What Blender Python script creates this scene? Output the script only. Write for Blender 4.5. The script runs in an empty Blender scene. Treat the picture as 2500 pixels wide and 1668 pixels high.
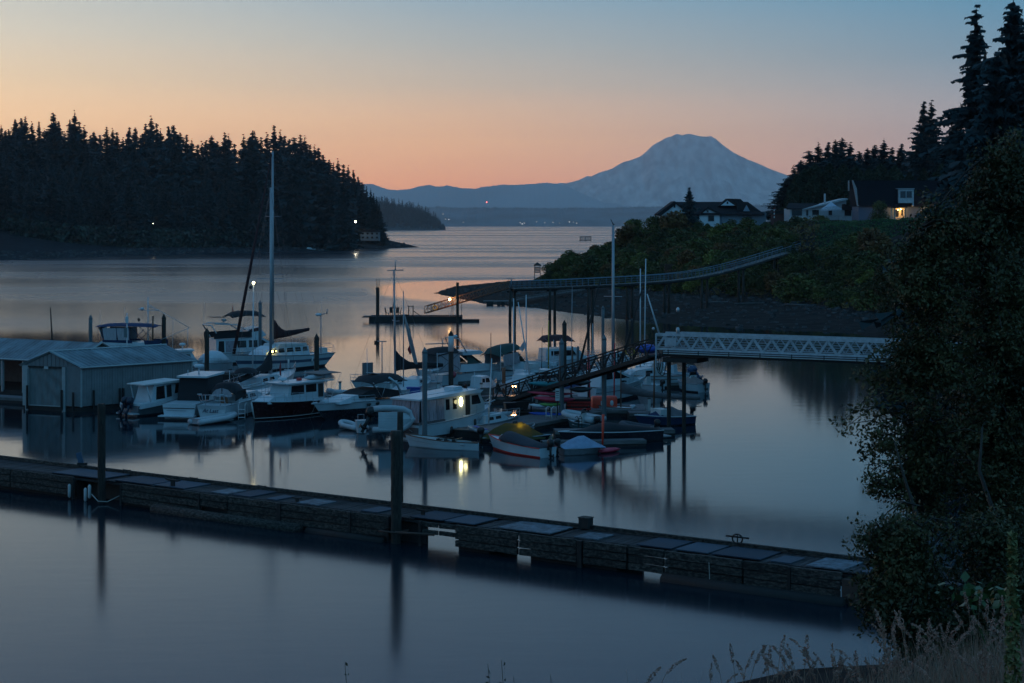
import bpy, bmesh, math, random
import numpy as np
from mathutils import Vector, Matrix
sc = bpy.context.scene
COL = sc.collection
R = math.radians
# ---------------------------------------------------------------- camera (level, lens shifted down)
F, CX, HY, HC = 4200.0, 1250.0, 548.0, 15.0
cam = bpy.data.objects.new('camera', bpy.data.cameras.new('camera'))
COL.objects.link(cam)
cam.location = (0, 0, HC); cam.rotation_euler = (R(90), 0, 0)
cam.data.sensor_width = 36.0; cam.data.lens = 36.0*F/2500.0
cam.data.shift_y = -(834.0-HY)/2500.0
cam.data.clip_start = 0.3; cam.data.clip_end = 120000.0
sc.camera = cam
sc.view_settings.view_transform = 'Standard'; sc.view_settings.look = 'None'
sc.view_settings.gamma = 1.0; sc.view_settings.exposure = 0.20
sc.view_settings.use_curve_mapping = False
sc.render.engine = 'CYCLES'
sc.cycles.use_denoising = True
sc.cycles.max_bounces = 6; sc.cycles.diffuse_bounces = 2; sc.cycles.glossy_bounces = 3
sc.cycles.transmission_bounces = 3; sc.cycles.transparent_max_bounces = 6; sc.cycles.volume_bounces = 0
sc.cycles.caustics_reflective = False; sc.cycles.caustics_refractive = False
sc.cycles.sample_clamp_indirect = 4.0

def lin(h):
    h = h.lstrip('#')
    o = []
    for i in (0, 2, 4):
        v = int(h[i:i+2], 16)/255.0
        o.append(v/12.92 if v <= 0.04045 else ((v+0.055)/1.055)**2.4)
    return tuple(o)
# ---------------------------------------------------------------- world: clear sky before sunrise, glow beyond the left edge
HAZE_B = 5.0e-5
def build_world():
    w = bpy.data.worlds.new('World'); sc.world = w; w.use_nodes = True
    nt = w.node_tree; nt.nodes.clear(); N = nt.nodes.new; L = nt.links.new
    def math_(op, a, b=None, c=None, clamp=False):
        n = N('ShaderNodeMath'); n.operation = op; n.use_clamp = clamp
        for i, v in enumerate((a, b, c)):
            if v is None: continue
            if isinstance(v, (int, float)): n.inputs[i].default_value = v
            else: L(v, n.inputs[i])
        return n.outputs[0]
    tc = N('ShaderNodeTexCoord'); sp = N('ShaderNodeSeparateXYZ'); L(tc.outputs['Generated'], sp.inputs[0])
    x, y, z = sp.outputs
    elev = math_('MULTIPLY', math_('ARCSINE', math_('MAXIMUM', z, 0.0)), 2/math.pi)
    t = math_('POWER', elev, 0.5)
    az = math_('ARCTAN2', x, y)                       # 0 = view direction, + to the right
    dang = math_('ABSOLUTE', math_('ADD', az, R(38.0)))   # angle from the brightest azimuth
    dang = math_('MINIMUM', dang, math_('SUBTRACT', 2*math.pi, dang))
    # each station: list of (elevation in degrees, colour seen)
    ST = [
     (0,   [(0,'#F0AE84'),(1.5,'#F9BF8C'),(3.5,'#FDD6AA'),(5.5,'#F4DDC2'),(7.5,'#DFDDD4'),(11,'#C0CCD4'),(16,'#98AECC'),(30,'#7292BC'),(60,'#5679A6'),(90,'#4A6F9C')]),
     (20,  [(0,'#DE9C7C'),(1.5,'#F0B38C'),(3.2,'#EFC5A0'),(4.8,'#E8CDB0'),(6.2,'#DACFC0'),(7.5,'#CACAC6'),(11,'#A8BAC8'),(16,'#849FC2'),(30,'#658CB4'),(60,'#4F75A2'),(90,'#4A6F9C')]),
     (36,  [(0,'#BC8D84'),(1.4,'#D59D88'),(2.8,'#D8AD92'),(4.6,'#C2B2A6'),(6.0,'#AEB0B1'),(7.5,'#95AABA'),(11,'#86A4BC'),(16,'#7493BA'),(30,'#5D84AD'),(60,'#4D73A0'),(90,'#4A6F9C')]),
     (55,  [(0,'#8F8290'),(2.0,'#A5959A'),(3.6,'#9898A2'),(5.4,'#7A92A6'),(7.5,'#5E8FAE'),(11,'#5C8AB0'),(16,'#5680AC'),(30,'#4F78A4'),(60,'#4B719E'),(90,'#4A6F9C')]),
     (110, [(0,'#60748F'),(4,'#667E9B'),(9,'#6084A6'),(16,'#5982AA'),(30,'#527CA8'),(60,'#4C75A2'),(90,'#4A719C')]),
     (180, [(0,'#506C8E'),(4,'#5A789A'),(9,'#5B7FA6'),(16,'#587EA8'),(30,'#527AA6'),(60,'#4C75A2'),(90,'#4A719C')]),
    ]
    S = (0.11, 0.15, 0.21)
    prev = None; pa = None
    for ang, stops in ST:
        cr = N('ShaderNodeValToRGB'); L(t, cr.inputs[0])
        els = cr.color_ramp.elements
        for i, (e, h) in enumerate(stops):
            c = lin(h)
            path = min(29000.0, 1500.0/max(math.sin(R(e)), 1e-4))
            T = math.exp(-HAZE_B*path)
            c = [max((v-s*(1-T))/T, 0.005)*(0.84 if ang < 60 else 1.16)*k for v, s, k in zip(c, S, (0.97, 1.0, 0.97) if ang < 60 else (0.78, 1.08, 0.98))]
            p = math.sqrt(e/90.0)
            el = els[i] if i < 2 else els.new(p)
            el.position = p; el.color = (*c, 1)
        # keep order: first two default elements reassigned above
        if prev is None: prev, pa = cr.outputs[0], ang; continue
        mr = N('ShaderNodeMapRange'); mr.interpolation_type = 'LINEAR' if ang < 100 else 'SMOOTHSTEP'
        L(dang, mr.inputs[0]); mr.inputs[1].default_value = R(pa); mr.inputs[2].default_value = R(ang)
        mx = N('ShaderNodeMix'); mx.data_type = 'RGBA'; L(mr.outputs[0], mx.inputs[0])
        L(prev, mx.inputs[6]); L(cr.outputs[0], mx.inputs[7]); prev, pa = mx.outputs[2], ang
    bg = N('ShaderNodeBackground'); L(prev, bg.inputs[0]); bg.inputs[1].default_value = 1.0
    out = N('ShaderNodeOutputWorld'); L(bg.outputs[0], out.inputs[0])
    w.cycles.sampling_method = 'MANUAL'; w.cycles.sample_map_resolution = 512
build_world()

# ---------------------------------------------------------------- helpers
def P(px, py, D): return Vector(((px-CX)*D/F, D, HC-(py-HY)*D/F))
def PX(px, D): return (px-CX)*D/F
def PZ(py, D): return HC-(py-HY)*D/F
def GD(py, z=0.0): return (HC-z)*F/(py-HY)
def G(px, py, z=0.0):
    D = GD(py, z); return Vector((PX(px, D), D, z))
rng = np.random.default_rng(7)
random.seed(7)
MATS = {}
def mat(name, col, rough=0.6, metal=0.0, var=0.18, scale=3.0, bump=0.0, bscale=20.0, col2=None, stretch=None, spec=0.5, emit=None, estr=0.0, alpha=None, trans=0.0, split=0.5):
    if name in MATS: return MATS[name]
    m = bpy.data.materials.new(name); m.use_nodes = True
    nt = m.node_tree; N = nt.nodes.new; L = nt.links.new
    b = nt.nodes['Principled BSDF']
    b.inputs['Roughness'].default_value = rough; b.inputs['Metallic'].default_value = metal
    b.inputs['Specular IOR Level'].default_value = spec
    tc = N('ShaderNodeTexCoord'); mp = N('ShaderNodeMapping'); L(tc.outputs['Object'], mp.inputs[0])
    if stretch: mp.inputs['Scale'].default_value = stretch
    no = N('ShaderNodeTexNoise'); L(mp.outputs[0], no.inputs['Vector']); no.inputs['Scale'].default_value = scale
    no.inputs['Detail'].default_value = 5.0; no.inputs['Roughness'].default_value = 0.6
    cr = N('ShaderNodeValToRGB'); L(no.outputs[0], cr.inputs[0])
    a = [max(0, c*(1-var)) for c in col]; c2 = col2 or [min(1, c*(1+var)) for c in col]
    cr.color_ramp.elements[0].color = (*a, 1); cr.color_ramp.elements[1].color = (*c2, 1)
    cr.color_ramp.elements[0].position = split-0.18; cr.color_ramp.elements[1].position = split+0.18
    oi = N('ShaderNodeObjectInfo'); hs = N('ShaderNodeHueSaturation'); L(cr.outputs[0], hs.inputs['Color'])
    mr = N('ShaderNodeMapRange'); L(oi.outputs['Random'], mr.inputs[0]); mr.inputs[3].default_value = 1-var*0.5; mr.inputs[4].default_value = 1+var*0.5
    L(mr.outputs[0], hs.inputs['Value']); L(hs.outputs[0], b.inputs['Base Color'])
    rr = N('ShaderNodeMapRange'); L(no.outputs[0], rr.inputs[0]); rr.inputs[3].default_value = max(0.02, rough-0.1); rr.inputs[4].default_value = min(1, rough+0.1)
    L(rr.outputs[0], b.inputs['Roughness'])
    if bump:
        n2 = N('ShaderNodeTexNoise'); L(mp.outputs[0], n2.inputs['Vector']); n2.inputs['Scale'].default_value = bscale; n2.inputs['Detail'].default_value = 4
        bp = N('ShaderNodeBump'); bp.inputs['Strength'].default_value = bump; bp.inputs['Distance'].default_value = 0.05
        L(n2.outputs[0], bp.inputs['Height']); L(bp.outputs[0], b.inputs['Normal'])
    if emit:
        b.inputs['Emission Color'].default_value = (*emit, 1); b.inputs['Emission Strength'].default_value = estr
    if trans: b.inputs['Transmission Weight'].default_value = trans
    if alpha is not None: b.inputs['Alpha'].default_value = alpha
    MATS[name] = m; return m
def foliage(name, col, var=0.45, rough=0.65, col2=None, scale=0.4, hue=0.02):
    if name in MATS: return MATS[name]
    m = mat(name, col, rough, 0, var, scale, col2=col2, spec=0.25)
    return m

class MB:
    """collects shapes for ONE mesh object"""
    def __init__(s): s.v = []; s.f = []; s.m = []; s.cur = 0; s.sm = []
    def add(s, vs, fs, smooth=False):
        o = len(s.v); s.v += [tuple(v) for v in vs]
        s.f += [tuple(i+o for i in f) for f in fs]; s.m += [s.cur]*len(fs); s.sm += [smooth]*len(fs); return s
    def box(s, c, d, rz=0, rx=0, ry=0, taper=1.0):
        hx, hy, hz = d[0]/2, d[1]/2, d[2]/2
        M = Matrix.Translation(Vector(c)) @ Matrix.Rotation(rz, 4, 'Z') @ Matrix.Rotation(ry, 4, 'Y') @ Matrix.Rotation(rx, 4, 'X')
        vs = [M @ Vector((x*hx*(taper if z > 0 else 1), y*hy*(taper if z > 0 else 1), z*hz)) for z in (-1, 1) for x, y in ((-1,-1),(1,-1),(1,1),(-1,1))]
        return s.add(vs, [(3,2,1,0),(4,5,6,7),(0,1,5,4),(1,2,6,5),(2,3,7,6),(3,0,4,7)])
    def tube(s, pts, r, n=8, r2=None, cap=True):
        pts = [Vector(p) for p in pts]; k = len(pts); vs = []; fs = []
        for i, p in enumerate(pts):
            d = (pts[min(i+1, k-1)]-pts[max(i-1, 0)])
            if d.length < 1e-9: d = Vector((0, 0, 1))
            d.normalize()
            u = d.cross(Vector((0, 0, 1)))
            if u.length < 1e-3: u = Vector((1, 0, 0))
            u.normalize(); w = d.cross(u)
            rr = r if r2 is None else r+(r2-r)*i/max(1, k-1)
            if isinstance(r, (list, tuple)): rr = r[i]
            for j in range(n):
                a = 2*math.pi*j/n; vs.append(p+u*math.cos(a)*rr+w*math.sin(a)*rr)
        for i in range(k-1):
            for j in range(n):
                a, b = i*n+j, i*n+(j+1) % n; fs.append((a, b, b+n, a+n))
        if cap: fs.append(tuple(range(n-1, -1, -1))); fs.append(tuple((k-1)*n+j for j in range(n)))
        return s.add(vs, fs, n > 5)
    def prism(s, poly, y0, y1, axis='y'):
        """poly: list of (a,b); extruded along axis"""
        n = len(poly)
        def mk(a, b, t):
            return {'y': (a, t, b), 'x': (t, a, b), 'z': (a, b, t)}[axis]
        vs = [mk(a, b, y0) for a, b in poly]+[mk(a, b, y1) for a, b in poly]
        fs = [(i, (i+1) % n, n+(i+1) % n, n+i) for i in range(n)]+[tuple(range(n-1, -1, -1)), tuple(range(n, 2*n))]
        return s.add(vs, fs)
    def ball(s, c, r, n=10, sz=1.0, half=False, sx=1.0, sy=1.0):
        vs = []; fs = []; m = n//2; lo = m//2 if half else 0
        for i in range(m+1):
            ph = math.pi*i/m
            for j in range(n):
                a = 2*math.pi*j/n
                vs.append((c[0]+r*sx*math.sin(ph)*math.cos(a), c[1]+r*sy*math.sin(ph)*math.sin(a), c[2]+(max(0, math.cos(ph)) if half else math.cos(ph))*r*sz))
        for i in range(m):
            for j in range(n):
                a, b = i*n+j, i*n+(j+1) % n; fs.append((a+n, b+n, b, a))
        return s.add(vs, fs, True)
    def loft(s, rings, close=True, caps=True, smooth=True):
        n = len(rings[0]); vs = [v for r in rings for v in r]; fs = []
        for i in range(len(rings)-1):
            for j in range(n if close else n-1):
                a, b = i*n+j, i*n+(j+1) % n; fs.append((a, b, b+n, a+n))
        if caps: fs.append(tuple(range(n-1, -1, -1))); fs.append(tuple((len(rings)-1)*n+j for j in range(n)))
        return s.add(vs, fs, smooth)
    def mesh(s, name, mats):
        me = bpy.data.meshes.new(name); me.from_pydata(s.v, [], s.f)
        if not isinstance(mats, (list, tuple)): mats = [mats]
        for m in mats: me.materials.append(m)
        me.polygons.foreach_set('material_index', s.m)
        me.polygons.foreach_set('use_smooth', s.sm)
        bm = bmesh.new(); bm.from_mesh(me); bmesh.ops.recalc_face_normals(bm, faces=bm.faces); bm.to_mesh(me); bm.free()
        me.update(); return me
    def build(s, name, mats, parent=None, loc=None, rz=0):
        o = bpy.data.objects.new(name, s.mesh(name, mats)); COL.objects.link(o)
        if parent is not None: o.parent = parent
        if loc is not None: o.location = loc
        if rz: o.rotation_euler.z = rz
        return o
def npmesh(name, v, f, m, smooth=False):
    """fast mesh from numpy arrays (all faces the same size)"""
    me = bpy.data.meshes.new(name); v = np.asarray(v, dtype=np.float32); f = np.asarray(f, dtype=np.int32)
    k = f.shape[1]
    me.vertices.add(len(v)); me.vertices.foreach_set('co', v.ravel())
    me.loops.add(f.size); me.loops.foreach_set('vertex_index', f.ravel())
    me.polygons.add(len(f)); me.polygons.foreach_set('loop_start', np.arange(0, f.size, k, dtype=np.int32))
    if smooth: me.polygons.foreach_set('use_smooth', np.ones(len(f), dtype=bool))
    for mm in (m if isinstance(m, (list, tuple)) else [m]): me.materials.append(mm)
    me.update(calc_edges=True); me.validate(); return me
def link(name, me, parent=None, loc=None, rz=0, scale=None):
    o = bpy.data.objects.new(name, me); COL.objects.link(o)
    if parent is not None: o.parent = parent
    if loc is not None: o.location = loc
    if rz: o.rotation_euler.z = rz
    if scale is not None: o.scale = scale
    return o
def empty(name, loc=(0, 0, 0), rz=0, label=None, cat=None, group=None):
    o = bpy.data.objects.new(name, None); COL.objects.link(o); o.location = loc; o.rotation_euler.z = rz
    o.empty_display_size = 0.3
    if label: o['label'] = label
    if cat: o['category'] = cat
    if group: o['group'] = group
    return o
def tag(o, label=None, cat=None, group=None, kind=None):
    if label: o['label'] = label
    if cat: o['category'] = cat
    if group: o['group'] = group
    if kind: o['kind'] = kind
    return o
def copy_tree(o, parent=None):
    c = o.copy(); COL.objects.link(c); c.parent = parent
    for ch in list(KIDS(o)): copy_tree(ch, c)
    return c
def KIDS(o): return [x for x in o.children]

# value noise
_perm = np.random.default_rng(3).random((256, 256))
def vnoise(x, y):
    x = np.asarray(x, float); y = np.asarray(y, float)
    xi = np.floor(x).astype(int); yi = np.floor(y).astype(int); fx = x-xi; fy = y-yi
    fx = fx*fx*(3-2*fx); fy = fy*fy*(3-2*fy)
    g = lambda a, b: _perm[a % 256, b % 256]
    return (g(xi, yi)*(1-fx)+g(xi+1, yi)*fx)*(1-fy)+(g(xi, yi+1)*(1-fx)+g(xi+1, yi+1)*fx)*fy
def fbm(x, y, o=4):
    s = 0; a = 0.5
    for i in range(o): s = s+a*vnoise(x+17*i, y+31*i); x = x*2.03; y = y*2.03; a *= 0.5
    return s
def poly_sd(x, y, poly):
    """signed distance, positive inside"""
    x = np.asarray(x, float); y = np.asarray(y, float); d = np.full(x.shape, 1e18); ins = np.zeros(x.shape, bool)
    n = len(poly)
    for i in range(n):
        ax, ay = poly[i]; bx, by = poly[(i+1) % n]; ex, ey = bx-ax, by-ay
        t = np.clip(((x-ax)*ex+(y-ay)*ey)/(ex*ex+ey*ey), 0, 1)
        d = np.minimum(d, (x-ax-t*ex)**2+(y-ay-t*ey)**2)
        c = ((ay <= y) & (by > y)) | ((by <= y) & (ay > y))
        with np.errstate(divide='ignore', invalid='ignore'):
            xc = ax+(y-ay)/(ey if ey != 0 else 1e-12)*ex
        ins ^= c & (x < xc)
    d = np.sqrt(d); return np.where(ins, d, -d)
def grid(name, xs, ys, zf, m, smooth=True):
    X, Y = np.meshgrid(xs, ys, indexing='ij'); Z = zf(X, Y)
    v = np.stack([X, Y, Z], -1).reshape(-1, 3); ny = len(ys)
    i, j = np.meshgrid(np.arange(len(xs)-1), np.arange(ny-1), indexing='ij'); a = (i*ny+j).ravel()
    f = np.stack([a, a+ny, a+ny+1, a+1], -1)
    return link(name, npmesh(name, v, f, m, smooth))
# ================================================================ SETTING
# ---- water
def water_mat():
    m = bpy.data.materials.new('sea_water'); m.use_nodes = True; nt = m.node_tree; N = nt.nodes.new; L = nt.links.new
    b = nt.nodes['Principled BSDF']; b.inputs['Base Color'].default_value = (0.006, 0.016, 0.024, 1)
    b.inputs['IOR'].default_value = 1.333
    g = N('ShaderNodeNewGeometry'); sp = N('ShaderNodeSeparateXYZ'); L(g.outputs['Position'], sp.inputs[0])
    def noise(scale, sx, sy, det=3.0, off=0.0):
        mp = N('ShaderNodeMapping'); L(g.outputs['Position'], mp.inputs[0]); mp.inputs['Scale'].default_value = (sx, sy, 1); mp.inputs['Location'].default_value = (off, off*2, 0)
        n = N('ShaderNodeTexNoise'); L(mp.outputs[0], n.inputs['Vector']); n.inputs['Scale'].default_value = scale; n.inputs['Detail'].default_value = det; n.inputs['Roughness'].default_value = 0.55
        return n.outputs[0]
    def mr(v, a, b_, c, d, t='SMOOTHSTEP'):
        n = N('ShaderNodeMapRange'); n.interpolation_type = t; L(v, n.inputs[0])
        for i, q in enumerate((a, b_, c, d)): n.inputs[i+1].default_value = q
        return n.outputs[0]
    def mth(op, a, b_):
        n = N('ShaderNodeMath'); n.operation = op
        for i, q in enumerate((a, b_)):
            if isinstance(q, (int, float)): n.inputs[i].default_value = q
            else: L(q, n.inputs[i])
        return n.outputs[0]
    # ripple strength by distance from the sheltered marina, broken into long wind streaks
    wob = mth('ADD', sp.outputs[1], mth('MULTIPLY', mth('SUBTRACT', noise(0.012, 0.6, 0.6, 2.0, 5.0), 0.5), 160.0))
    wob = mth('ADD', wob, mth('MULTIPLY', sp.outputs[0], -0.45))
    far0 = mr(wob, 232.0, 285.0, 0.0, 1.0)
    dx = mth('MULTIPLY', mth('ADD', sp.outputs[0], -6.0), 1/40.0); dy = mth('MULTIPLY', mth('ADD', sp.outputs[1], mth('ADD', -400.0, mth('MULTIPLY', mth('SUBTRACT', noise(0.02, 0.5, 1.0, 2.0, 2.0), 0.5), 50.0))), 1/80.0)
    patch = mr(mth('ADD', mth('MULTIPLY', dx, dx), mth('MULTIPLY', dy, dy)), 0.75, 1.05, 0.05, 1.0)
    far = mth('MULTIPLY', far0, patch)
    vfar = mr(sp.outputs[1], 600.0, 2200.0, 0.0, 1.0)
    st1 = mr(noise(0.010, 0.45, 1.0, 3.0), 0.42, 0.60, 0.0, 1.0)
    st2 = mr(noise(0.0016, 0.35, 1.0, 3.0, 3.0), 0.44, 0.58, 0.0, 1.0)
    stm = N('ShaderNodeMix'); L(vfar, stm.inputs[0]); L(st1, stm.inputs[2]); L(st2, stm.inputs[3])
    streak = mth('MULTIPLY', far, mth('ADD', mth('MULTIPLY', stm.outputs[0], 0.12), 0.12))
    near = mr(sp.outputs[1], 66.0, 125.0, 0.150, 0.062)
    rough = mth('ADD', near, streak)
    L(rough, b.inputs['Roughness'])
    # faint long-period undulation left after a long exposure
    bp = N('ShaderNodeBump'); bp.inputs['Strength'].default_value = 1.0; bp.inputs['Distance'].default_value = 0.004
    L(noise(0.9, 0.35, 1.0, 4.0, 9.0), bp.inputs['Height']); L(bp.outputs[0], b.inputs['Normal'])
    return m
me = MB(); me.add([(-13500, -250, 0), (13500, -250, 0), (13500, 28500, 0), (-13500, 28500, 0)], [(0, 1, 2, 3)])
tag(me.build('water', water_mat()), kind='structure')

# ---- haze: still air over the sound
hz = MB(); hz.box((0, 14350, 748), (28000, 29300, 1504))
hm = bpy.data.materials.new('haze_air'); hm.use_nodes = True; hm.node_tree.nodes.clear()
pv = hm.node_tree.nodes.new('ShaderNodeVolumePrincipled'); pv.inputs['Color'].default_value = (0.97, 0.98, 1.0, 1); pv.inputs['Anisotropy'].default_value = 0.45; pv.inputs['Density'].default_value = HAZE_B
ho = hm.node_tree.nodes.new('ShaderNodeOutputMaterial'); hm.node_tree.links.new(pv.outputs[0], ho.inputs['Volume'])
hm.cycles.homogeneous_volume = True
if not globals().get('NOHAZE'): tag(hz.build('haze', hm), kind='stuff')

# ---- mountain and foothills (heightfields with their crest as seen)
def ridge(name, D, prof, depth, m, ns, amp, step_px=3.0, rows=26, lo=-2.0, jag=0.0, jagf=1.0, bulge=1.0):
    px = np.arange(prof[0][0], prof[-1][0]+0.1, step_px)
    top = np.interp(px, [p[0] for p in prof], [p[1] for p in prof])
    z = HC-(top-HY)*D/F+jag*D/F*(fbm(px*jagf, px*0+3.3, 4)-0.5)*2
    u = np.linspace(-1, 1, rows)
    X = np.zeros((len(px), rows)); Y = np.zeros_like(X); Z = np.zeros_like(X)
    for j, uu in enumerate(u):
        Y[:, j] = D+uu*depth; X[:, j] = (px-CX)*D/F
        fall = (1-abs(uu))**bulge
        n = (fbm(X[:, j]/ns, Y[:, j]/ns, 5)-0.5)*amp*min(1, abs(uu)*2.5)*(1-abs(uu)**3)
        rn = (1-np.abs(fbm(X[:, j]/ns*1.7+9, Y[:, j]/ns*0.8, 4)*2-1))*amp*0.5*min(1, abs(uu)*3)*(1-abs(uu))
        Z[:, j] = np.maximum(lo, z*fall+(n-rn*0.7)*np.clip(z/ max(z.max(), 1), 0.15, 1)) if uu != 0 else z
        Z[:, j] = np.minimum(Z[:, j], z if abs(uu) < .999 else lo)
        if abs(uu) > .999: Z[:, j] = lo
    v = np.stack([X, Y, Z], -1).reshape(-1, 3); ny = rows
    i, j = np.meshgrid(np.arange(len(px)-1), np.arange(ny-1), indexing='ij'); a = (i*ny+j).ravel()
    return link(name, npmesh(name, v, np.stack([a, a+ny, a+ny+1, a+1], -1), m, True))
snow = mat('snow_and_rock', (0.26, 0.36, 0.42), 0.9, spec=0.05, var=0.12, scale=0.0034, col2=(0.92, 0.93, 0.92), stretch=(2.4, 1.2, 0.45), split=0.50)  # snow and rock streaks; their contrast also stands in for relief shading
hillm = mat('far_hills', (0.38, 0.46, 0.50), 0.95, spec=0.02, var=0.15, scale=0.001)  # dark forest given a blue grey base colour that carries part of the haze
prof = [(700,540),(1000,510),(1200,480),(1330,452),(1367,444),(1382,445),(1413,437),(1433,427),(1443,428),(1464,418),(1494,409),(1502,404),(1512,398),(1525,391),(1534,390),(1543,386),(1560,380),(1571,373),(1578,366),(1586,358),(1593,351),(1601,346),(1611,341),(1622,334),(1630,331),(1637,330),(1650,323),(1655,323),(1665,326.5),(1673,323),(1685,321.5),(1698,325),(1708,327.5),(1722,328),(1736,327),(1746,333),(1769,353),(1790,368),(1810,378.5),(1825,386),(1856,399),(1881,410.6),(1917,424),(1940,431),(2050,462),(2200,490),(2500,515),(2900,530)]
tag(ridge('mountain', 26000, prof, 2400, snow, 420, 420, 1.6, 60, bulge=1.15), kind='structure')
prof = [(-700,470),(300,462),(700,450),(860,447),(895,442),(912,444),(930,451),(948,457),(968,459),(990,457),(1005,456),(1022,450),(1037,448),(1050,445),(1062,450),(1075,449),(1092,447),(1110,451),(1130,454),(1160,456),(1172,452),(1200,448),(1230,445),(1255,446),(1285,445),(1310,442),(1335,440),(1362,443),(1385,450),(1420,468),(1470,490),(1600,512),(2900,520)]
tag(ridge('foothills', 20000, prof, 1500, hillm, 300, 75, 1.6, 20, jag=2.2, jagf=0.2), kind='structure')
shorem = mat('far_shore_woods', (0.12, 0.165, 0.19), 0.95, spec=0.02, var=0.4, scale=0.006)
prof = [(-600,512),(900,512),(1000,509),(1040,507),(1075,505),(1110,508),(1180,507),(1260,507),(1330,509),(1400,508),(1480,508),(1530,506),(1600,505),(1700,505),(1800,502),(1860,501),(1905,499),(2000,498),(2300,500),(3200,504)]
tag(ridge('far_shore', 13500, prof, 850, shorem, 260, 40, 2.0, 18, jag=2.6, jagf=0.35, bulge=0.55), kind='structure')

# ---- land on the left: wooded headland with a gravel spit
LSH = [(-60,1125),(-80,1052),(-110,975),(-156,880),(-185,800),(-212,716),(-330,640),(-900,600),(-900,1900),(-200,1900),(-120,1500),(-92,1240),(-84,1160)]
LSKY = [(-900,295),(0,300),(130,285),(370,295),(500,335),(620,325),(720,318),(765,345),(803,385),(850,405),(880,432),(905,462),(925,490),(940,540),(1060,585),(1200,600)]
def left_h(x, y):
    sd = poly_sd(x, y, LSH)
    px = np.asarray(x)*F/np.maximum(np.asarray(y), 1)+CX
    sky = np.interp(px, [p[0] for p in LSKY], [p[1] for p in LSKY])
    ztop = np.maximum(HC-(sky-HY)*1050/F-33, 6)
    spit = np.clip((np.asarray(x)+100)/12, 0, 1)
    beach = np.clip(sd*(0.085+0.17*spit), -3, 5.5)
    rise = np.clip((sd-55)/190, 0, 1)
    return beach+(ztop-5)*rise*rise*(3-2*rise)+(fbm(np.asarray(x)/30, np.asarray(y)/30)-0.5)*np.clip(sd, 0, 60)/60*4
shore_l = mat('dark_gravel_beach', (0.020, 0.024, 0.028), 0.95, spec=0.03, var=0.35, scale=0.25, bump=0.4, bscale=2.0)
tag(grid('ground', np.concatenate([np.arange(-900, -220, 12.0), np.arange(-220, -110, 4.0), np.arange(-110, -45, 1.0)]), np.concatenate([np.arange(590, 1020, 6.0), np.arange(1020, 1260, 2.0), np.arange(1260, 1900, 16.0)]), left_h, shore_l), kind='structure')
# ---- middle headland
def mid_h(x, y):
    px = np.asarray(x)*F/np.asarray(y)+CX
    top = np.interp(px, [800, 925, 990, 1030, 1060, 1078, 1090, 1100], [500, 506, 518, 532, 546, 556, 562, 570])
    zt = (HC-(top-HY)*4500/F)
    u = np.clip(1-np.abs((y-4650)/330), 0, 1)
    return np.where(px < 1094, zt*np.minimum(1, u*2.2)*0.80, -3)-2*(u <= 0)
wood_ground = mat('wood_floor', (0.03, 0.045, 0.05), 0.9, var=0.3, scale=0.1)  # base colour turned bluish to carry some of the distance haze
tag(grid('hill', np.arange(-420, -150, 6.0), np.arange(4300, 5010, 18.0), mid_h, wood_ground), kind='structure')

# ---- land on the right (beach, bluff, plateau) and the bank under the camera
RSH = [(-17,375),(-5.4,325),(3.8,309),(13.7,281),(23,260),(32.5,248),(46,238),(50,220),(47,180),(41,140),(35.5,110),(29,86),(19,66),(14.5,58),(6,52),(-20,49),(-120,46),(-400,40),(-400,-200),(500,-200),(500,760),(60,700),(25,560),(10,470),(0,458),(-14,416)]
BLF = [(5,398),(18,374),(34,322),(47,303),(51,280),(57,262),(62,230),(57,180),(49,135),(42,105),(37,82),(32,66),(500,40),(500,760),(70,690),(33,560),(14,460),(7,430)]
NEAR = [(12,50),(3,44),(-20,42),(-400,34),(-400,-200),(500,-200),(500,60),(32,66),(22,58)]
def right_h(x, y):
    x = np.asarray(x, float); y = np.asarray(y, float)
    sd = poly_sd(x, y, RSH); bl = poly_sd(x, y, BLF); nr = poly_sd(x, y, NEAR)
    z = np.clip(sd*0.05, -3, 2.4)
    z = z+(11.1+1.7*np.clip((x-54)/9, 0, 1))*np.clip(bl/27, 0, 1)**0.85
    z = z+(fbm(x/7, y/7)-0.5)*np.clip(bl, 0, 10)/10*3.6+(fbm(x/2, y/2)-0.5)*0.12
    near_z = np.minimum(14.62-0.268*y+0.22*np.clip(x-2.9, 0, 3.5)-0.12*(x < 2.5), np.clip(nr, -1, 30)*0.75)
    return np.where(y < 70, np.maximum(z*(nr < 0.0)*1.0+np.where(nr >= 0, -9, 0), near_z*(nr >= 0)+np.minimum(z, 50)*(nr < 0)), z)
def bank_mat():
    m = mat('bank_soil', (0.020, 0.018, 0.017), 0.95, spec=0.03, var=0.35, scale=0.5, bump=0.5, bscale=6.0, col2=(0.036, 0.033, 0.031))
    return m
ax = np.concatenate([np.arange(-400, -40, 15.0), np.arange(-40, 110, 1.25), np.arange(110, 500, 15.0)])
ay = np.concatenate([np.arange(-200, 0, 10.0), np.arange(0, 130, 1.25), np.arange(130, 500, 2.0), np.arange(500, 761, 15.0)])
tag(grid('terrain', ax, ay, right_h, bank_mat()), kind='structure')
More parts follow.
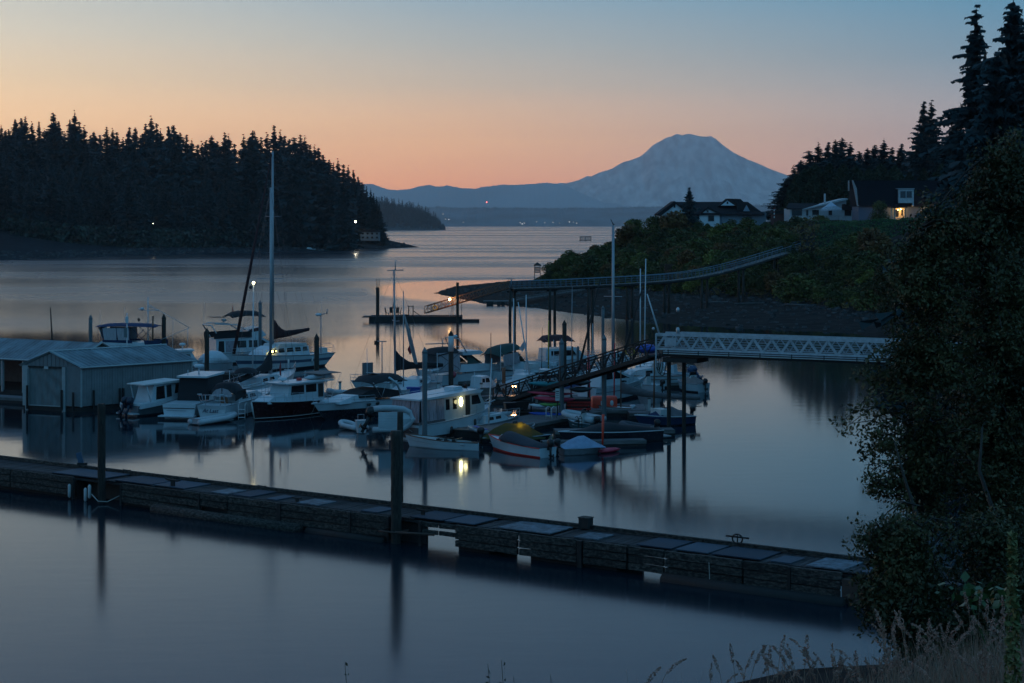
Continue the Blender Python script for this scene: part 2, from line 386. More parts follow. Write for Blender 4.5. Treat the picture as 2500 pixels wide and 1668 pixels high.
# ================================================================ MATERIALS FOR BUILT THINGS
white = mat('white_gelcoat', (0.50, 0.55, 0.58), 0.32, var=0.08, scale=1.2)
offw = mat('offwhite_paint', (0.50, 0.51, 0.50), 0.5, var=0.14, scale=1.5)
grey = mat('grey_paint', (0.26, 0.28, 0.30), 0.5, var=0.15)
silver = mat('aluminium', (0.45, 0.46, 0.48), 0.42, 0.75, var=0.15, scale=4)
galv = mat('galvanised_truss', (0.40, 0.43, 0.46), 0.55, 0.25, var=0.2, scale=3)
stain = mat('stainless_rail', (0.45, 0.46, 0.48), 0.3, 0.9, var=0.05)
glass = mat('dark_window_glass', (0.012, 0.014, 0.016), 0.08, var=0.1, spec=0.6)
black = mat('black_canvas', (0.010, 0.011, 0.014), 0.85, var=0.3, scale=2, bump=0.3, bscale=3)
navy = mat('navy_canvas', (0.010, 0.028, 0.085), 0.8, var=0.25, scale=2, bump=0.3, bscale=3)
maroon = mat('maroon_canvas', (0.06, 0.012, 0.014), 0.8, var=0.25, scale=2)
greenc = mat('green_canvas', (0.012, 0.042, 0.036), 0.8, var=0.25, scale=2)
clearv = mat('clear_vinyl', (0.34, 0.31, 0.33), 0.25, var=0.15, scale=3, stretch=(4, 4, 0.4))
curt = mat('curtain_vinyl', (0.20, 0.17, 0.20), 0.45, var=0.35, scale=4, stretch=(6, 6, 0.25), bump=0.6, bscale=6, col2=(0.44, 0.38, 0.42))
dhull = mat('dark_navy_hull', (0.012, 0.016, 0.024), 0.25, var=0.15)
redhull = mat('dark_maroon_hull', (0.030, 0.008, 0.010), 0.25, var=0.15)
bottom = mat('antifouling_dark', (0.010, 0.012, 0.018), 0.7, var=0.2)
redp = mat('red_paint', (0.62, 0.03, 0.022), 0.45, var=0.15)
orange = mat('orange_plastic', (0.78, 0.06, 0.025), 0.5, var=0.12)
teal = mat('teal_plastic', (0.015, 0.20, 0.22), 0.45, var=0.15)
bluep = mat('blue_plastic', (0.010, 0.055, 0.30), 0.45, var=0.12)
greenp = mat('green_plastic', (0.10, 0.26, 0.05), 0.45, var=0.12)
maroonp = mat('crimson_plastic', (0.50, 0.03, 0.06), 0.45, var=0.12)
yellowp = mat('yellow_paint', (0.42, 0.26, 0.02), 0.5, var=0.12)
rubber = mat('grey_inflatable', (0.42, 0.44, 0.46), 0.55, var=0.08, scale=2)
blackp = mat('black_plastic', (0.010, 0.010, 0.012), 0.4, var=0.2)
spar = mat('mast_alloy', (0.32, 0.33, 0.35), 0.45, 0.5, var=0.15, stretch=(1, 1, 0.2))
sparw = mat('white_spar', (0.55, 0.56, 0.58), 0.4, var=0.08)
wire = mat('rigging_wire', (0.12, 0.12, 0.13), 0.4, 0.7, var=0.1)
wood = mat('varnished_teak', (0.14, 0.055, 0.025), 0.45, var=0.25, scale=6, stretch=(0.3, 2, 2))
greyw = mat('weathered_timber', (0.085, 0.082, 0.080), 0.85, var=0.4, scale=2.2, stretch=(0.25, 1.5, 1.5), bump=0.5, bscale=10, col2=(0.17, 0.165, 0.16))
dockw = mat('dock_decking', (0.10, 0.10, 0.105), 0.85, var=0.3, scale=3, bump=0.3, bscale=8)
darkw = mat('dark_wet_timber', (0.018, 0.016, 0.015), 0.75, var=0.35, scale=2, stretch=(1, 1, 0.4), bump=0.6, bscale=7)
pilew = mat('creosote_piling', (0.016, 0.013, 0.011), 0.85, var=0.4, scale=5, col2=(0.055, 0.045, 0.036), stretch=(3, 3, 0.5), bump=0.8, bscale=9)
pileg = mat('grey_sleeve_piling', (0.11, 0.13, 0.14), 0.6, var=0.18, scale=2, stretch=(1, 1, 0.25))
tarpb = mat('pale_blue_tarp', (0.22, 0.30, 0.42), 0.6, var=0.15, scale=3, bump=0.6, bscale=4)
tarpg = mat('grey_tarp', (0.13, 0.12, 0.125), 0.75, var=0.2, scale=3, bump=0.6, bscale=5)
sailw = mat('sail_cloth', (0.36, 0.37, 0.39), 0.8, var=0.2, scale=3, bump=0.8, bscale=5)
sailr = mat('dark_red_sail_cover', (0.035, 0.008, 0.010), 0.85, var=0.3, scale=3, bump=0.5, bscale=5)
ropew = mat('pale_rope', (0.45, 0.44, 0.40), 0.8, var=0.1)
flagr = mat('red_flag_cloth', (0.30, 0.03, 0.03), 0.8)
def glow(name, col, s):
    m = bpy.data.materials.new(name); m.use_nodes = True; b = m.node_tree.nodes['Principled BSDF']
    b.inputs['Base Color'].default_value = (0.8, 0.8, 0.8, 1); b.inputs['Emission Color'].default_value = (*col, 1); b.inputs['Emission Strength'].default_value = s; return m
def lamp(loc, col, power, r=0.05, spot=None):
    l = bpy.data.lights.new('bulb_light', 'POINT'); l.energy = power; l.color = col; l.shadow_soft_size = r
    o = bpy.data.objects.new('bulb_light', l); COL.objects.link(o); o.location = loc; return o

# ================================================================ PILINGS
def piling(px, ytop, yw, wpx, m, cap=True, label='', kind='piling', lean=0.0, capm=None, sleeve=None, rough_=False, group=None):
    D = GD(yw); x = PX(px, D); z1 = PZ(ytop, D); r = wpx*D/F/2; k = 26 if rough_ else 11; ch = min(0.55, r*2.2) if cap else 0
    e = empty(kind, (x, D, 0), 0, label, 'piling', group)
    b = MB(); g = random.Random(int(px)); n = 12
    rings = []
    for i in range(k):
        t = i/(k-1); z = -1.2+(z1-ch+1.2)*t; ring = []
        for j in range(n):
            a = 2*math.pi*j/n; rr = r*(1+(g.uniform(-0.07, 0.07) if rough_ else 0)); ring.append((lean*z+math.cos(a)*rr, math.sin(a)*rr, z))
        rings.append(ring)
    b.loft(rings); b.build('shaft', m, e)
    if cap:
        b = MB(); zc = z1-ch; b.loft([[(lean*zc+math.cos(2*math.pi*j/n)*q*r, math.sin(2*math.pi*j/n)*q*r, zz) for j in range(n)] for q, zz in ((1.12, zc-0.02), (1.12, zc+0.05), (0.05, z1))]); b.build('cap', capm or m, e)
    if sleeve:
        z0s, m2 = sleeve; z0s = PZ(z0s, D); b = MB(); b.loft([[(math.cos(2*math.pi*j/n)*r*1.15, math.sin(2*math.pi*j/n)*r*1.15, zz) for j in range(n)] for zz in (z0s, z1-ch-0.03)]); b.build('sleeve', m2, e)
    return e
piling(221, 768, 885, 9.5, pileg, label='grey capped piling behind the rear boathouse roof, leftmost of the capped ones')
piling(400, 766, 888, 10.5, pilew, label='dark capped piling rising behind the boathouse, beside the blue topped boat')
piling(505, 800, 930, 11.5, pilew, label='dark capped piling in front of the white covered runabout')
piling(635, 733, 893, 8, pileg, label='slim grey piling between the flybridge yacht and the tall mast')
piling(773, 814, 948, 12, pilew, label='dark capped piling in front of the stern of the big sailboat')
piling(1037, 847, 1087, 12.5, pileg, label='tall grey piling standing before the trawler with clear curtains')
piling(1101, 806, 968, 12, pilew, label='piling with a white upper sleeve and black cap', sleeve=(858, offw))
piling(1378, 781, 962, 10.5, pilew, label='dark piling with pointed cap behind the shorter grey one, at centre right')
piling(1371, 826, 1028, 12, pileg, label='grey topped piling beside the white dock sign')
piling(1472, 746, 945, 7.5, pileg, label='slender grey piling with small cap above the footbridge ramp')
piling(1475, 816, 1034, 11.5, pileg, label='grey capped piling beside the orange float drum')
piling(248, 986, 1228, 19, pilew, False, 'thick dark timber piling at the left of the old breakwater', rough_=True)
piling(967, 1052, 1326, 26, pilew, False, 'thickest dark timber piling in the recess of the breakwater', rough_=True)
piling(977, 1006, 1262, 15, pilew, False, 'thinner timber piling just behind the thickest one', rough_=True)
piling(922, 702, 786, 8.5, pilew, False, 'dark piling with three thin rods on top at the swim float')
piling(1117, 690, 787, 7, pilew, False, 'slanted topped piling at the right end of the swim float')
piling(1230, 898, 962, 9, wood, False, 'short brown piling behind the ramp at the centre')
piling(1398, 846, 925, 3, wood, False, 'thin brown post left of the reddish posts behind the ramp')
piling(1411, 846, 930, 7, pileg, False, 'short flat topped grey post behind the ramp')
D = GD(786); b = MB()
e = empty('rod_cluster', (PX(922, D), D, PZ(703, D)), 0, 'three thin rods standing on the left piling of the swim float', 'rods')
for dx, ty in ((-3, 680), (1, 679.5), (5, 680)): b = MB(); b.tube([(dx*0.6*D/F, 0, -0.2), (dx*D/F, 0, PZ(ty, D)-PZ(703, D))], 0.035, 6); b.build('rod', darkw, e)
D = 176; b = MB(); x0, x1 = PX(131, D), PX(123, D)
o = MB(); o.tube([(0, 0, 0), (x1-x0, 0, PZ(751, D)-0.4)], 0.12, 8, 0.05); tag(o.build('leaning_pole', pilew, None, (x0, D, 0.4)), 'thin dark pole leaning above the rear boathouse roof', 'pole')

# ================================================================ FLOATS AND DOCKS
def float_dock(name, pts, z, label, planks=True, th=0.45, pl=1.2, m=None):
    """pts: centreline start/end in metres (x, y) and width"""
    (x0, y0), (x1, y1), w = pts; L = math.hypot(x1-x0, y1-y0); a = math.atan2(y1-y0, x1-x0)
    e = empty(name, (x0, y0, 0), a, label, 'dock')
    b = MB(); b.box((L/2, 0, z-0.04-th/2-0.02), (L, w-0.1, th)); b.build('float_body', darkw, e)
    for s in (-1, 1):
        b = MB(); b.box((L/2, s*(w/2-0.04), z-0.10), (L+0.02, 0.10, 0.24)); b.build('edge_beam', greyw, e)
    n = max(1, int(L/pl)); me = None
    for i in range(n):
        if me is None: b = MB(); b.box((0, 0, 0), (L/n-0.03, w-0.20, 0.05)); me = b.mesh('deck_board', m or dockw)
        link('deck_board', me, e, ((i+0.5)*L/n, 0, z+0.005+random.uniform(-0.006, 0.006)))
    return e
float_dock('walkway_float', ((-31.5, 149.2), (7.5, 145.0), 2.4), 0.48, 'long main walkway float behind the bows of the front row of boats')
float_dock('wide_float', ((-3.0, 121.0), (5.6, 134.5), 3.6), 0.48, 'wide grey float leading back from the white rowing boat to the foot of the ramp')
float_dock('rack_float', ((0.5, 136.8), (10.5, 136.2), 4.6), 0.50, 'float carrying the kayak rack and the orange drum')
float_dock('finger_float', ((3.0, 122.0), (11.5, 122.6), 1.5), 0.42, 'narrow finger float behind the black covered runabout')
float_dock('finger_float', ((2.0, 115.8), (9.0, 116.8), 1.1), 0.40, 'narrow finger float behind the red and white skiff')
float_dock('east_float', ((9.0, 133.4), (13.4, 133.6), 2.0), 0.46, 'short float behind the blue boat with the grey tarp')
float_dock('rear_float', ((-33.5, 172.0), (-25.5, 168.5), 2.6), 0.5, 'brownish rear float between the boathouse and the big sailboat')
float_dock('back_walkway_float', ((-14, 160.5), (16, 158.5), 2.0), 0.46, 'rear walkway float behind the boats at the centre')
float_dock('boathouse_walk', ((-52.0, 150.0), (-40.2, 144.2), 1.6), 0.45, 'pale edged walkway float left of the front boathouse')

# ================================================================ BOAT BUILDING
def hull_rings(L, B, fs, fb, rake=0.8, tw=0.82, fine=0.45, over=0.0, draft=0.35, n=17, power=2.1, wlf=0.86):
    """rows of points from rail to keel for each station, stern to bow; row levels are shared so that rows take colours"""
    lv = [1.0, 0.72, 0.42, 0.16, 0.0, -1.0]; R_ = []
    for i in range(n):
        t = i/(n-1)
        sh = fs+(fb-fs)*t**1.9
        bs = B/2*(tw+(1-tw)*min(1, t/0.45)**0.8)*(1-max(0, (t-fine)/(1-fine))**power)
        row = []
        for k, q in enumerate(lv):
            z = sh*q if q >= 0 else -draft*(1-0.4*t)
            f = 1.0 if q == 1 else (wlf+(1-wlf)*q if q >= 0 else 0.10)
            f *= 1-(0.45*(1-max(q, 0)))*max(0, (t-0.4)/0.6)**1.5
            xb = t*L+rake*max(q, 0)*t**3-over*(1-t)**3*max(q, 0)
            if q < 0: xb = t*(L-0.25*rake)
            row.append((xb, max(bs*f, 0.015), z))
        R_.append(row)
    return R_
def hull(e, L, B, fs, fb, top=white, boot=bottom, stripe=None, rail=None, deck=white, cockpit=None, bow_x=0, transom_m=None, **kw):
    Rg = hull_rings(L, B, fs, fb, **kw); n = len(Rg); K = len(Rg[0]); b = MB()
    for s in (-1, 1):
        vs = [(x, s*y, z) for row in Rg for (x, y, z) in row]; base = len(b.v); b.v += vs
        for i in range(n-1):
            for k in range(K-1):
                a = base+i*K+k; f = (a, a+1, a+K+1, a+K) if s > 0 else (a, a+K, a+K+1, a+1)
                b.f.append(f); b.m.append(1 if k >= 3 else (2 if (stripe and k == 0) else 0)); b.sm.append(True)
    row = Rg[0]; base = len(b.v); b.v += [(x, y, z) for x, y, z in row]+[(x, -y, z) for x, y, z in reversed(row)]
    b.f.append(tuple(range(base, base+2*K))); b.m.append(0); b.sm.append(False)
    me = bpy.data.meshes.new('hull'); me.from_pydata(b.v, [], b.f)
    for m_ in (top, boot, stripe or top): me.materials.append(m_)
    me.polygons.foreach_set('material_index', b.m); me.polygons.foreach_set('use_smooth', b.sm); me.update()
    link('hull', me, e)
    # deck, set a little below the rail
    dz = 0.05; b = MB(); c0, c1 = cockpit or (-1, -1)
    for i in range(n-1):
        (x0, y0, z0), (x1, y1, z1) = Rg[i][0], Rg[i+1][0]; xm = (x0+x1)/2
        d = 0.45*min(fs, 1.2) if c0*L <= xm <= c1*L else dz
        b.add([(x0, -y0*0.97, z0-d), (x0, y0*0.97, z0-d), (x1, y1*0.97, z1-d), (x1, -y1*0.97, z1-d)], [(0, 3, 2, 1)])
    b.build('deck', deck, e)
    for s in (-1, 1):
        b = MB(); b.tube([(x, s*y*1.01, z) for (x, y, z) in [r_[0] for r_ in Rg]], 0.035, 5); b.build('rub_rail', rail or grey, e)
    return Rg
class Boat:
    def __init__(s, name, label, cat, stern, bow, group=None, z=0.0, L=None):
        a, c = G(*stern, z), G(*bow, z); s.L = (c-a).length if L is None else L; s.rz = math.atan2(c.y-a.y, c.x-a.x)
        s.e = empty(name, a, s.rz, label, cat, group); s.a = a; s.inv = Matrix.Translation(a) @ Matrix.Rotation(s.rz, 4, 'Z'); s.inv = s.inv.inverted()
    def loc(s, px, py, D): return s.inv @ P(px, py, D)
    def hull(s, B, fs, fb, **kw): s.B = B; s.fs = fs; s.fb = fb; s.R = hull(s.e, s.L, B, fs, fb, **kw); return s
    def house(s, name, prof, w, m, tumble=0.10, z0=None):
        z0 = min(p[1] for p in prof) if z0 is None else z0; n = len(prof); vs = []
        for sg in (-1, 1): vs += [(x, sg*w/2*(1-tumble*(z-z0)), z) for x, z in prof]
        b = MB(); b.add(vs, [(i, (i+1) % n, n+(i+1) % n, n+i) for i in range(n)]+[tuple(range(n-1, -1, -1)), tuple(range(n, 2*n))]); b.build(name, m, s.e); s.hw = (w, tumble, z0); return s
    def win(s, quad, m=None, name='window', off=0.012, sides=(-1, 1)):
        w, tu, z0 = s.hw
        for sg in sides:
            b = MB(); n = len(quad); vs = [(x, sg*(w/2*(1-tu*(z-z0))-0.02), z) for x, z in quad]+[(x, sg*(w/2*(1-tu*(z-z0))+off), z) for x, z in quad]
            b.add(vs, [(i, (i+1) % n, n+(i+1) % n, n+i) for i in range(n)]+[tuple(range(n)), tuple(range(2*n-1, n-1, -1))]); b.build(name, m or glass, s.e)
        return s
    def plate(s, name, pts, m, th=0.03):
        """flat polygon in 3-D given thickness along its normal"""
        p = [Vector(q) for q in pts]; nn = (p[1]-p[0]).cross(p[2]-p[0]).normalized()*th; b = MB(); n = len(p)
        b.add([q for q in p]+[q+nn for q in p], [(i, (i+1) % n, n+(i+1) % n, n+i) for i in range(n)]+[tuple(range(n)), tuple(range(2*n-1, n-1, -1))]); b.build(name, m, s.e); return s
    def tubes(s, name, lines, r, m, n=6):
        b = MB()
        for l in lines: b.tube(l, r, n)
        b.build(name, m, s.e); return s
    def rail(s, t0, t1, h, k=7, m=None, name='bow_rail'):
        """stanchions and a top rail following the sheer between two fractions"""
        n = len(s.R)-1; lines = []; tops = {1: [], -1: []}
        for sg in (-1, 1):
            for i in range(k):
                t = t0+(t1-t0)*i/(k-1); j = min(n-1, int(t*n)); f = t*n-j; a, c = s.R[j][0], s.R[j+1][0]
                p = [a[q]+(c[q]-a[q])*f for q in range(3)]; q0 = (p[0], sg*p[1]*0.93, p[2]-0.05); q1 = (p[0]+0.05, sg*p[1]*0.93, p[2]+h)
                lines.append([q0, q1]); tops[sg].append(q1)
        top = tops[-1]+tops[1][::-1] if t1 > 0.95 else None
        if top: lines.append(top); lines.append([(x, y, z-h*0.48) for x, y, z in top])
        else: lines += [tops[1], tops[-1]]
        s.tubes(name, lines, 0.014, m or stain, 5); return s
    def bimini(s, x0, x1, w, z, m, arch=0.22, valance=0.15, legs=True, zb=1.0, slope=0.0, name='bimini'):
        b = MB(); nx, ny = 7, 7; vs = []
        for k in (0, 1):
            for i in range(nx):
                for j in range(ny):
                    u, v = i/(nx-1), j/(ny-1)*2-1
                    vs.append((x0+(x1-x0)*u, v*w/2, z+slope*(u-0.5)+arch*(1-(2*u-1)**2)*0.5+arch*(1-v*v)*0.6-(valance if abs(v) == 1 or u in (0, 1) else 0)-0.03*k))
        N_ = nx*ny; fs = []
        for k in (0, 1):
            for i in range(nx-1):
                for j in range(ny-1):
                    a = k*N_+i*ny+j; fs.append((a, a+ny, a+ny+1, a+1) if k == 0 else (a, a+1, a+ny+1, a+ny))
        b.add(vs, fs, True); b.build(name, m, s.e)
        if legs:
            ls = []
            xm = (x0+x1)/2
            for sg in (-1, 1):
                for xx in (x0+0.05, xm, x1-0.05): ls.append([(xm, sg*w/2*0.95, zb), (xx, sg*w/2*0.98, z-0.02)])
            s.tubes('bimini_frame', ls, 0.015, stain, 5)
        return s
    def radar(s, x, y, z0, z1, r=0.3, m=None):
        b = MB(); b.tube([(x, y, z0), (x, y, z1)], 0.06, 8); b.build('radar_post', m or white, s.e)
        b = MB(); b.loft([[(x+math.cos(a*math.pi/8)*r*q, y+math.sin(a*math.pi/8)*r*q, z1+zz) for a in range(16)] for q, zz in ((0.75, 0), (1, 0.05), (1, 0.17), (0.8, 0.24), (0.2, 0.27))]); b.build('radar_dome', white, s.e); return s
    def mast(s, x, z0, z1, r=0.09, m=None, lean=0.0, spreaders=(), wires=(), y=0.0, name='mast'):
        b = MB(); b.tube([(x, y, z0), (x+lean*0.5, y, (z0+z1)/2), (x+lean, y, z1)], r, 8, r*0.72); b.build(name, m or spar, s.e)
        for zs, ws in spreaders:
            b = MB(); xs = x+lean*(zs-z0)/(z1-z0)
            for sg in (-1, 1): b.tube([(xs, y, zs), (xs-0.12, y+sg*ws, zs+0.06)], 0.028, 5)
            b.build('spreaders', m or spar, s.e)
        if wires: s.tubes('rigging', wires, 0.011, wire, 4)
        return s
    def boom(s, x0, z0, x1, z1, r, m, luff=0.0, name='sail_cover', sag=0.0, y=0.0):
        """stowed sail under a cover: bulky at the mast, thin aft, with a peak up the mast"""
        n = 10; k = 12; rings = []
        g = random.Random(int(x0*31+z0*7))
        for i in range(k):
            t = i/(k-1); x = x0+(x1-x0)*t; z = z0+(z1-z0)*t-sag*math.sin(t*math.pi); h = r*(1.25-0.75*t)*(1+g.uniform(-0.12, 0.12)); up = luff*max(0, 1-t*3.2)**1.6
            rings.append([(x, y+math.cos(2*math.pi*j/n)*r*(0.62-0.25*t)*(0.6 if up > 0.3 and math.sin(2*math.pi*j/n) > 0.4 else 1), z+math.sin(2*math.pi*j/n)*h+(up if math.sin(2*math.pi*j/n) > 0.3 else 0)) for j in range(n)])
        b = MB(); b.loft(rings); b.build(name, m, s.e); return s
    def outboard(s, x, y, z, sc_=1.0, m=None, tilt=0.0, label=None):
        mm = m or blackp; o = bpy.data.objects.new('outboard_motor', None)
        ob = MB(); M = Matrix.Translation((x, y, z)) @ Matrix.Rotation(tilt, 4, 'Y') @ Matrix.Scale(sc_, 4)
        def tr(k0): 
            for i in range(k0, len(ob.v)): ob.v[i] = tuple(M @ Vector(ob.v[i]))
        k0 = 0
        ob.loft([[(-0.02+dx+math.cos(a*math.pi/6)*rx, math.sin(a*math.pi/6)*ry, zz) for a in range(12)] for zz, rx, ry, dx in ((0.12, 0.18, 0.13, -0.2), (0.2, 0.27, 0.18, -0.2), (0.42, 0.30, 0.19, -0.18), (0.56, 0.24, 0.15, -0.16), (0.62, 0.10, 0.07, -0.14))])
        ob.loft([[(-0.2+math.cos(a*math.pi/6)*rx+dx, math.sin(a*math.pi/6)*ry, zz) for a in range(12)] for zz, rx, ry, dx in ((0.12, 0.12, 0.08, 0), (-0.3, 0.09, 0.05, 0), (-0.62, 0.13, 0.035, -0.03))])
        ob.tube([(-0.42, 0, -0.52), (-0.05, 0, -0.52)], 0.06, 8); ob.box((-0.03, 0, 0.02), (0.14, 0.2, 0.3)); ob.box((-0.2, 0, -0.7), (0.16, 0.015, 0.22))
        for k in range(3):
            a = k*2.09; ob.box((-0.44, math.cos(a)*0.09, -0.52+math.sin(a)*0.09), (0.02, 0.09, 0.14), rx=a)
        tr(0); ob.build('outboard_motor', mm, s.e); return s
    def fender(s, x, y, z, m=None):
        b = MB(); b.loft([[(x+math.cos(a*math.pi/4)*q, y+math.sin(a*math.pi/4)*q, z+zz) for a in range(8)] for q, zz in ((0.03, 0.3), (0.1, 0.22), (0.1, -0.2), (0.03, -0.28))]); b.build('fender', m or offw, s.e); return s
def inflatable(name, label, stern, bow, z=0.0, B=1.5, tube=0.22, m=None, group=None, floorm=None, motor=False):
    s = Boat(name, label, 'dinghy', stern, bow, group, z); L = s.L; m = m or rubber; w = B/2-tube
    pts = [(0, w, tube)]; 
    for i in range(1, 6): pts.append((L*0.62*i/5, w, tube+0.02*i))
    for i in range(1, 12):
        a = math.pi*i/12; pts.append((L*0.62+(L*0.38-tube)*math.sin(a), w*math.cos(a), tube+0.1+0.16*math.sin(a)))
    for i in range(5, -1, -1): pts.append((L*0.62*i/5, -w, tube+0.02*i))
    b = MB(); b.tube(pts, tube, 10); b.build('inflated_tube', m, s.e)
    b = MB(); b.box((L*0.42, 0, 0.12), (L*0.84, 2*w, 0.05)); b.build('floor', floorm or grey, s.e)
    b = MB(); b.box((0.12, 0, tube+0.05), (0.05, 2*w, 0.42)); b.build('transom', grey, s.e)
    b = MB(); b.box((L*0.45, 0, tube*1.6), (0.24, 2*w, 0.04)); b.build('seat', offw, s.e)
    if motor: s.outboard(0.02, 0, 0.45, 0.9)
    return s
# ================================================================ VEGETATION
bark = mat('dark_bark', (0.045, 0.035, 0.028), 0.9, var=0.3, scale=1.5, bump=0.6, bscale=8, stretch=(3, 3, 0.6))
fir_g = foliage('fir_foliage', (0.020, 0.040, 0.044), var=0.12, scale=0.25)
def conifer(seed, h, r, whorls, per, sprays, droop=0.25, gap=0.12, power=0.75, bare=0.06, size=1.0, lean=0.0):
    """crown: layered branches, each a row of drooping needle sprays (triangles); returns (verts, tris)"""
    g = np.random.default_rng(seed); V = []
    for w in range(whorls):
        t = (w+g.random())/whorls; z = h*(bare+(1-bare)*t)
        Lw = r*max(0.045, (1-t)**power)*(0.72+0.38*g.random())
        if g.random() < gap: Lw *= 1.3 if g.random() < 0.5 else 0.55
        a0 = g.random()*6.28
        for k in range(per):
            if g.random() < gap*0.5: continue
            a = a0+k*6.283/per+g.normal()*0.3; L = Lw*(0.6+0.5*g.random()); zz = z+g.normal()*h/whorls*0.8
            d = np.array([math.cos(a), math.sin(a), 0]); s = np.array([-d[1], d[0], 0])
            up = 0.10+0.45*t
            for q in range(sprays):
                u = (q+0.2+g.random()*0.8)/sprays
                p = d*L*u+np.array([lean*h*t, 0, zz+L*(up*u-droop*u*u)])
                m = L/sprays*1.25+0.05*r*size
                sg = 1 if g.random() < 0.5 else -1
                sd = d*(0.3+0.7*g.random())+s*sg*(0.4+1.0*g.random()); sd /= np.linalg.norm(sd)
                ln = (0.30*L*(1.15-u)*min(1.0, 5.0/sprays)+0.07*r*min(1.0, 6.0/sprays))*size
                if sprays > 8:
                    for w2 in range(2):
                        s3 = d*(0.2+0.8*g.random())+s*(-1 if w2 else 1)*(0.5+g.random()); s3 /= np.linalg.norm(s3); q3 = p+d*m*g.normal()*0.3
                        V += [q3-d*m*0.35, q3+d*m*0.35+np.array([0, 0, 0.1*m]), q3+s3*ln*1.1+np.array([0, 0, -ln*(0.2+0.9*g.random())])]
                V += [p-d*m*0.5+np.array([0, 0, 0.25*m*size]), p+d*m*0.5+np.array([0, 0, 0.12*m]), p+sd*ln+np.array([0, 0, -ln*(0.25+0.6*g.random())])]
                if q < sprays*0.7: V += [p-d*m*0.6, p+d*m*0.5, p+s*sg*ln*0.2+np.array([0, 0, -m*(0.5+0.5*g.random())*size])]
    k = int(whorls*per*0.8*size)   # inner foliage added round the trunk to block light through the crown
    for i in range(k):
        t = g.random()**1.2*0.93; a = g.random()*6.28; rr = r*(1-t)**power*0.35*g.random(); c = np.array([math.cos(a)*rr+lean*h*t, math.sin(a)*rr, h*(bare+(1-bare)*t)])
        q = g.normal(size=(3, 3))*(0.10*r*(1-t)+0.04*r)*np.array([1, 1, 1.5]); V += [c+q[0], c+q[1], c+q[2]]
    for i in range(4):   # leader
        a = g.random()*6.28
        V += [np.array([lean*h, 0, h*1.02]), np.array([lean*h+math.cos(a)*0.03*r, math.sin(a)*0.03*r, h*0.93]), np.array([lean*h-math.cos(a)*0.03*r, -math.sin(a)*0.03*r, h*0.93])]
    V = np.array(V); return V, np.arange(len(V)).reshape(-1, 3)
def trunk_mesh(h, r, lean=0.0, n=6, name='trunk'):
    b = MB(); b.tube([(lean*h*k/4, 0, h*k/4-(0.6 if k == 0 else 0)) for k in range(5)], [r, r*0.8, r*0.58, r*0.34, r*0.06], n)
    return b.mesh(name, bark)
def make_conifer(seed, h, r, **kw):
    v, f = conifer(seed, h, r, **kw)
    return (npmesh('crown', v, f, kw.get('m', fir_g)) if 'm' not in kw else None, trunk_mesh(h*0.97, h*0.011+0.05, kw.get('lean', 0.0)))
def place_tree(proto, name, loc, s, sxy, rz, label, cat='tree', group=None):
    e = empty(name, loc, rz, label, cat, group); e.scale = (sxy, sxy, s)
    link('crown', proto[0], e); link('trunk', proto[1], e); return e
# prototypes at unit-like 30 m height
PRO = [make_conifer(11+i, 30, rr, whorls=w, per=p, sprays=sp_, droop=dr, gap=gp, power=pw, size=sz) for i, (rr, w, p, sp_, dr, gp, pw, sz) in enumerate(
    [(6.2, 46, 9, 6, 0.30, 0.2, 0.80, 1.0), (5.0, 42, 8, 6, 0.35, 0.35, 0.72, 1.05), (7.0, 46, 9, 6, 0.22, 0.25, 0.88, 1.0), (6.4, 42, 8, 6, 0.38, 0.45, 0.68, 1.05), (5.2, 48, 8, 5, 0.3, 0.15, 0.85, 1.1), (7.2, 44, 9, 6, 0.32, 0.4, 0.72, 1.0)])]
def round_tree(seed, h, r, n, leaf, m, blobs=9, base=0.25, name='crown'):
    """broadleaf crown: clumps of leaf-sized faces spread through several uneven lobes"""
    g = np.random.default_rng(seed); cs = []
    for i in range(blobs):
        t = g.random(); a = g.random()*6.28; rr = r*0.62*math.sqrt(g.random())*(1-0.55*t)
        cs.append((math.cos(a)*rr, math.sin(a)*rr, h*(base+(1-base)*(0.12+0.72*t)), r*(0.55-0.22*t)*(0.7+0.5*g.random())))
    cs.append((0, 0, h*0.86, r*0.33))
    idx = g.integers(0, len(cs), n); C = np.array(cs)[idx]
    d = g.normal(size=(n, 3)); d /= np.linalg.norm(d, axis=1)[:, None]
    lump = 0.75+0.5*vnoise(d[:, 0]*2.3+idx*3.1+20, d[:, 2]*2.3+d[:, 1]*1.7+20)
    rad = C[:, 3]*(0.35+0.65*g.random(n)**0.45)*lump
    p = C[:, :3]+d*rad[:, None]*np.array([1, 1, 0.85])
    p[:, 2] = np.maximum(p[:, 2], h*0.03)
    return leaves(p, leaf, g)
def leaves(p, leaf, g, aspect=0.55, flat=0.0):
    n = len(p); u = g.normal(size=(n, 3)); u[:, 2] *= (1-flat); u /= np.linalg.norm(u, axis=1)[:, None]
    w = g.normal(size=(n, 3)); w -= (w*u).sum(1)[:, None]*u; w /= np.linalg.norm(w, axis=1)[:, None]
    s = leaf*(0.6+0.8*g.random(n))[:, None]
    a = p-u*s*0.5; b = p+w*s*aspect*0.5; c = p+u*s*0.5; d = p-w*s*aspect*0.5
    v = np.stack([a, b, c, d], 1).reshape(-1, 3); return v, np.arange(4*n).reshape(-1, 4)

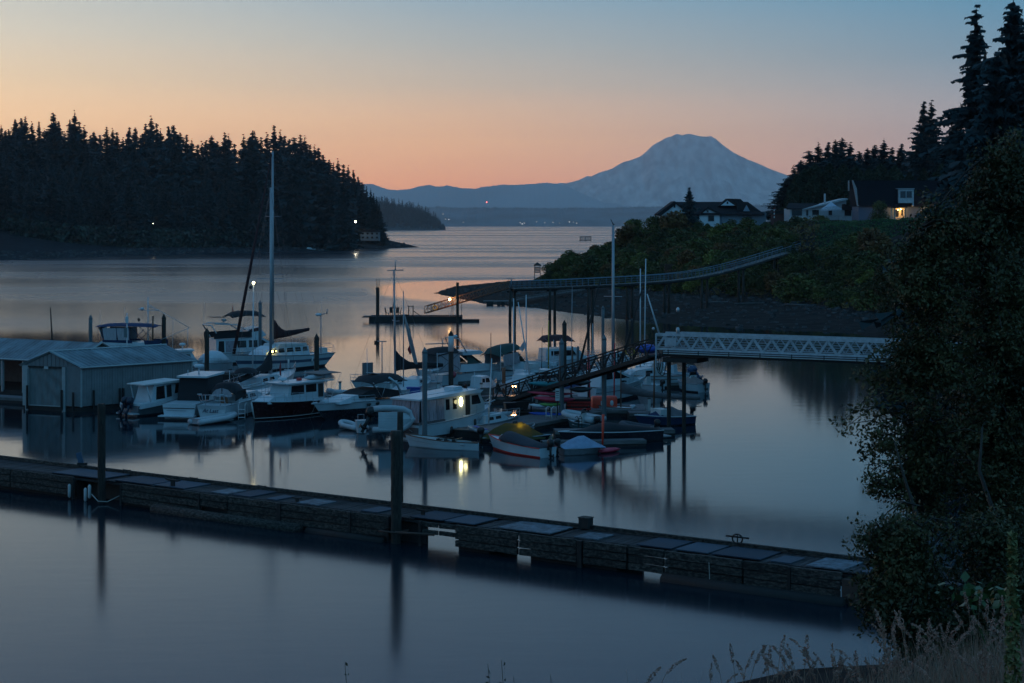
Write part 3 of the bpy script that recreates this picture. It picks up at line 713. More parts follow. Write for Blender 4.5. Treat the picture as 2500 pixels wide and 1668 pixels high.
# ---- left headland forest
def hl(x, y): return float(left_h(np.array([x]), np.array([y]))[0])
PK = [(3,307),(14,318),(38,290),(52,285),(62,282),(78,300),(95,295),(108,316),(130,277),(142,295),(158,322),(170,290),(182,274),(194,296),(205,310),(222,330),(230,321),(244,326),(260,308),(275,316),(285,321),(300,338),(315,313),(330,310),(347,322),(356,300),(369,287),(383,300),(392,318),(412,311),(425,306),(440,320),(455,327),(468,342),(482,352),(493,349),(503,344),(516,331),(530,340),(549,321),(558,332),(573,350),(595,333),(608,338),(616,319),(625,330),(637,333),(652,328),(669,305),(684,322),(694,334),(706,339),(718,331),(733,327),(744,336),(757,352),(768,358),(778,363),(790,378),(803,386),(814,395),(825,391),(838,400),(850,407),(863,416),(875,431),(884,441),(895,452),(905,462),(912,470),(919,481),(926,497),(930,515)]
cnt = 0
HOLM = ['tall dark conifer in the wooded headland left of the inlet']
for i, (px, py) in enumerate(PK):
    D = 1010+random.uniform(-25, 70)+(60 if px > 840 else 0)
    if px > 895: D = 1075
    x = PX(px, D); z0 = hl(x, D); zt = PZ(py, D); h = zt-z0
    pr = PRO[[0, 2, 5, 3, 1, 0, 4][i % 7]]
    lb = 'tall dark conifer whose tip stands on the skyline of the left headland'; gp = 'skyline conifers of the left headland'
    place_tree(pr, 'conifer_tree', (x, D, z0-0.5), h/30.5, max(0.8, h/30.5)*random.uniform(1.1, 1.6)*(0.7 if px > 890 else 1), random.uniform(0, 6.28), lb, group=gp); cnt += 1
peakx = [p[0] for p in PK]; peaky = [p[1] for p in PK]
for row, (D0, n) in enumerate([(905, 60), (945, 60), (985, 50), (1040, 55)]):
    for i in range(n):
        px = -60+(i+random.random())*1000/n
        D = D0+random.uniform(-18, 18)+max(0, (px-500))*0.24
        x = PX(px, D)
        sd = float(poly_sd(np.array([x]), np.array([D]), LSH)[0])
        if sd < 42: D += 45; x = PX(px, D); sd = float(poly_sd(np.array([x]), np.array([D]), LSH)[0])
        if sd < 24 or px > 928: continue
        z0 = hl(x, D); zmax = PZ(np.interp(px, peakx, peaky)+random.uniform(2, 20), D)
        h = min(random.uniform(24, 38), zmax-z0)
        if h < 9: continue
        place_tree(PRO[random.randrange(6)], 'conifer_tree', (x, D, z0-0.5), h/30.5, h/30.5*random.uniform(1.25, 1.7), random.uniform(0, 6.28),
                   'dark conifer on the wooded slope below the skyline of the left headland', group='slope conifers of the left headland'); cnt += 1
print('left trees', cnt)
# undergrowth and the wood's deeper rows, one mass
g = np.random.default_rng(21); P_ = []
for k in range(2600):
    px = g.uniform(-120, 925); D = g.uniform(880, 1130)+max(0, px-500)*0.2; x = PX(px, D); P_.append((x, D))
P_ = np.array(P_); sd = poly_sd(P_[:, 0], P_[:, 1], LSH); P_ = P_[sd > 30]; Z0 = left_h(P_[:, 0], P_[:, 1])
n = 34; base = np.repeat(np.column_stack([P_, Z0]), n, 0); q = g.normal(size=base.shape)*np.array([2.2, 2.2, 0]); q[:, 2] = g.random(len(base))**1.3*9
v, f = leaves(base+q, 1.7, g, 0.8)
tag(link('undergrowth', npmesh('undergrowth', v, f, foliage('undergrowth_leaves', (0.036, 0.055, 0.042), scale=0.05))), kind='stuff')

VV = []; g = np.random.default_rng(15); lv, lf = conifer(79, 30, 6.4, whorls=16, per=5, sprays=2, droop=0.3, size=1.5, power=0.8)
for k in range(700):
    px = g.uniform(-2000, -40); D = g.uniform(730, 1150); x = PX(px, D)
    if poly_sd(np.array([x]), np.array([D]), LSH)[0] < 26 or x < -860: continue
    s = g.uniform(0.75, 1.15); a = g.random()*6.28; c_, s_ = math.cos(a), math.sin(a)
    VV.append(np.column_stack([(lv[:, 0]*c_-lv[:, 1]*s_)*s+x, (lv[:, 0]*s_+lv[:, 1]*c_)*s+D, lv[:, 2]*s+hl(x, D)-0.5]))
v = np.concatenate(VV); tag(link('headland_wood', npmesh('headland_wood', v, np.arange(len(v)).reshape(-1, 3), fir_g)), kind='stuff')

# ---- wood on the middle headland (reads as one mass)
VV = []; g = np.random.default_rng(5)
lv, lf = conifer(77, 26, 4.6, whorls=8, per=5, sprays=1, droop=0.3, size=1.5)
for k in range(1100):
    px = g.uniform(905, 1090); D = g.uniform(4330, 4900); x = PX(px, D); z = float(mid_h(np.array([x]), np.array([float(D)]))[0])
    if z < 1.5: continue
    s = g.choice([0.55, 0.8, 1.0, 1.2, 1.55], p=[.2, .3, .25, .17, .08])*g.uniform(0.9, 1.1)*min(1.0, 0.35+z/30); a = g.random()*6.28; c_, s_ = math.cos(a), math.sin(a)
    VV.append(np.column_stack([(lv[:, 0]*c_-lv[:, 1]*s_)*s*1.3+x, (lv[:, 0]*s_+lv[:, 1]*c_)*s*1.3+D, lv[:, 2]*s+z-1]))
v = np.concatenate(VV); tag(link('far_wood', npmesh('far_wood', v, np.arange(len(v)).reshape(-1, 3), foliage('far_wood_foliage', (0.035, 0.060, 0.070), scale=0.02))), kind='stuff')  # foliage colour shifted to blue, with distance haze put into it
# treeline along the far shore
VV = []; lv2, lf2 = conifer(78, 24, 6, whorls=4, per=3, sprays=1, droop=0.3, size=1.8)
FS = [(-600,512),(900,512),(1000,509),(1040,507),(1075,505),(1110,508),(1180,507),(1260,507),(1330,509),(1400,508),(1480,508),(1530,506),(1600,505),(1700,505),(1800,502),(1860,501),(1905,499),(2000,498)]
for k in range(2600):
    px = g.uniform(930, 2000); D = 13500+g.uniform(-60, 120); top = np.interp(px, [p[0] for p in FS], [p[1] for p in FS])
    s = g.uniform(0.5, 1.0)*(1.3 if g.random() < 0.06 else 1); x = PX(px, D); z = PZ(top, D)-16+g.uniform(-6, 0)
    VV.append(lv2*s*np.array([1.5, 1.5, 1])+np.array([x, D, z]))
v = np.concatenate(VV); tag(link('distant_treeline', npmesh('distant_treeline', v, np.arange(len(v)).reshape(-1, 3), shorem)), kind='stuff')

# ---- plateau trees behind the houses on the right
def hr(x, y): return float(right_h(np.array([float(x)]), np.array([float(y)]))[0])
dark_g = foliage('cedar_foliage', (0.026, 0.038, 0.020), scale=0.3)
def cedar(seed, h, r, n=6500, leaf=0.6, m=None):
    """dense broad evergreen: foliage sprays on a ragged cone"""
    g = np.random.default_rng(seed); t = g.random(n)**0.75; a = g.random(n)*6.283
    prof_ = np.where(t < 0.2, 0.75+t*1.25, (1-(t-0.2)/0.8)**0.72)
    lump = 0.55+0.85*vnoise(a*3.2+seed, t*11+seed*2)
    rad = r*prof_*lump*(0.45+0.55*g.random(n)**0.35)
    p = np.column_stack([np.cos(a)*rad, np.sin(a)*rad, h*(0.03+t*0.97)+g.normal(size=n)*0.15])
    v, f = leaves(p, leaf, g, 0.5); return npmesh('crown', v, f, m or dark_g)
CED = [(cedar(31+i, 20, rr), trunk_mesh(18, 0.35)) for i, rr in enumerate((4.6, 5.6, 4.0, 5.0))]
ORD = 'first second third fourth fifth sixth seventh eighth ninth tenth eleventh twelfth thirteenth fourteenth fifteenth sixteenth seventeenth eighteenth nineteenth'.split()
PT = [(1922,438,430,1.0),(1938,412,432,.9),(1955,392,436,1),(1975,366,440,1.1),(1998,352,446,1),(2022,350,452,1),(2040,342,438,.9),(2056,334,442,1),(2076,352,446,1),(2098,372,450,1.1),(2118,362,440,1),(2136,352,452,1),(2158,343,444,1),(2178,362,450,.9),(2200,352,446,.9),(2222,372,440,1),(2240,352,436,1),(2290,352,440,1.1),(2312,330,445,1),(1990,400,425,1.2),(2060,400,420,1.3),(2150,400,424,1.3),(2220,420,420,1.2),(2300,400,420,1.2),(1945,425,424,1.1),(1965,412,426,1.2),(2025,398,424,1.2),(2090,404,422,1.2),(2120,410,426,1.1),(2185,404,424,1.2),(2255,410,422,1.1)]
for i, (px, py, D, sx) in enumerate(PT):
    x = PX(px, D); z0 = hr(x, D); h = PZ(py, D)-z0
    place_tree(PRO[(0, 2, 5, 3)[i % 4]] if i < 19 else CED[i % 4], 'evergreen_tree', (x, D, z0), h/30.6 if i < 19 else h/20.3, sx*1.3 if i < 19 else sx*h/20.3*1.25, random.uniform(0, 6.28), ('%s evergreen from the left in the row on the skyline behind the hilltop houses' % ORD[i]) if i < 19 else ('%s evergreen from the left in the lower row just behind the hilltop houses' % ORD[i-19]), group='evergreens behind the hilltop houses')
for i, (px, py) in enumerate([(2255, 249), (2274, 249)]):
    D = 430; x = PX(px, D); z0 = hr(x, D); h = PZ(py, D)-z0
    place_tree(PRO[0 if i else 2], 'twin_fir', (x, D, z0), h/30.9, 1.45, 1.3+i*2, ('left' if i == 0 else 'right')+' one of the twin pointed firs rising above the hilltop evergreens', group='twin firs on the plateau')
# pointed tree in front of the white bungalow
D = 388; x = PX(1683, D); z0 = hr(x, D); h = PZ(460, D)-z0
e = empty('yard_tree', (x, D, z0), 0, 'dark pointed cedar standing in front of the white bungalow', 'tree')
vy, fy = conifer(52, h, 2.9, whorls=34, per=8, sprays=6, droop=0.2, gap=0.2, power=0.7, size=1.0); link('crown', npmesh('crown', vy, fy, fir_g), e); link('trunk', trunk_mesh(h*0.9, 0.2), e)

# ---- bushes and scrub over the bluff
bush_m = [foliage('bush_green', (0.060, 0.075, 0.022), scale=0.5, col2=(0.15, 0.15, 0.035)), foliage('bush_dark', (0.038, 0.050, 0.020), scale=0.5, col2=(0.10, 0.105, 0.030)), foliage('bush_russet', (0.15, 0.075, 0.028), scale=0.6, col2=(0.23, 0.13, 0.04)), foliage('bush_lime', (0.17, 0.18, 0.035), scale=0.6)]
BUSH = []
for i in range(8):
    v, f = round_tree(60+i, 2.6, 2.3, 2600, 0.30, None, blobs=8, base=0.0); BUSH.append(npmesh('shrub', v, f, bush_m[[0, 1, 0, 1, 2, 0, 1, 3][i]]))
g = np.random.default_rng(9); nb = 0; PB = []
while nb < 285:
    px = g.uniform(1325, 2140); D = g.uniform(268, 405); x = PX(px, D); b = float(poly_sd(np.array([x]), np.array([D]), BLF)[0])
    if b < 0.3 or b > 34 or (b > 26 and g.random() < 0.6): continue
    if any((x-a)**2+(D-c)**2 < 5 for a, c in PB): continue
    if (1940 < px < 2050 and b > 12) or (px > 2000 and b > 15): continue
    PB.append((x, D)); k = int(g.integers(0, 8)); s = g.choice([0.5, 0.8, 1.1, 1.5, 2.0], p=[.2, .32, .28, .14, .06])*g.uniform(0.85, 1.15)*(0.7 if b > 24 else 1)
    if k == 7 and g.random() < 0.6: k = 0
    o = link('shrub', BUSH[k], None, (x, D, hr(x, D)-0.5*s), g.random()*6.28, (s*1.25, s*1.25, s*g.uniform(0.75, 1.15)))
    lb = {0: 'green leafy shrub growing on the bluff above the beach', 1: 'dark shrub growing on the bluff above the beach', 2: 'russet brown shrub growing on the bluff above the beach', 3: 'bright lime green shrub growing on the bluff above the beach'}[[0, 1, 0, 1, 2, 0, 1, 3][k]]
    tag(o, lb, 'shrub', {0: 'green shrubs on the bluff', 1: 'dark shrubs on the bluff', 2: 'russet shrubs on the bluff', 3: 'lime shrubs on the bluff'}[[0, 1, 0, 1, 2, 0, 1, 3][k]]); nb += 1
# low cover between them
n = 90000; px = g.uniform(1300, 2500, n); D = g.uniform(225, 415, n); x = (px-CX)*D/F; b = poly_sd(x, D, BLF); k = (b > -0.5) & (b < 60) & ((px < 2000) | (b < 15)) & ((b < 30) | (g.random(n) < 0.25)); x, D = x[k], D[k]
p = np.column_stack([x, D, right_h(x, D)+g.random(len(x))*0.9]); v, f = leaves(p, 0.55, g, 0.7)
tag(link('ground_cover', npmesh('ground_cover', v, f, foliage('scrub_leaves', (0.055, 0.060, 0.020), scale=0.12, col2=(0.16, 0.10, 0.03)))), kind='stuff')

# ---- big firs at the right edge
def big_fir(seed, h, r, D, px, label, **kw):
    v, f = conifer(seed, h, r, **kw); x = PX(px, D); z0 = hr(x, D)
    e = empty('tall_fir', (x, D, z0), 0, label, 'tree', 'tall firs at the right edge'); link('crown', npmesh('crown', v, f, fir_g), e); link('trunk', trunk_mesh(h*0.98, 0.42), e); return e
def hgt(px, py, D): return PZ(py, D)-hr(PX(px, D), D)
big_fir(101, hgt(2383, 14, 160)/1.02, 8.6, 160, 2383, 'tall sparse fir with open sky between its branches, right of the twin firs', whorls=60, per=7, sprays=13, droop=0.5, gap=0.42, power=0.85, size=0.85)
big_fir(102, hgt(2472, -8, 150)/1.02, 10.0, 150, 2474, 'tall dense fir cut by the right edge of the picture', whorls=76, per=8, sprays=12, droop=0.45, gap=0.3, power=0.8, size=0.95)
big_fir(103, hgt(2560, -60, 140), 6.5, 140, 2560, 'tall fir mostly beyond the right edge of the picture', whorls=50, per=7, sprays=11, droop=0.36, gap=0.10, power=0.6, size=0.8)
big_fir(104, hgt(2432, 130, 140)/1.02, 8.5, 140, 2432, 'shorter dark fir filling the gap between the two tall firs', whorls=54, per=8, sprays=10, droop=0.4, gap=0.3, power=0.75, size=1.0)
big_fir(105, hgt(2335, 270, 175)/1.02, 6.5, 175, 2335, 'shorter dark fir just left of the sparse tall fir', whorls=44, per=8, sprays=10, droop=0.4, gap=0.3, power=0.75, size=1.0)
mid_g = foliage('broadleaf_dark', (0.032, 0.038, 0.014), scale=0.4, col2=(0.085, 0.070, 0.022))
for i, (px, py, D, w, lb) in enumerate([(2352, 400, 185, 5.0, 'round broadleaf tree below the sparse tall fir'), (2438, 330, 150, 5.6, 'large broadleaf tree between the two tall firs, reddish brown tints'), (2300, 500, 190, 3.8, 'broadleaf tree beside the lamp lit end of the dark house'), (2250, 560, 215, 4.5, 'low spreading tree on the bank right of the beach'), (2380, 560, 130, 5.2, 'broadleaf tree standing behind the right half of the footbridge'), (2500, 480, 120, 6, 'broadleaf tree on the bank at the far right end of the footbridge'), (2180, 625, 232, 4.2, 'leafy tree at the right end of the dark beach'),
        (2330, 610, 160, 4.5, 'dark leafy tree on the far bank above the footbridge rail'), (2440, 620, 125, 4.8, 'dark leafy tree just above the right end of the footbridge')]):
    x = PX(px, D); z0 = hr(x, D); h = max(4, PZ(py, D)-z0)
    v, f = round_tree(200+i, h, w, 16000, 0.34, None, blobs=16, base=0.05)
    e = empty('broadleaf_tree', (x, D, z0), 0, lb, 'tree', 'broadleaf trees on the right bank'); link('crown', npmesh('crown', v, f, mid_g), e); link('trunk', trunk_mesh(h*0.8, 0.3), e)

for px, py, D, w_, m_, lb in ((1556, 530, 392, 1.6, bush_m[0], 'small loose leafy tree on the bluff crest left of the bungalow'), (1597, 540, 394, 1.5, bush_m[1], 'dark rounded hedge bush beside the left wall of the bungalow'), (1705, 545, 386, 2.0, bush_m[1], 'dark bush before the middle gable of the bungalow'), (1832, 540, 386, 2.2, bush_m[0], 'broad green bush at the right end of the bungalow'), (1905, 545, 372, 2.4, bush_m[1], 'dark bush right of the flagpole foot'), (2150, 492, 352, 3.4, bush_m[1], 'dark spreading garden tree before the left half of the dark roofed house'), (2005, 545, 362, 2.0, bush_m[0], 'left clipped bush beside the garden steps'), (2052, 543, 362, 2.0, bush_m[1], 'right clipped bush beside the garden steps')):
    x = PX(px, D); z0 = hr(x, D)-0.3; h = max(1.2, PZ(py, D)-z0); v, f = round_tree(int(px), h, w_, 4200, 0.26, None, blobs=10, base=0.0)
    e = empty('garden_bush', (x, D, z0), 0, lb, 'bush'); link('foliage', npmesh('foliage', v, f, m_), e)
# ---- near foliage at the right: a leafy tree on the bank under the camera
near_g = mat('near_leaves', (0.030, 0.032, 0.010), 0.6, var=0.5, scale=0.9, col2=(0.11, 0.088, 0.032), spec=0.4)
def near_tree(seed, D0, outline, n, leaf, spread, label, trunks, dens=1.0, hole=0.0):
    """outline: image-side polygon of the crown's silhouette, filled with leaf clusters on twigs over its depth"""
    g = np.random.default_rng(seed); ox = [p[0] for p in outline]; oy = [p[1] for p in outline]
    poly = [((px-CX)*D0/F, HC-(py-HY)*D0/F) for px, py in outline]
    x0, x1 = min(p[0] for p in poly), max(p[0] for p in poly); z0, z1 = min(p[1] for p in poly), max(p[1] for p in poly)
    bx = (trunks[0][0]+trunks[-1][0])/2; gz = hr(bx, D0)
    nb = n//150; cx = g.uniform(x0, x1, nb*8); cz = g.uniform(z0, z1, nb*8); sd = poly_sd(cx, cz, poly); nz = vnoise(cx*1.1+seed, cz*1.1+5)
    k = (sd > -0.05) & ((nz > hole) | (g.random(len(cx)) < 0.25)) & ((sd < 0.5) | (g.random(len(cx)) < 0.62)); cx, cz, sd = cx[k][:nb], cz[k][:nb], sd[k][:nb]
    th = np.minimum(spread, 0.3+np.clip(sd, 0, 9)*0.9); cy = D0+(g.random(len(cx))-0.5)*2*th
    P3 = []; b = MB()
    for i in range(len(cx)):
        tip = np.array([cx[i], cy[i], cz[i]]); tr = min(trunks, key=lambda q: abs(q[0]-cx[i])+g.random()); L_ = abs(tip[0]-tr[0])+0.4
        rz_ = min(max(tip[2]+g.uniform(-0.7, 0.5)*L_*0.8, gz+0.4), gz+tr[2]); root = np.array([tr[0]+tr[1]*(rz_-gz)/tr[2], D0, rz_]); ctl = (root+tip)/2+np.array([0, 0, 0.28*L_+0.1])
        crv = lambda t: root*(1-t)**2+ctl*2*t*(1-t)+tip*t*t
        b.tube([crv(t)-np.array([bx, D0, gz]) for t in (0, 0.35, 0.7, 1.0)], 0.020, 4, 0.005)
        reach = min(0.75, 1.3/max(L_, 0.3))
        for q in range(12):
            t = 1-reach*g.random()**1.2; p = crv(t)+g.normal(size=3)*np.array([0.17, 0.17, 0.11])*(1.3-t*0.7)-np.array([0, 0, 0.05*q*0.3])
            P3.append((p, 13))
    cen = np.array([p for p, _ in P3]); k = 13
    base = np.repeat(cen, k, 0); off = g.normal(size=base.shape)*np.array([0.055, 0.055, 0.055])
    v, f = leaves(base+off*(0.7+0.8*g.random((len(base), 1))), leaf, g, 0.5)
    e = empty('leafy_tree', (bx, D0, gz), 0, label, 'tree')
    v = v-np.array([bx, D0, gz]); link('crown', npmesh('crown', v, f, near_g), e); b.build('branches', bark, e)
    for (tx, dx, hh, rr) in trunks:
        b = MB(); pts = []; a0 = hr(tx, D0)-0.5-gz
        for q in range(7):
            t = q/6; pts.append((tx-bx+dx*t+0.12*math.sin(q*1.9+tx), 0.25*math.sin(q*1.3), a0+(hh+0.5)*t))
        b.tube([(p[0], p[1]+0.7, p[2]) for p in pts], rr, 9, rr*0.12); b.build('trunk', bark, e)
    return e
O1 = [(2560,300),(2475,330),(2430,400),(2385,440),(2320,520),(2270,600),(2205,620),(2165,670),(2165,730),(2200,770),(2225,810),(2200,850),(2160,890),(2115,925),(2070,960),(2055,1010),(2060,1060),(2085,1110),(2100,1170),(2115,1195),(2140,1180),(2150,1140),(2180,1120),(2205,1190),(2215,1290),(2240,1330),(2260,1250),(2300,1240),(2330,1330),(2560,1400)]
near_tree(301, 30, O1, 84000, 0.078, 2.2, 'big leafy tree filling the right side in front of the footbridge', [(7.4, -0.25, 7.6, 0.11), (8.3, 0.2, 8.8, 0.14)], hole=0.42)
O2 = [(2560,1350),(2440,1290),(2340,1300),(2280,1350),(2240,1370),(2190,1340),(2160,1300),(2140,1250),(2125,1290),(2105,1310),(2110,1350),(2150,1390),(2135,1410),(2095,1440),(2110,1480),(2130,1510),(2105,1560),(2140,1590),(2180,1600),(2230,1640),(2300,1650),(2350,1600),(2560,1600)]
near_tree(302, 26, O2, 46000, 0.075, 1.5, 'lower leafy bush under the big tree beside the end of the breakwater', [(6.3, -0.2, 3.2, 0.09), (7.2, 0.2, 3.4, 0.1)], hole=0.34)
O3 = [(2600,500),(2400,520),(2300,640),(2300,800),(2320,900),(2330,1000),(2340,1100),(2370,1170),(2400,1300),(2420,1500),(2600,1560)]
near_tree(303, 40, O3, 46000, 0.12, 2.6, 'shadowed leafy tree standing behind the big tree at the right edge', [(11.5, 0.3, 8.0, 0.2), (13.5, 0.3, 8.0, 0.2)], hole=0.12)
# ---- dry grasses with seed heads at the bottom right, stalks of weeds at the bottom edge
straw = mat('dry_grass', (0.34, 0.18, 0.12), 0.8, var=0.35, scale=2.0, col2=(0.46, 0.28, 0.19))
strawd = mat('seed_heads', (0.42, 0.23, 0.17), 0.9, var=0.3, scale=6.0)
def blade_field(seed, n, f_xy, hrange, width):
    g = np.random.default_rng(seed); V = []; Fc = []
    for i in range(n):
        x, y = f_xy(g); z = hr(x, y); h = g.uniform(*hrange); a = g.random()*6.28; bend = g.uniform(0.05, 0.4)*h
        d = np.array([math.cos(a), math.sin(a), 0]); w = np.array([-d[1], d[0], 0])*width
        o = len(V)
        for t, k in ((0, 1.0), (0.5, 0.8), (1, 0.15)):
            c = np.array([x, y, z])+d*bend*t*t+np.array([0, 0, h*t]); V += [c-w*k, c+w*k]
        Fc += [(o, o+1, o+3, o+2), (o+2, o+3, o+5, o+4)]
    return np.array(V), np.array(Fc)
def near_xy(g):
    px = 2080+520*g.random()**0.7 if g.random() < 0.93 else g.uniform(1550, 2500); D = g.uniform(9.5, 17); return PX(px, D), D
v, f = blade_field(401, 4200, near_xy, (0.2, 0.6), 0.003)
tag(link('dry_grass', npmesh('dry_grass', v, f, straw)), kind='stuff')
def grass_stalk(px, py, D, lean, s=1.0):
    """one stalk of foxtail grass: stem part and a plume"""
    x = PX(px, D); z1 = PZ(py, D); z0 = min(hr(x, D), z1-0.25); h = z1-z0
    e = empty('grass_stalk', (x-lean*0.35, D, z0), 0, 'dry grass stalk with a feathery seed head at the bottom of the picture', 'grass stalk', 'seed stalks at the bottom edge')
    b = MB(); pts = [(lean*0.35*(t/5)**2, 0, h*0.93*t/5) for t in range(6)]; b.tube(pts, 0.0028*s, 4, 0.0015*s); b.build('stem', straw, e)
    g = np.random.default_rng(int(px*7+py)); n = 90; t = g.random(n); r_ = 0.010*s*np.sin(np.pi*(0.12+0.85*t))
    a = g.random(n)*6.28; L = 0.14*s
    p = np.column_stack([lean*0.35+lean*0.22*t*L/0.14+np.cos(a)*r_, np.sin(a)*r_, h*0.93-0.02+t*L-(abs(lean)*0.12*t*t)*L/0.14])
    v, f = leaves(p, 0.020*s, g, 0.3, 0.0); link('seed_head', npmesh('seed_head', v, f, strawd), e)
g = random.Random(5)
for px, py in [(1578,1652),(1630,1622),(1735,1640),(1770,1655),(1822,1610),(1845,1592),(1870,1600),(1905,1572),(1918,1590),(1935,1596),(1962,1562),(1985,1590),(2010,1602),(2035,1600),(2048,1625),(2075,1590),(2095,1605),(2120,1618),(2142,1628),(2165,1600),(2190,1590),(2215,1572),(2240,1560),(2262,1580),(2290,1545),(2310,1530),(2335,1550),(2350,1500),(2365,1470),(2392,1450),(2410,1480),(2430,1500),(2380,1520),(2450,1470),(2260,1610),(2300,1600),(2340,1590),(2400,1560),(2150,1640),(2060,1650),(1990,1640),(2210,1640),(2320,1640),(2440,1600)]+[(g.uniform(2150,2500), g.uniform(1500,1640)) for _ in range(60)]+[(g.uniform(1750,2200), g.uniform(1570,1650)) for _ in range(26)]:
    grass_stalk(px, py, g.uniform(9.5, 13.5), g.uniform(-0.5, 0.5), g.uniform(0.8, 1.25))
weed = mat('weed_leaves', (0.030, 0.045, 0.020), 0.7, var=0.3, scale=5)
def weed_stalk(px, py, D, lab, nl=16, big=False, col=None):
    x = PX(px, D); z1 = PZ(py, D); z0 = min(hr(x, D), z1-0.2); h = z1-z0
    e = empty('weed', (x, D, z0), 0, lab, 'plant'); b = MB(); b.tube([(0, 0, 0), (0.015, 0, h*0.5), (-0.01, 0, h)], 0.004 if not big else 0.012, 5, 0.0015); b.build('stem', col or weed, e)
    g = np.random.default_rng(int(px)); V = []
    n = nl*10 if big else nl; t = 1-g.random(n)*min(1.0, (1.05 if big else 0.32)/h); a = g.random(n)*6.28; r_ = (0.035 if big else 0.022)*(1.15-t+0.25)
    p = np.column_stack([np.cos(a)*r_, np.sin(a)*r_, h*t]); v, f = leaves(p, 0.026 if not big else 0.045, g, 0.5); link('leaf_cluster', npmesh('leaf_cluster', v, f, col or weed), e)
weed_stalk(846, 1620, 10.5, 'small thin weed sprig at the bottom edge, leftmost of the sprigs')
weed_stalk(1195, 1620, 10.5, 'left stem of the pair of weed sprigs at the bottom centre')
weed_stalk(1228, 1612, 10.7, 'right stem of the pair of weed sprigs at the bottom centre')
weed_stalk(1348, 1648, 10.5, 'short weed sprig right of the pair at the bottom centre')
weed_stalk(1258, 1652, 10.4, 'tiny weed sprig between the pair and the short one')
mull = mat('mullein_flower_spike', (0.14, 0.19, 0.04), 0.7, var=0.4, scale=9, col2=(0.26, 0.20, 0.08))
weed_stalk(2472, 1300, 9.2, 'tall yellow green mullein spike in front of the trees at the right edge', 60, True, mull)
gl = mat('bramble_leaf', (0.05, 0.10, 0.025), 0.5, var=0.3, scale=6)
g2 = np.random.default_rng(12); p = np.column_stack([PX(2390, 14)+g2.normal(size=60)*0.16, 14+g2.normal(size=60)*0.12, PZ(1450, 14)+g2.normal(size=60)*0.05])
z0 = hr(PX(2390, 14), 14); e = empty('bramble', (PX(2390, 14), 14, z0), 0, 'bright green bramble leaves in front of the dark bush at the right', 'plant')
v, f = leaves(p-np.array([PX(2390, 14), 14, z0]), 0.085, g2, 0.8, 0.4); link('leaf_cluster', npmesh('leaf_cluster', v, f, gl), e)['kind'] = 'stuff'
b = MB(); b.tube([(0, 0, 0), (0.1, 0, 0.4), (-0.1, 0, PZ(1450, 14)-z0)], 0.006, 5); b.build('stem', gl, e)
# ================================================================ THE BOATS
# -- trawler yacht with blue canvas, behind the boathouse
s = Boat('flybridge_trawler', 'white trawler yacht with a blue topped flybridge rising behind the boathouse', 'boat', (412, 889), (205, 887))
s.hull(3.4, 1.1, 1.9, rake=1.0, stripe=navy, rail=navy)
s.house('cabin', [(0.8, 1.0), (0.8, 2.1), (6.6, 2.25), (7.3, 1.5), (7.3, 1.0)], 2.9, white)
s.win([(1.0, 1.7), (1.7, 1.7), (1.7, 1.92), (1.0, 1.92)]).win([(2.2, 1.65), (3.4, 1.65), (3.4, 1.98), (2.2, 1.98)]).win([(3.7, 1.65), (5.0, 1.65), (5.0, 2.0), (3.7, 2.0)])
s.house('flybridge', [(2.0, 2.1), (2.0, 2.35), (6.9, 2.55), (7.6, 2.2), (7.2, 2.1)], 2.7, white, 0.05)
# vinyl enclosure with blue frames
s.plate('vinyl_panel', [(6.85, 1.25, 2.55), (7.35, 1.2, 3.95), (7.35, -1.2, 3.95), (6.85, -1.25, 2.55)], clearv)
for sg in (-1, 1):
    for a, b_ in ((5.3, 6.75), (3.9, 5.2)): s.plate('vinyl_panel', [(a+0.05, sg*1.3, 2.6), (a+0.1, sg*1.22, 3.9), (b_+0.2, sg*1.22, 3.9), (b_-0.05, sg*1.3, 2.6)], clearv, 0.02)
    s.plate('canvas_skirt', [(0.6, sg*1.33, 1.15), (0.5, sg*1.33, 2.6), (2.3, sg*1.33, 2.6), (2.0, sg*1.33, 1.15)], navy)
    s.plate('canvas_skirt', [(3.6, sg*1.335, 2.28), (3.6, sg*1.335, 2.62), (6.9, sg*1.335, 2.62), (6.9, sg*1.335, 2.40)], navy)
s.tubes('enclosure_frame', [[(7.4, y, 2.5), (7.4, y, 4.0)] for y in (-1.25, -0.4, 0.4, 1.25)]+[[(x, sg*1.3, 2.4), (x+0.15, sg*1.24, 4.0)] for x in (5.25, 3.85, 6.8) for sg in (-1, 1)]+[[(3.7, sg*1.25, 3.9), (2.2, sg*1.3, 2.5)] for sg in (-1, 1)]+[[(2.3, sg*1.25, 3.8), (3.6, sg*1.3, 2.5)] for sg in (-1, 1)], 0.035, navy)
s.bimini(1.0, 7.7, 2.7, 4.15, navy, 0.22, 0.15, False)
s.mast(2.3, 2.4, 7.2, 0.07, sparw)
s.tubes('mast_yard', [[(1.1, 0, 5.75), (3.2, 0, 5.75)], [(3.3, 0, 5.7), (3.3, 0, 6.0)], [(2.3, 0, 6.2), (1.3, 0, 5.75)]], 0.035, sparw)
s.radar(2.95, 0, 5.76, 5.80, 0.22)
s.tubes('davit_boom', [[(0.9, 0, 2.6), (-2.3, 0, 3.9)], [(-2.3, 0, 3.9), (2.3, 0, 6.4)], [(-2.1, 0, 3.9), (-2.1, 0, 1.6)]], 0.03, sparw)
s.tubes('orange_pole', [[(1.5, 0.9, 1.0), (1.45, 0.9, 5.2)]], 0.09, wood)
s.tubes('whip_antenna', [[(7.2, 1.1, 4.2), (7.25, 1.1, 5.9)], [(5.3, -1.1, 4.2), (5.3, -1.1, 6.0)]], 0.012, sparw, 4)
s.plate('radar_reflector', [(3.3, 0, 4.5), (3.15, 0, 4.7), (3.3, 0, 4.95), (3.5, 0, 4.75)], darkw, 0.05)
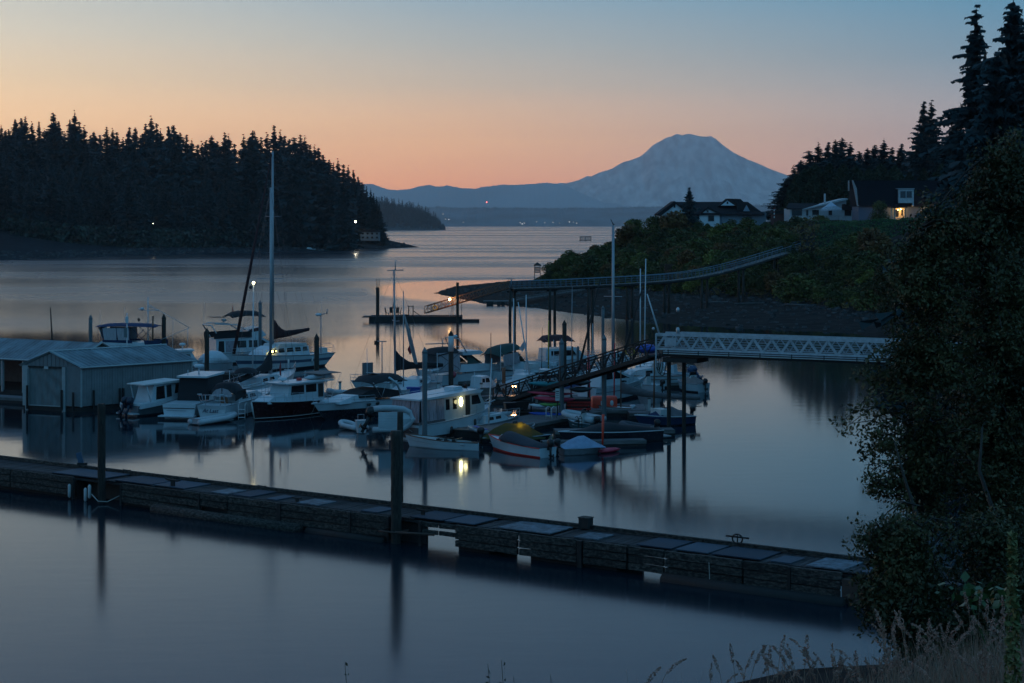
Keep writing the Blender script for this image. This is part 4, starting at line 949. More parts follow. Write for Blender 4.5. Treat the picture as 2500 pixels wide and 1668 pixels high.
# white antenna pole in front of it
D = 160; o = MB(); o.tube([(0, 0, 0), (0, 0, PZ(764, D)-0.45)], 0.05, 6); o.box((0, 0, PZ(781, D)-0.45), (0.26, 0.2, 0.6)); e = empty('antenna_pole', (PX(310, D), D, 0.45), 0, 'slim white pole with small boxes in front of the blue topped trawler', 'pole'); o.build('pole', sparw, e)
b = MB(); b.box((-0.12, 0, PZ(812, D)-0.45), (0.3, 0.22, 0.9)); b.build('meter_box', pileg, e)

# -- small cruiser with a dome radar, right of it
s = Boat('cabin_cruiser', 'small white cruiser with a radar dome between the boathouse roof and the white covered runabout', 'boat', (392, 915), (478, 912))
s.hull(2.4, 0.9, 1.3, rake=0.7).house('cabin', [(0.8, 0.85), (1.0, 2.2), (2.9, 2.35), (3.5, 1.2), (3.5, 0.85)], 2.0, white)
s.win([(1.2, 1.5), (2.0, 1.5), (2.0, 2.0), (1.2, 2.0)]).win([(2.15, 1.5), (2.95, 1.5), (2.75, 2.05), (2.15, 2.05)])
s.house('hardtop', [(-0.2, 2.3), (-0.2, 2.42), (3.2, 2.5), (3.1, 2.3)], 2.1, white).radar(2.2, 0, 2.5, 2.85, 0.32).rail(0.6, 1, 0.5)
s.tubes('whip_antenna', [[(1.4, 0.9, 2.4), (1.45, 0.9, 5.4)]], 0.015, sparw, 4)
# -- runabout under a white cover
s = Boat('covered_runabout', 'white boat with a rounded white cover behind the dark capped piling', 'boat', (548, 903), (486, 912))
s.hull(2.5, 0.8, 1.1, rake=0.6)
L = s.L; b = MB(); b.loft([[(L*(0.05+0.9*t), math.cos(a*math.pi/8)*1.15*w_, 0.8+math.sin(a*math.pi/8)*h_*1.25) for a in range(9)] for t, w_, h_ in ((0, 0.8, 0.5), (0.25, 1, 1), (0.5, 1, 1.1), (0.75, 0.9, 0.9), (1, 0.4, 0.2))], close=True); b.build('boat_cover', white, s.e)
s.rail(0.5, 1, 0.5).fender(1.0, -1.3, 0.6)

# -- flybridge motor yacht with dark biminis
s = Boat('motor_yacht', 'white motor yacht with dark curved bimini and black cockpit canvas behind the sailboat bow', 'boat', (512, 889), (722, 880))
s.hull(3.6, 1.2, 1.9, rake=1.2)
s.house('cabin', [(0.2, 1.0), (0.2, 2.7), (5.4, 2.8), (7.4, 1.7), (7.4, 1.0)], 3.1, white, 0.06)
s.win([(2.6, 1.75), (3.6, 1.75), (3.6, 2.5), (2.6, 2.5)]).win([(3.9, 1.75), (4.9, 1.75), (4.9, 2.5), (3.9, 2.5)]).win([(5.15, 1.8), (6.6, 1.8), (5.5, 2.5), (5.15, 2.5)])
s.win([(0.4, 1.3), (1.1, 1.3), (1.1, 2.5), (0.5, 2.5)], black, 'cockpit_curtain').win([(1.25, 1.3), (2.3, 1.3), (2.3, 2.5), (1.25, 2.5)], curt, 'cockpit_curtain')
for sg in (-1, 1): s.plate('canvas_skirt', [(-0.1, sg*1.55, 2.75), (-0.1, sg*1.55, 3.35), (4.2, sg*1.5, 3.5), (4.2, sg*1.55, 2.85)], black)
s.house('flybridge', [(3.8, 2.8), (3.9, 3.6), (5.2, 3.9), (6.0, 3.0), (5.6, 2.8)], 2.6, white)
s.win([(4.0, 3.3), (5.3, 3.5), (5.2, 3.85), (4.0, 3.65)], maroon, 'seat_trim')
s.bimini(2.0, 5.9, 2.8, 5.2, black, 0.42, 0.25, True, 3.5)
s.plate('awning_panel', [(1.5, -0.8, 5.0), (-0.0, -0.8, 5.05), (-0.0, 0.8, 5.05), (1.5, 0.8, 5.0)], black)
s.tubes('radar_arch', [[(0.6, sg*1.4, 2.8), (-0.3, sg*1.35, 4.2), (0.3, sg*1.3, 4.35), (2.6, sg*1.3, 4.2), (3.6, sg*1.35, 3.6)] for sg in (-1, 1)]+[[(-0.3, -1.35, 4.2), (-0.3, 1.35, 4.2)]], 0.07, sparw)
s.radar(1.6, 0, 4.35, 4.55, 0.28).rail(0.55, 1, 0.6)
s.plate('flag', [(2.6, 0, 4.95), (2.55, 0, 6.3), (2.7, 0, 5.6), (2.75, 0, 5.0)], flagr)
s.tubes('whip_antenna', [[(-0.2, 1.3, 4.3), (-0.15, 1.3, 6.6)]], 0.015, sparw, 4)

# -- the big sloop with the tall mast
s = Boat('tall_sloop', 'largest sailboat, white with a dark stripe, the tallest mast and lit cabin windows', 'sailboat', (778, 893), (590, 911))
s.hull(3.7, 1.35, 1.9, rake=1.3, over=1.5, stripe=None, tw=0.55, boot=bottom, rail=dhull, draft=0.6)
Rg = s.R
for sg in (-1, 1):   # blue grey cove stripe
    b = MB(); n = len(Rg)
    for i in range(n-1):
        a0, a1, c0, c1 = Rg[i][1], Rg[i][2], Rg[i+1][1], Rg[i+1][2]
        m_ = lambda p, q, f: (p[0]+(q[0]-p[0])*f, sg*(p[1]+(q[1]-p[1])*f+0.012), p[2]+(q[2]-p[2])*f)
        b.add([m_(a0, a1, 0.1), m_(a0, a1, 0.75), m_(c0, c1, 0.75), m_(c0, c1, 0.1)], [(0, 1, 2, 3)])
    b.build('cove_stripe', mat('slate_stripe', (0.07, 0.10, 0.16), 0.4), s.e)
L = s.L; xm = s.loc(668, 800, 177).x
s.house('cabin_trunk', [(2.6, 1.3), (2.7, 2.35), (7.6, 2.5), (9.0, 1.9), (9.3, 1.5), (9.3, 1.3)], 2.5, white, 0.12)
for a, c_ in ((6.3, 7.2), (5.0, 6.0), (3.9, 4.8), (2.9, 3.65)): s.win([(a, 1.85), (c_, 1.85), (c_-0.08, 2.27), (a+0.08, 2.27)])
s.win([(7.5, 1.85), (8.5, 1.75), (8.0, 2.15), (7.55, 2.3)])
s.house('pilothouse_roof', [(3.0, 2.4), (3.0, 2.62), (6.9, 2.75), (7.2, 2.45)], 2.3, offw, 0.1)
s.boom(xm-0.3, 3.55, xm-5.4, 3.95, 0.33, sailr, luff=1.2, sag=0.05)
zt = 15+(548-368)*176/F
s.mast(xm, 1.4, zt, 0.15, spar, spreaders=((zt*0.70, 1.15), (zt*0.435, 1.75)), wires=[
  [(xm, 0, zt), (-1.3, 0, 2.0)], [(xm, 0, zt), (xm-0.12, 1.15, zt*0.70+.06), (xm-0.2, 1.75, zt*0.435+.06), (xm-0.3, 1.7, 1.6)], [(xm, 0, zt), (xm-0.12, -1.15, zt*0.70+.06), (xm-0.2, -1.75, zt*0.435+.06), (xm-0.3, -1.7, 1.6)],
  [(xm, 0, zt*0.7), (xm+1.2, 1.6, 1.7)], [(xm, 0, zt*0.7), (xm+1.2, -1.6, 1.7)], [(xm, 0, zt*0.43), (xm-1.5, 1.65, 1.6)], [(xm, 0, zt*0.43), (xm-1.5, -1.65, 1.6)], [(xm, 0, zt*0.98), (xm-5.3, 0, 4.1)], [(xm, 0, zt*0.8), (xm-4, 0.6, 4)], [(xm, 0, zt*.7), (xm+3.6, 0, 1.9)]])
hx = L+1.1; b = MB(); b.tube([(xm+0.15, 0, zt*0.985), (xm+(hx-xm)*0.5, 0, zt*0.5+1.0), (hx, 0, 2.0)], [0.06, 0.14, 0.17], 8); b.build('furled_headsail', sailr, s.e)
s.tubes('radar_pole', [[(0.3, 0.6, 1.4), (0.3, 0.6, 5.4)], [(-0.3, 0.6, 5.55), (0.9, 0.6, 5.35)], [(-0.6, 0.6, 5.45), (-0.7, 0.6, 6.0)]], 0.06, spar); s.radar(0.7, 0.6, 5.3, 5.35, 0.32)
s.tubes('whip_antenna', [[(0.2, 0.6, 5.4), (0.15, 0.6, 7.3)]], 0.015, sparw, 4)
s.rail(0.78, 1, 0.65).rail(0.0, 0.75, 0.6, 9, name='lifeline'); s.tubes('stern_pulpit', [[(-1.2, -0.9, 1.3), (-1.3, -0.9, 2.2), (-1.6, 0, 2.3), (-1.3, 0.9, 2.2), (-1.2, 0.9, 1.3)]], 0.025, stain)
s.house('stern_box', [(-0.9, 1.3), (-0.9, 1.9), (-0.2, 1.9), (-0.2, 1.3)], 0.9, offw)
s.fender(3.0, 1.9, 0.9).fender(6.5, 1.9, 0.9)
# lit saloon windows on the near side
for px, w_ in ((692, 5.5), (713, 1.5)):
    p = s.loc(px, 858, 174.2); q = s.e.matrix_world
    b = MB(); b.ball((p.x, 1.36*(1 if s.loc(px, 858, 174).y > 0 else -1), 2.05), 0.10 if w_ > 3 else 0.06, 8); o = b.build('cabin_lamp', glow('cabin_glow', (1.0, 0.80, 0.18), 22) if w_ > 3 else glow('cabin_glow_dim', (1.0, 0.72, 0.15), 8), s.e)
lp = s.inv.inverted() @ Vector((s.loc(692, 858, 174.2).x, 1.75*(1 if s.loc(692, 858, 174).y > 0 else -1), 2.05)); lamp(lp, (1.0, 0.78, 0.25), 9, 0.08)

# -- sloop with the black boom cover in front of it
s = Boat('black_covered_sloop', 'white sloop whose black boom cover slopes down left before the big sailboat', 'sailboat', (572, 977), (712, 941))
s.hull(3.3, 1.0, 1.5, rake=1.0, over=0.7, tw=0.6); xm = s.loc(672, 900, 155).x
s.house('cabin_trunk', [(3.6, 0.95), (3.8, 1.6), (7.6, 1.6), (8.6, 1.3), (8.6, 0.95)], 2.0, white, 0.15).win([(4.2, 1.2), (5.4, 1.2), (5.3, 1.45), (4.3, 1.45)]).win([(5.8, 1.2), (7.0, 1.2), (6.9, 1.45), (5.9, 1.45)])
zt = PZ(458, 155); s.mast(xm, 1.0, zt, 0.13, spar, spreaders=((zt*0.55, 1.3),), wires=[[(xm, 0, zt), (-0.5, 0, 1.2)], [(xm, 0, zt), (s.L+0.8, 0, 1.6)], [(xm, 0, zt), (xm-0.12, 1.3, zt*0.55), (xm, 1.5, 1.1)], [(xm, 0, zt), (xm-0.12, -1.3, zt*0.55), (xm, -1.5, 1.1)]])
s.boom(xm-0.1, 2.3, xm-7.2, 1.55, 0.36, black, luff=1.0, sag=-0.05)
s.rail(0.75, 1, 0.6).rail(0.0, 0.7, 0.55, 7, name='lifeline')
s.bimini(1.6, 3.6, 1.9, 2.2, black, 0.35, 0.2, True, 1.2, name='dodger')
for sg in (-1, 1): s.tubes('cockpit_coaming', [[(0.5, sg*1.0, 1.2), (3.4, sg*1.0, 1.25)]], 0.06, white)

# -- grey sided pocket cruiser with outboards along the boathouse wall
s = Boat('outboard_cruiser', 'white cabin boat with slate grey hull and large outboards beside the boathouse wall', 'boat', (316, 1016), (462, 1000))
gh = mat('slate_grey_hull', (0.085, 0.115, 0.13), 0.35)
L = s.L; s.hull(2.5, 0.85, 1.75, rake=0.9, top=gh, rail=white, tw=0.88)
s.house('topside_trim', [(0.1, 0.6), (0.1, 0.98), (L*0.45, 1.15), (L*0.45, 0.8)], 2.56, white, 0)
s.house('cabin', [(1.3, 0.9), (1.7, 2.35), (4.0, 2.5), (L*0.86, 1.6), (L*0.86, 1.2)], 2.0, white, 0.08)
s.win([(1.85, 1.2), (1.95, 2.2), (2.75, 2.25), (2.75, 1.25)]).win([(2.95, 1.3), (2.95, 2.25), (3.45, 2.28), (3.45, 1.35)], mat('smoked_glass', (0.02, 0.035, 0.04), 0.15)).win([(3.75, 1.55), (3.9, 2.3), (4.2, 2.35), (L*0.80, 1.65)])
s.house('hardtop', [(0.6, 2.38), (0.6, 2.46), (4.4, 2.62), (4.3, 2.42)], 2.15, offw, 0); s.tubes('roof_struts', [[(0.9, sg*0.95, 2.4), (1.3, sg*1.05, 0.95)] for sg in (-1, 1)], 0.05, white)
s.outboard(-0.1, 0.32, 0.75, 1.15, mat('navy_cowling', (0.012, 0.02, 0.04), 0.35), 0.35).outboard(-0.1, -0.32, 0.75, 1.15, MATS['navy_cowling'], 0.35)
s.house('swim_step', [(-0.5, 0.18), (-0.5, 0.28), (0.2, 0.28), (0.2, 0.18)], 2.0, white, 0); s.rail(0.55, 1, 0.4)

# -- stern of the boat with the tall black enclosure
s = Boat('black_enclosed_cruiser', 'white cruiser seen from astern with tall black canvas enclosure and radar dome', 'boat', (437, 1023), (548, 992))
L = s.L; s.hull(2.9, 1.15, 1.6, rake=0.9, tw=0.95)
s.tubes('hull_seam', [[(-0.03, -1.3, 0.82), (-0.03, 1.3, 0.82), ]], 0.03, dhull); s.house('swim_platform', [(-0.7, 0.20), (-0.7, 0.30), (0, 0.30), (0, 0.20)], 2.9, white, 0)
s.house('black_enclosure', [(2.6, 1.1), (2.9, 2.85), (6.0, 2.95), (6.4, 1.5), (6.4, 1.1)], 2.5, black, 0.03)
s.house('hardtop', [(2.5, 2.95), (2.5, 3.08), (6.4, 3.15), (6.2, 2.97)], 2.5, white, 0); s.radar(4.0, 0, 3.1, 3.65, 0.40)
s.house('cabin', [(6.3, 1.2), (6.5, 1.9), (8.2, 1.7), (8.8, 1.2)], 2.1, white); s.tubes('horn', [[(3.2, 0.6, 3.1), (3.2, 0.6, 3.5)]], 0.03, sparw); s.rail(0.7, 1, 0.5)
s.plate('transom_line', [(-0.035, 1.0, 0.62), (-0.035, -0.6, 0.62), (-0.035, -0.6, 0.65), (-0.035, 1.0, 0.65)], gh, 0.01)

# -- the yacht with her name on the transom
s = Boat('named_sloop', 'white sailboat with the name At Last on her transom and an arched black dodger', 'sailboat', (521, 1026), (652, 990))
L = s.L; s.hull(3.1, 1.15, 1.5, rake=1.1, tw=0.78, over=0.35)
s.house('cabin_trunk', [(2.6, 1.1), (2.7, 1.75), (6.4, 1.7), (7.6, 1.35), (7.6, 1.1)], 2.0, white, 0.15).win([(3.4, 1.3), (4.6, 1.3), (4.5, 1.6), (3.5, 1.6)]).win([(5.0, 1.3), (6.2, 1.3), (6.0, 1.55), (5.1, 1.55)])
s.bimini(1.7, 3.7, 2.3, 2.15, black, 0.5, 0.35, False, name='dodger')
for sg in (-1, 1): s.plate('dodger_side', [(1.7, sg*1.1, 1.3), (1.7, sg*1.12, 2.1), (3.7, sg*1.12, 2.1), (4.1, sg*1.05, 1.6)], black)
s.plate('dodger_window', [(1.62, -0.85, 1.62), (1.62, -0.05, 1.62), (1.62, -0.05, 2.3), (1.62, -0.5, 2.18), (1.62, -0.8, 1.9)], clearv); s.plate('dodger_window', [(1.62, 0.05, 1.62), (1.62, 0.85, 1.62), (1.62, 0.8, 1.9), (1.62, 0.5, 2.18), (1.62, 0.05, 2.3)], clearv)
s.plate('companionway', [(1.75, -0.45, 1.0), (1.75, 0.2, 1.0), (1.75, 0.2, 1.6), (1.75, -0.45, 1.6)], wood)
s.tubes('stern_rail', [[(0.6, -1.25, 1.15), (-0.1, -1.15, 1.9), (-0.2, 0, 1.95), (-0.1, 1.15, 1.9), (0.6, 1.25, 1.15)], [(-0.1, -0.6, 1.1), (-0.15, -0.6, 1.93)], [(-0.1, 0.6, 1.1), (-0.15, 0.6, 1.93)], [(-0.1, -1.0, 1.5), (-0.18, 0, 1.55), (-0.1, 1.0, 1.5)]], 0.028, stain)
s.house('barbecue', [(-0.4, 1.6), (-0.4, 1.9), (-0.05, 1.9), (-0.05, 1.6)], 0.35, silver)
s.tubes('davit_arm', [[(0.2, sg*0.9, 1.2), (-0.2, sg*0.9, 2.0), (-0.9, sg*0.9, 2.05)] for sg in (-1, 1)], 0.04, white); s.rail(0.3, 1, 0.6, 9)
cu = bpy.data.curves.new('boat_name', 'FONT'); cu.body = 'At Last'; cu.size = 0.44; cu.shear = 0.35; cu.extrude = 0.008; cu.align_x = 'CENTER'
cu.materials.append(mat('ink_blue', (0.01, 0.03, 0.08), 0.5)); tmp = bpy.data.objects.new('tmp', cu); COL.objects.link(tmp); bpy.context.view_layer.update(); nm = bpy.data.meshes.new_from_object(tmp.evaluated_get(bpy.context.evaluated_depsgraph_get())); bpy.data.objects.remove(tmp); o = bpy.data.objects.new('boat_name', nm); COL.objects.link(o); o.parent = s.e; o.location = (-0.29, 0.15, 0.60); o.rotation_euler = (R(90), 0, R(-90))
# hull transom plate facing aft (white, raked)
s.plate('transom_panel', [(-0.26, -1.12, 1.10), (-0.24, -0.98, 0.25), (-0.24, 0.98, 0.25), (-0.26, 1.12, 1.10)], white, 0.03)
inflatable('inflatable_dinghy', 'pale grey inflatable dinghy lying under the transom marked At Last', (474, 1038), (576, 1026), B=1.5, tube=0.21)
# boarding ladder on the finger beside it
e = empty('boarding_ladder', G(590, 1016, 0.4), R(10), 'white boarding ladder with two hoops beside the dark maroon tug', 'ladder')
for dx in (-0.25, 0.25):
    b = MB(); b.tube([(dx, 0, -0.3), (dx, 0, 0.85), (dx+0.1, 0.1, 1.0), (dx+0.2, 0.25, 0.95), (dx+0.2, 0.3, 0.0)], 0.025, 6); b.build('hoop', sparw, e)
for z in (-0.1, 0.2, 0.5): b = MB(); b.box((0, 0, z), (0.5, 0.1, 0.04)); b.build('rung', sparw, e)

# -- pocket tug with the dark hull
s = Boat('dark_tug', 'tug style cruiser with a dark maroon hull, pale boot line and white wheelhouse', 'boat', (792, 1004), (622, 1026))
L = s.L; s.hull(2.9, 1.15, 1.45, rake=0.35, top=redhull, rail=white, boot=redhull, fine=0.5, power=2.6, tw=0.9, wlf=0.9, draft=0.3)
s.tubes('boot_line', [[(p[0]+0.01, sg*(p[1]+0.02), 0.13) for p in [r_[3] for r_ in s.R]] for sg in (-1, 1)], 0.025, offw, 4)
s.tubes('stem_band', [[(L+0.36, 0, 1.4), (L+0.06, 0, 0.1)]], 0.06, offw)
s.house('foredeck', [(4.9, 1.2), (4.9, 1.72), (6.4, 1.72), (7.2, 1.4), (7.2, 1.2)], 1.7, white, 0.3)
s.house('wheelhouse', [(1.1, 1.1), (1.1, 2.55), (5.0, 2.55), (5.25, 1.7), (5.25, 1.1)], 2.0, white, 0.04)
s.win([(3.4, 1.75), (4.9, 1.75), (4.8, 2.42), (3.4, 2.42)]).win([(2.0, 1.8), (3.2, 1.8), (3.2, 2.42), (2.0, 2.42)]).win([(1.2, 1.3), (1.8, 1.3), (1.8, 2.4), (1.2, 2.4)], darkw, 'side_door')
s.plate('windscreen', [(5.16, -0.9, 1.8), (5.16, -0.05, 1.8), (5.0, -0.05, 2.42), (5.0, -0.85, 2.42)], glass); s.plate('windscreen', [(5.16, 0.05, 1.8), (5.16, 0.9, 1.8), (5.0, 0.85, 2.42), (5.0, 0.05, 2.42)], glass)
s.house('roof', [(0.2, 2.56), (0.2, 2.66), (5.7, 2.68), (5.6, 2.56)], 2.4, white, 0); s.radar(4.6, -0.2, 2.68, 2.78, 0.34)
s.bimini(-0.9, 1.6, 2.2, 3.15, mat('tan_canvas', (0.18, 0.14, 0.13), 0.8), 0.08, 0.05, True, 1.2, name='awning')
b = MB(); b.loft([[(0.4+2.2*t, 0.2+math.cos(a*math.pi/6)*0.36*q, 2.85+math.sin(a*math.pi/6)*0.2*q) for a in range(12)] for t, q in ((0, 0.7), (0.3, 1), (0.7, 0.9), (1, 0.15))]); b.build('roof_kayak', rubber, s.e)
s.rail(0.35, 1, 0.65, 8); s.house('fuel_can', [(2.8, 2.68), (2.8, 2.88), (3.1, 2.88), (3.1, 2.68)], 0.3, redp, 0)
s.plate('interior_lining', [(3.9, -1.025, 1.9), (4.4, -1.025, 1.9), (4.4, -1.025, 2.3), (3.9, -1.025, 2.3)], mat('warm_wood_panel', (0.3, 0.15, 0.05), 0.6), 0.01)  # warm brown plate set just outside the side window glass
s.plate('mooring_flag', [(5.2, 0.2, 3.2), (5.25, 0.2, 4.3), (5.4, 0.2, 3.9), (5.35, 0.2, 3.3)], flagr)
s.tubes('signal_mast', [[(4.2, 0, 2.68), (4.2, 0, 4.4)], [(4.2, -0.4, 3.6), (4.2, 0.4, 3.6)]], 0.03, sparw)

# -- express cruiser, dark lower hull, black bimini
s = Boat('express_cruiser', 'white express cruiser with dark lower hull and two oval ports, bow pointing left', 'boat', (978, 1000), (793, 1026))
L = s.L; s.hull(3.0, 1.15, 1.35, rake=1.3, top=white, boot=dhull, stripe=None, fine=0.35, power=2.0, wlf=0.84)
for sg in (-1, 1):
    b = MB(); Rg = s.R; n = len(Rg)
    for i in range(n-1):
        q = lambda p, r_, f: (p[0]+(r_[0]-p[0])*f, sg*(p[1]+(r_[1]-p[1])*f+0.015), p[2]+(r_[2]-p[2])*f)
        b.add([q(Rg[i][1], Rg[i][2], 0.5), q(Rg[i][2], Rg[i][3], 0.5), (Rg[i][4][0], sg*(Rg[i][4][1]+0.015), 0.0), (Rg[i+1][4][0], sg*(Rg[i+1][4][1]+0.015), 0.0), q(Rg[i+1][2], Rg[i+1][3], 0.5), q(Rg[i+1][1], Rg[i+1][2], 0.5)], [(0, 1, 2, 3, 4, 5)])
    b.build('dark_lower_hull', dhull, s.e)
s.house('foredeck', [(4.4, 1.15), (4.4, 1.85), (6.8, 1.7), (8.7, 1.38), (8.7, 1.2)], 2.1, white, 0.35)
s.house('cockpit_cover', [(1.4, 1.2), (1.6, 1.75), (3.6, 2.1), (5.2, 2.0), (6.3, 1.72), (6.3, 1.5)], 2.3, black, 0.15)
s.bimini(0.6, 5.0, 2.5, 2.75, black, 0.35, 0.3, False); s.tubes('radar_arch', [[(1.3, sg*1.3, 1.2), (2.0, sg*1.25, 2.3), (2.9, sg*1.15, 2.85)] for sg in (-1, 1)], 0.10, white); s.tubes('bimini_frame', [[(4.9, sg*1.2, 2.6), (4.0, sg*1.3, 1.4)] for sg in (-1, 1)]+[[(3.2, sg*1.2, 2.6), (4.0, sg*1.3, 1.4)] for sg in (-1, 1)], 0.02, stain)
s.plate('radar_bracket', [(3.0, -0.3, 3.1), (4.0, -0.3, 3.25), (4.0, 0.3, 3.25), (3.0, 0.3, 3.1)], sparw, 0.04)
for xx in (4.6, 5.6):
    for sg in (-1, 1):
        b = MB(); b.loft([[(xx+math.cos(a*math.pi/8)*0.22, sg*(1.40-0.03*(xx-4.6))+yy, 0.98+math.sin(a*math.pi/8)*0.12) for a in range(16)] for yy in (-0.05, 0.02)]); b.build('oval_port', glass, s.e)
s.rail(0.5, 1, 0.45, 6); s.tubes('anchor_roller', [[(L+0.9, 0, 1.42), (L+1.5, 0, 1.38)]], 0.07, white)
s.tubes('mooring_line', [[(L+0.6, -0.4, 1.3), (L-0.4, -1.6, 0.5), (L-1.6, -3.0, 0.08)]], 0.02, ropew, 4)

inflatable('inflatable_dinghy', 'grey inflatable lying on chocks between the tug and the express cruiser', (862, 968), (795, 970), z=0.9, B=1.4, tube=0.24)
inflatable('inflatable_dinghy', 'small white inflatable at the bow of the express cruiser, left of the hoisted dinghy', (884, 1052), (832, 1044), B=1.3, tube=0.18, motor=False)
e = empty('swim_pod', G(882, 1058), R(20), 'small white box shaped pod with a grab rail beside the hoisted dinghy', 'boat gear')
b = MB(); b.add([(-0.28, -0.25, 0.05), (0.28, -0.25, 0.05), (0.28, 0.25, 0.05), (-0.28, 0.25, 0.05), (-0.4, -0.3, 0.95), (0.4, -0.3, 0.95), (0.4, 0.3, 0.95), (-0.4, 0.3, 0.95)], [(0, 1, 2, 3), (4, 5, 6, 7), (0, 1, 5, 4), (1, 2, 6, 5), (2, 3, 7, 6), (3, 0, 4, 7)]); b.build('pod', white, e)
b = MB(); b.tube([(-0.25, 0, 0.95), (-0.25, 0, 1.35), (0.2, 0, 1.35), (0.2, 0, 0.95)], 0.025, 6); b.build('grab_rail', stain, e)

# -- trawler with curtains and the lit oval port
s = Boat('curtained_trawler', 'cream sided trawler with a clear curtain enclosure aft and a brightly lit oval port', 'boat', (986, 1073), (1182, 1043))
L = s.L; s.hull(3.1, 1.05, 1.7, rake=0.8, tw=0.92, fine=0.55, power=2.4)
cream = mat('cream_cabin', (0.42, 0.42, 0.40), 0.4, var=0.08)
s.house('cabin', [(2.9, 1.0), (2.9, 2.75), (6.9, 2.95), (7.6, 2.0), (7.6, 1.4)], 2.5, cream, 0.03)
for a in (3.15, 3.95): s.win([(a, 1.85), (a+0.42, 1.85), (a+0.42, 2.6), (a, 2.6)])
s.win([(5.35, 1.25), (5.9, 1.25), (5.9, 2.7), (5.35, 2.7)], darkw, 'side_door').win([(6.1, 2.0), (7.2, 2.0), (6.85, 2.65), (6.1, 2.65)])
for sg in (-1,):
    b = MB(); b.loft([[(4.85+math.cos(a*math.pi/8)*0.17, sg*1.22+yy, 2.30+math.sin(a*math.pi/8)*0.33) for a in range(16)] for yy in (-0.03, 0.03)]); b.build('lit_port', glow('port_glow', (1.0, 0.93, 0.45), 10), s.e)
    lp = s.inv.inverted() @ Vector((4.85, sg*1.65, 2.3)); lamp(lp, (1.0, 0.9, 0.45), 7, 0.15)
s.house('roof', [(0.1, 2.72), (0.1, 2.84), (6.6, 3.08), (7.3, 2.98), (7.0, 2.80)], 2.7, white, 0)
s.house('roof_hatch', [(5.0, 3.0), (5.0, 3.28), (5.9, 3.3), (6.0, 3.05)], 0.9, white); s.tubes('roof_rail', [[(0.8, sg*1.1, 2.85), (0.9, sg*1.1, 3.05), (5.6, sg*1.1, 3.2), (5.8, sg*1.1, 3.05)] for sg in (-1, 1)], 0.02, stain)
# curtain panels of the enclosure: sides and the aft one, each its own
for a, c_ in ((0.35, 1.15), (1.2, 2.0), (2.05, 2.85)):
    for sg in (-1, 1): s.plate('curtain_panel', [(a, sg*1.32, 1.25), (c_, sg*1.32, 1.28), (c_, sg*1.25, 2.7), (a, sg*1.25, 2.7)], curt, 0.025)
for a in (-1.25, -0.4, 0.45): s.plate('curtain_panel', [(0.12, a, 1.2), (0.12, a+0.8, 1.2), (0.22, a+0.8, 2.7), (0.22, a, 2.7)], curt, 0.025)
taup = mat('taupe_canvas', (0.12, 0.095, 0.095), 0.8)
for sg in (-1, 1): s.plate('curtain_skirt', [(0.1, sg*1.34, 0.95), (2.9, sg*1.34, 0.98), (2.9, sg*1.34, 1.26), (0.1, sg*1.34, 1.23)], taup)
s.plate('curtain_skirt', [(0.06, -1.3, 0.9), (0.06, 1.3, 0.9), (0.06, 1.3, 1.22), (0.06, -1.3, 1.22)], taup); s.plate('transom_cover', [(-0.05, -1.35, 0.15), (-0.05, 1.35, 0.15), (-0.05, 1.35, 0.88), (-0.05, -1.35, 0.88)], taup)
s.house('bulwark', [(2.9, 1.05), (2.9, 1.28), (L*0.99, 1.80), (L*0.99, 1.58)], 2.9, white, 0) if False else None
s.tubes('anchor', [[(L+0.5, 0, 1.75), (L+1.3, 0, 1.9)], [(L+0.2, 0.3, 1.75), (L+1.1, 0.0, 1.8)]], 0.05, silver); s.rail(0.6, 1, 0.6, 6); s.fender(3.2, -1.7, 0.45, blackp).fender(6.0, -1.6, 0.7, blackp)
# hoisted rigid inflatable on its side across her stern
D = 119.0; e = empty('hoisted_dinghy', P(958, 1060, D), R(10), 'white inflatable hoisted on its side across the stern of the curtained trawler', 'dinghy')
sc_ = D/F; pts = lambda l: [((px-958)*sc_, yy, (1060-py)*sc_) for px, py, yy in l]
b = MB(); b.tube(pts([(910, 1049, 0), (935, 1049, 0), (960, 1050, 0), (985, 1047, 0), (1000, 1038, -0.05), (1008, 1024, -0.1), (1000, 1008, -0.05), (985, 1000, 0), (962, 997, 0), (935, 996, 0), (912, 999, 0)]), 0.21, 12); b.build('inflated_tube', rubber, e)
b = MB()
for i in range(7): b.box((((924+970)/2-958)*sc_, -0.12-0.05*math.sin(i/6*math.pi), (1060-(1047-6.4*i))*sc_), (48*sc_, 0.10, 6.1*sc_))
b.build('hull_strakes', white, e)
b = MB(); b.add(pts([(970, 1047, -0.1), (1001, 1030, -0.16), (1003, 1022, -0.22), (1000, 1012, -0.16), (970, 1003, -0.1), (970, 1025, -0.2)]), [(0, 1, 2, 5), (5, 2, 3, 4)]); b.build('bow_bottom', white, e)
# its outboard hangs to the left
s2 = Boat.__new__(Boat); s2.e = empty('outboard_motor', P(905, 1018, 118.8), R(15), 'black outboard motor left of the hoisted dinghy', 'outboard motor'); s2.outboard(0.1, 0, -0.2, 1.35, tilt=0.45)

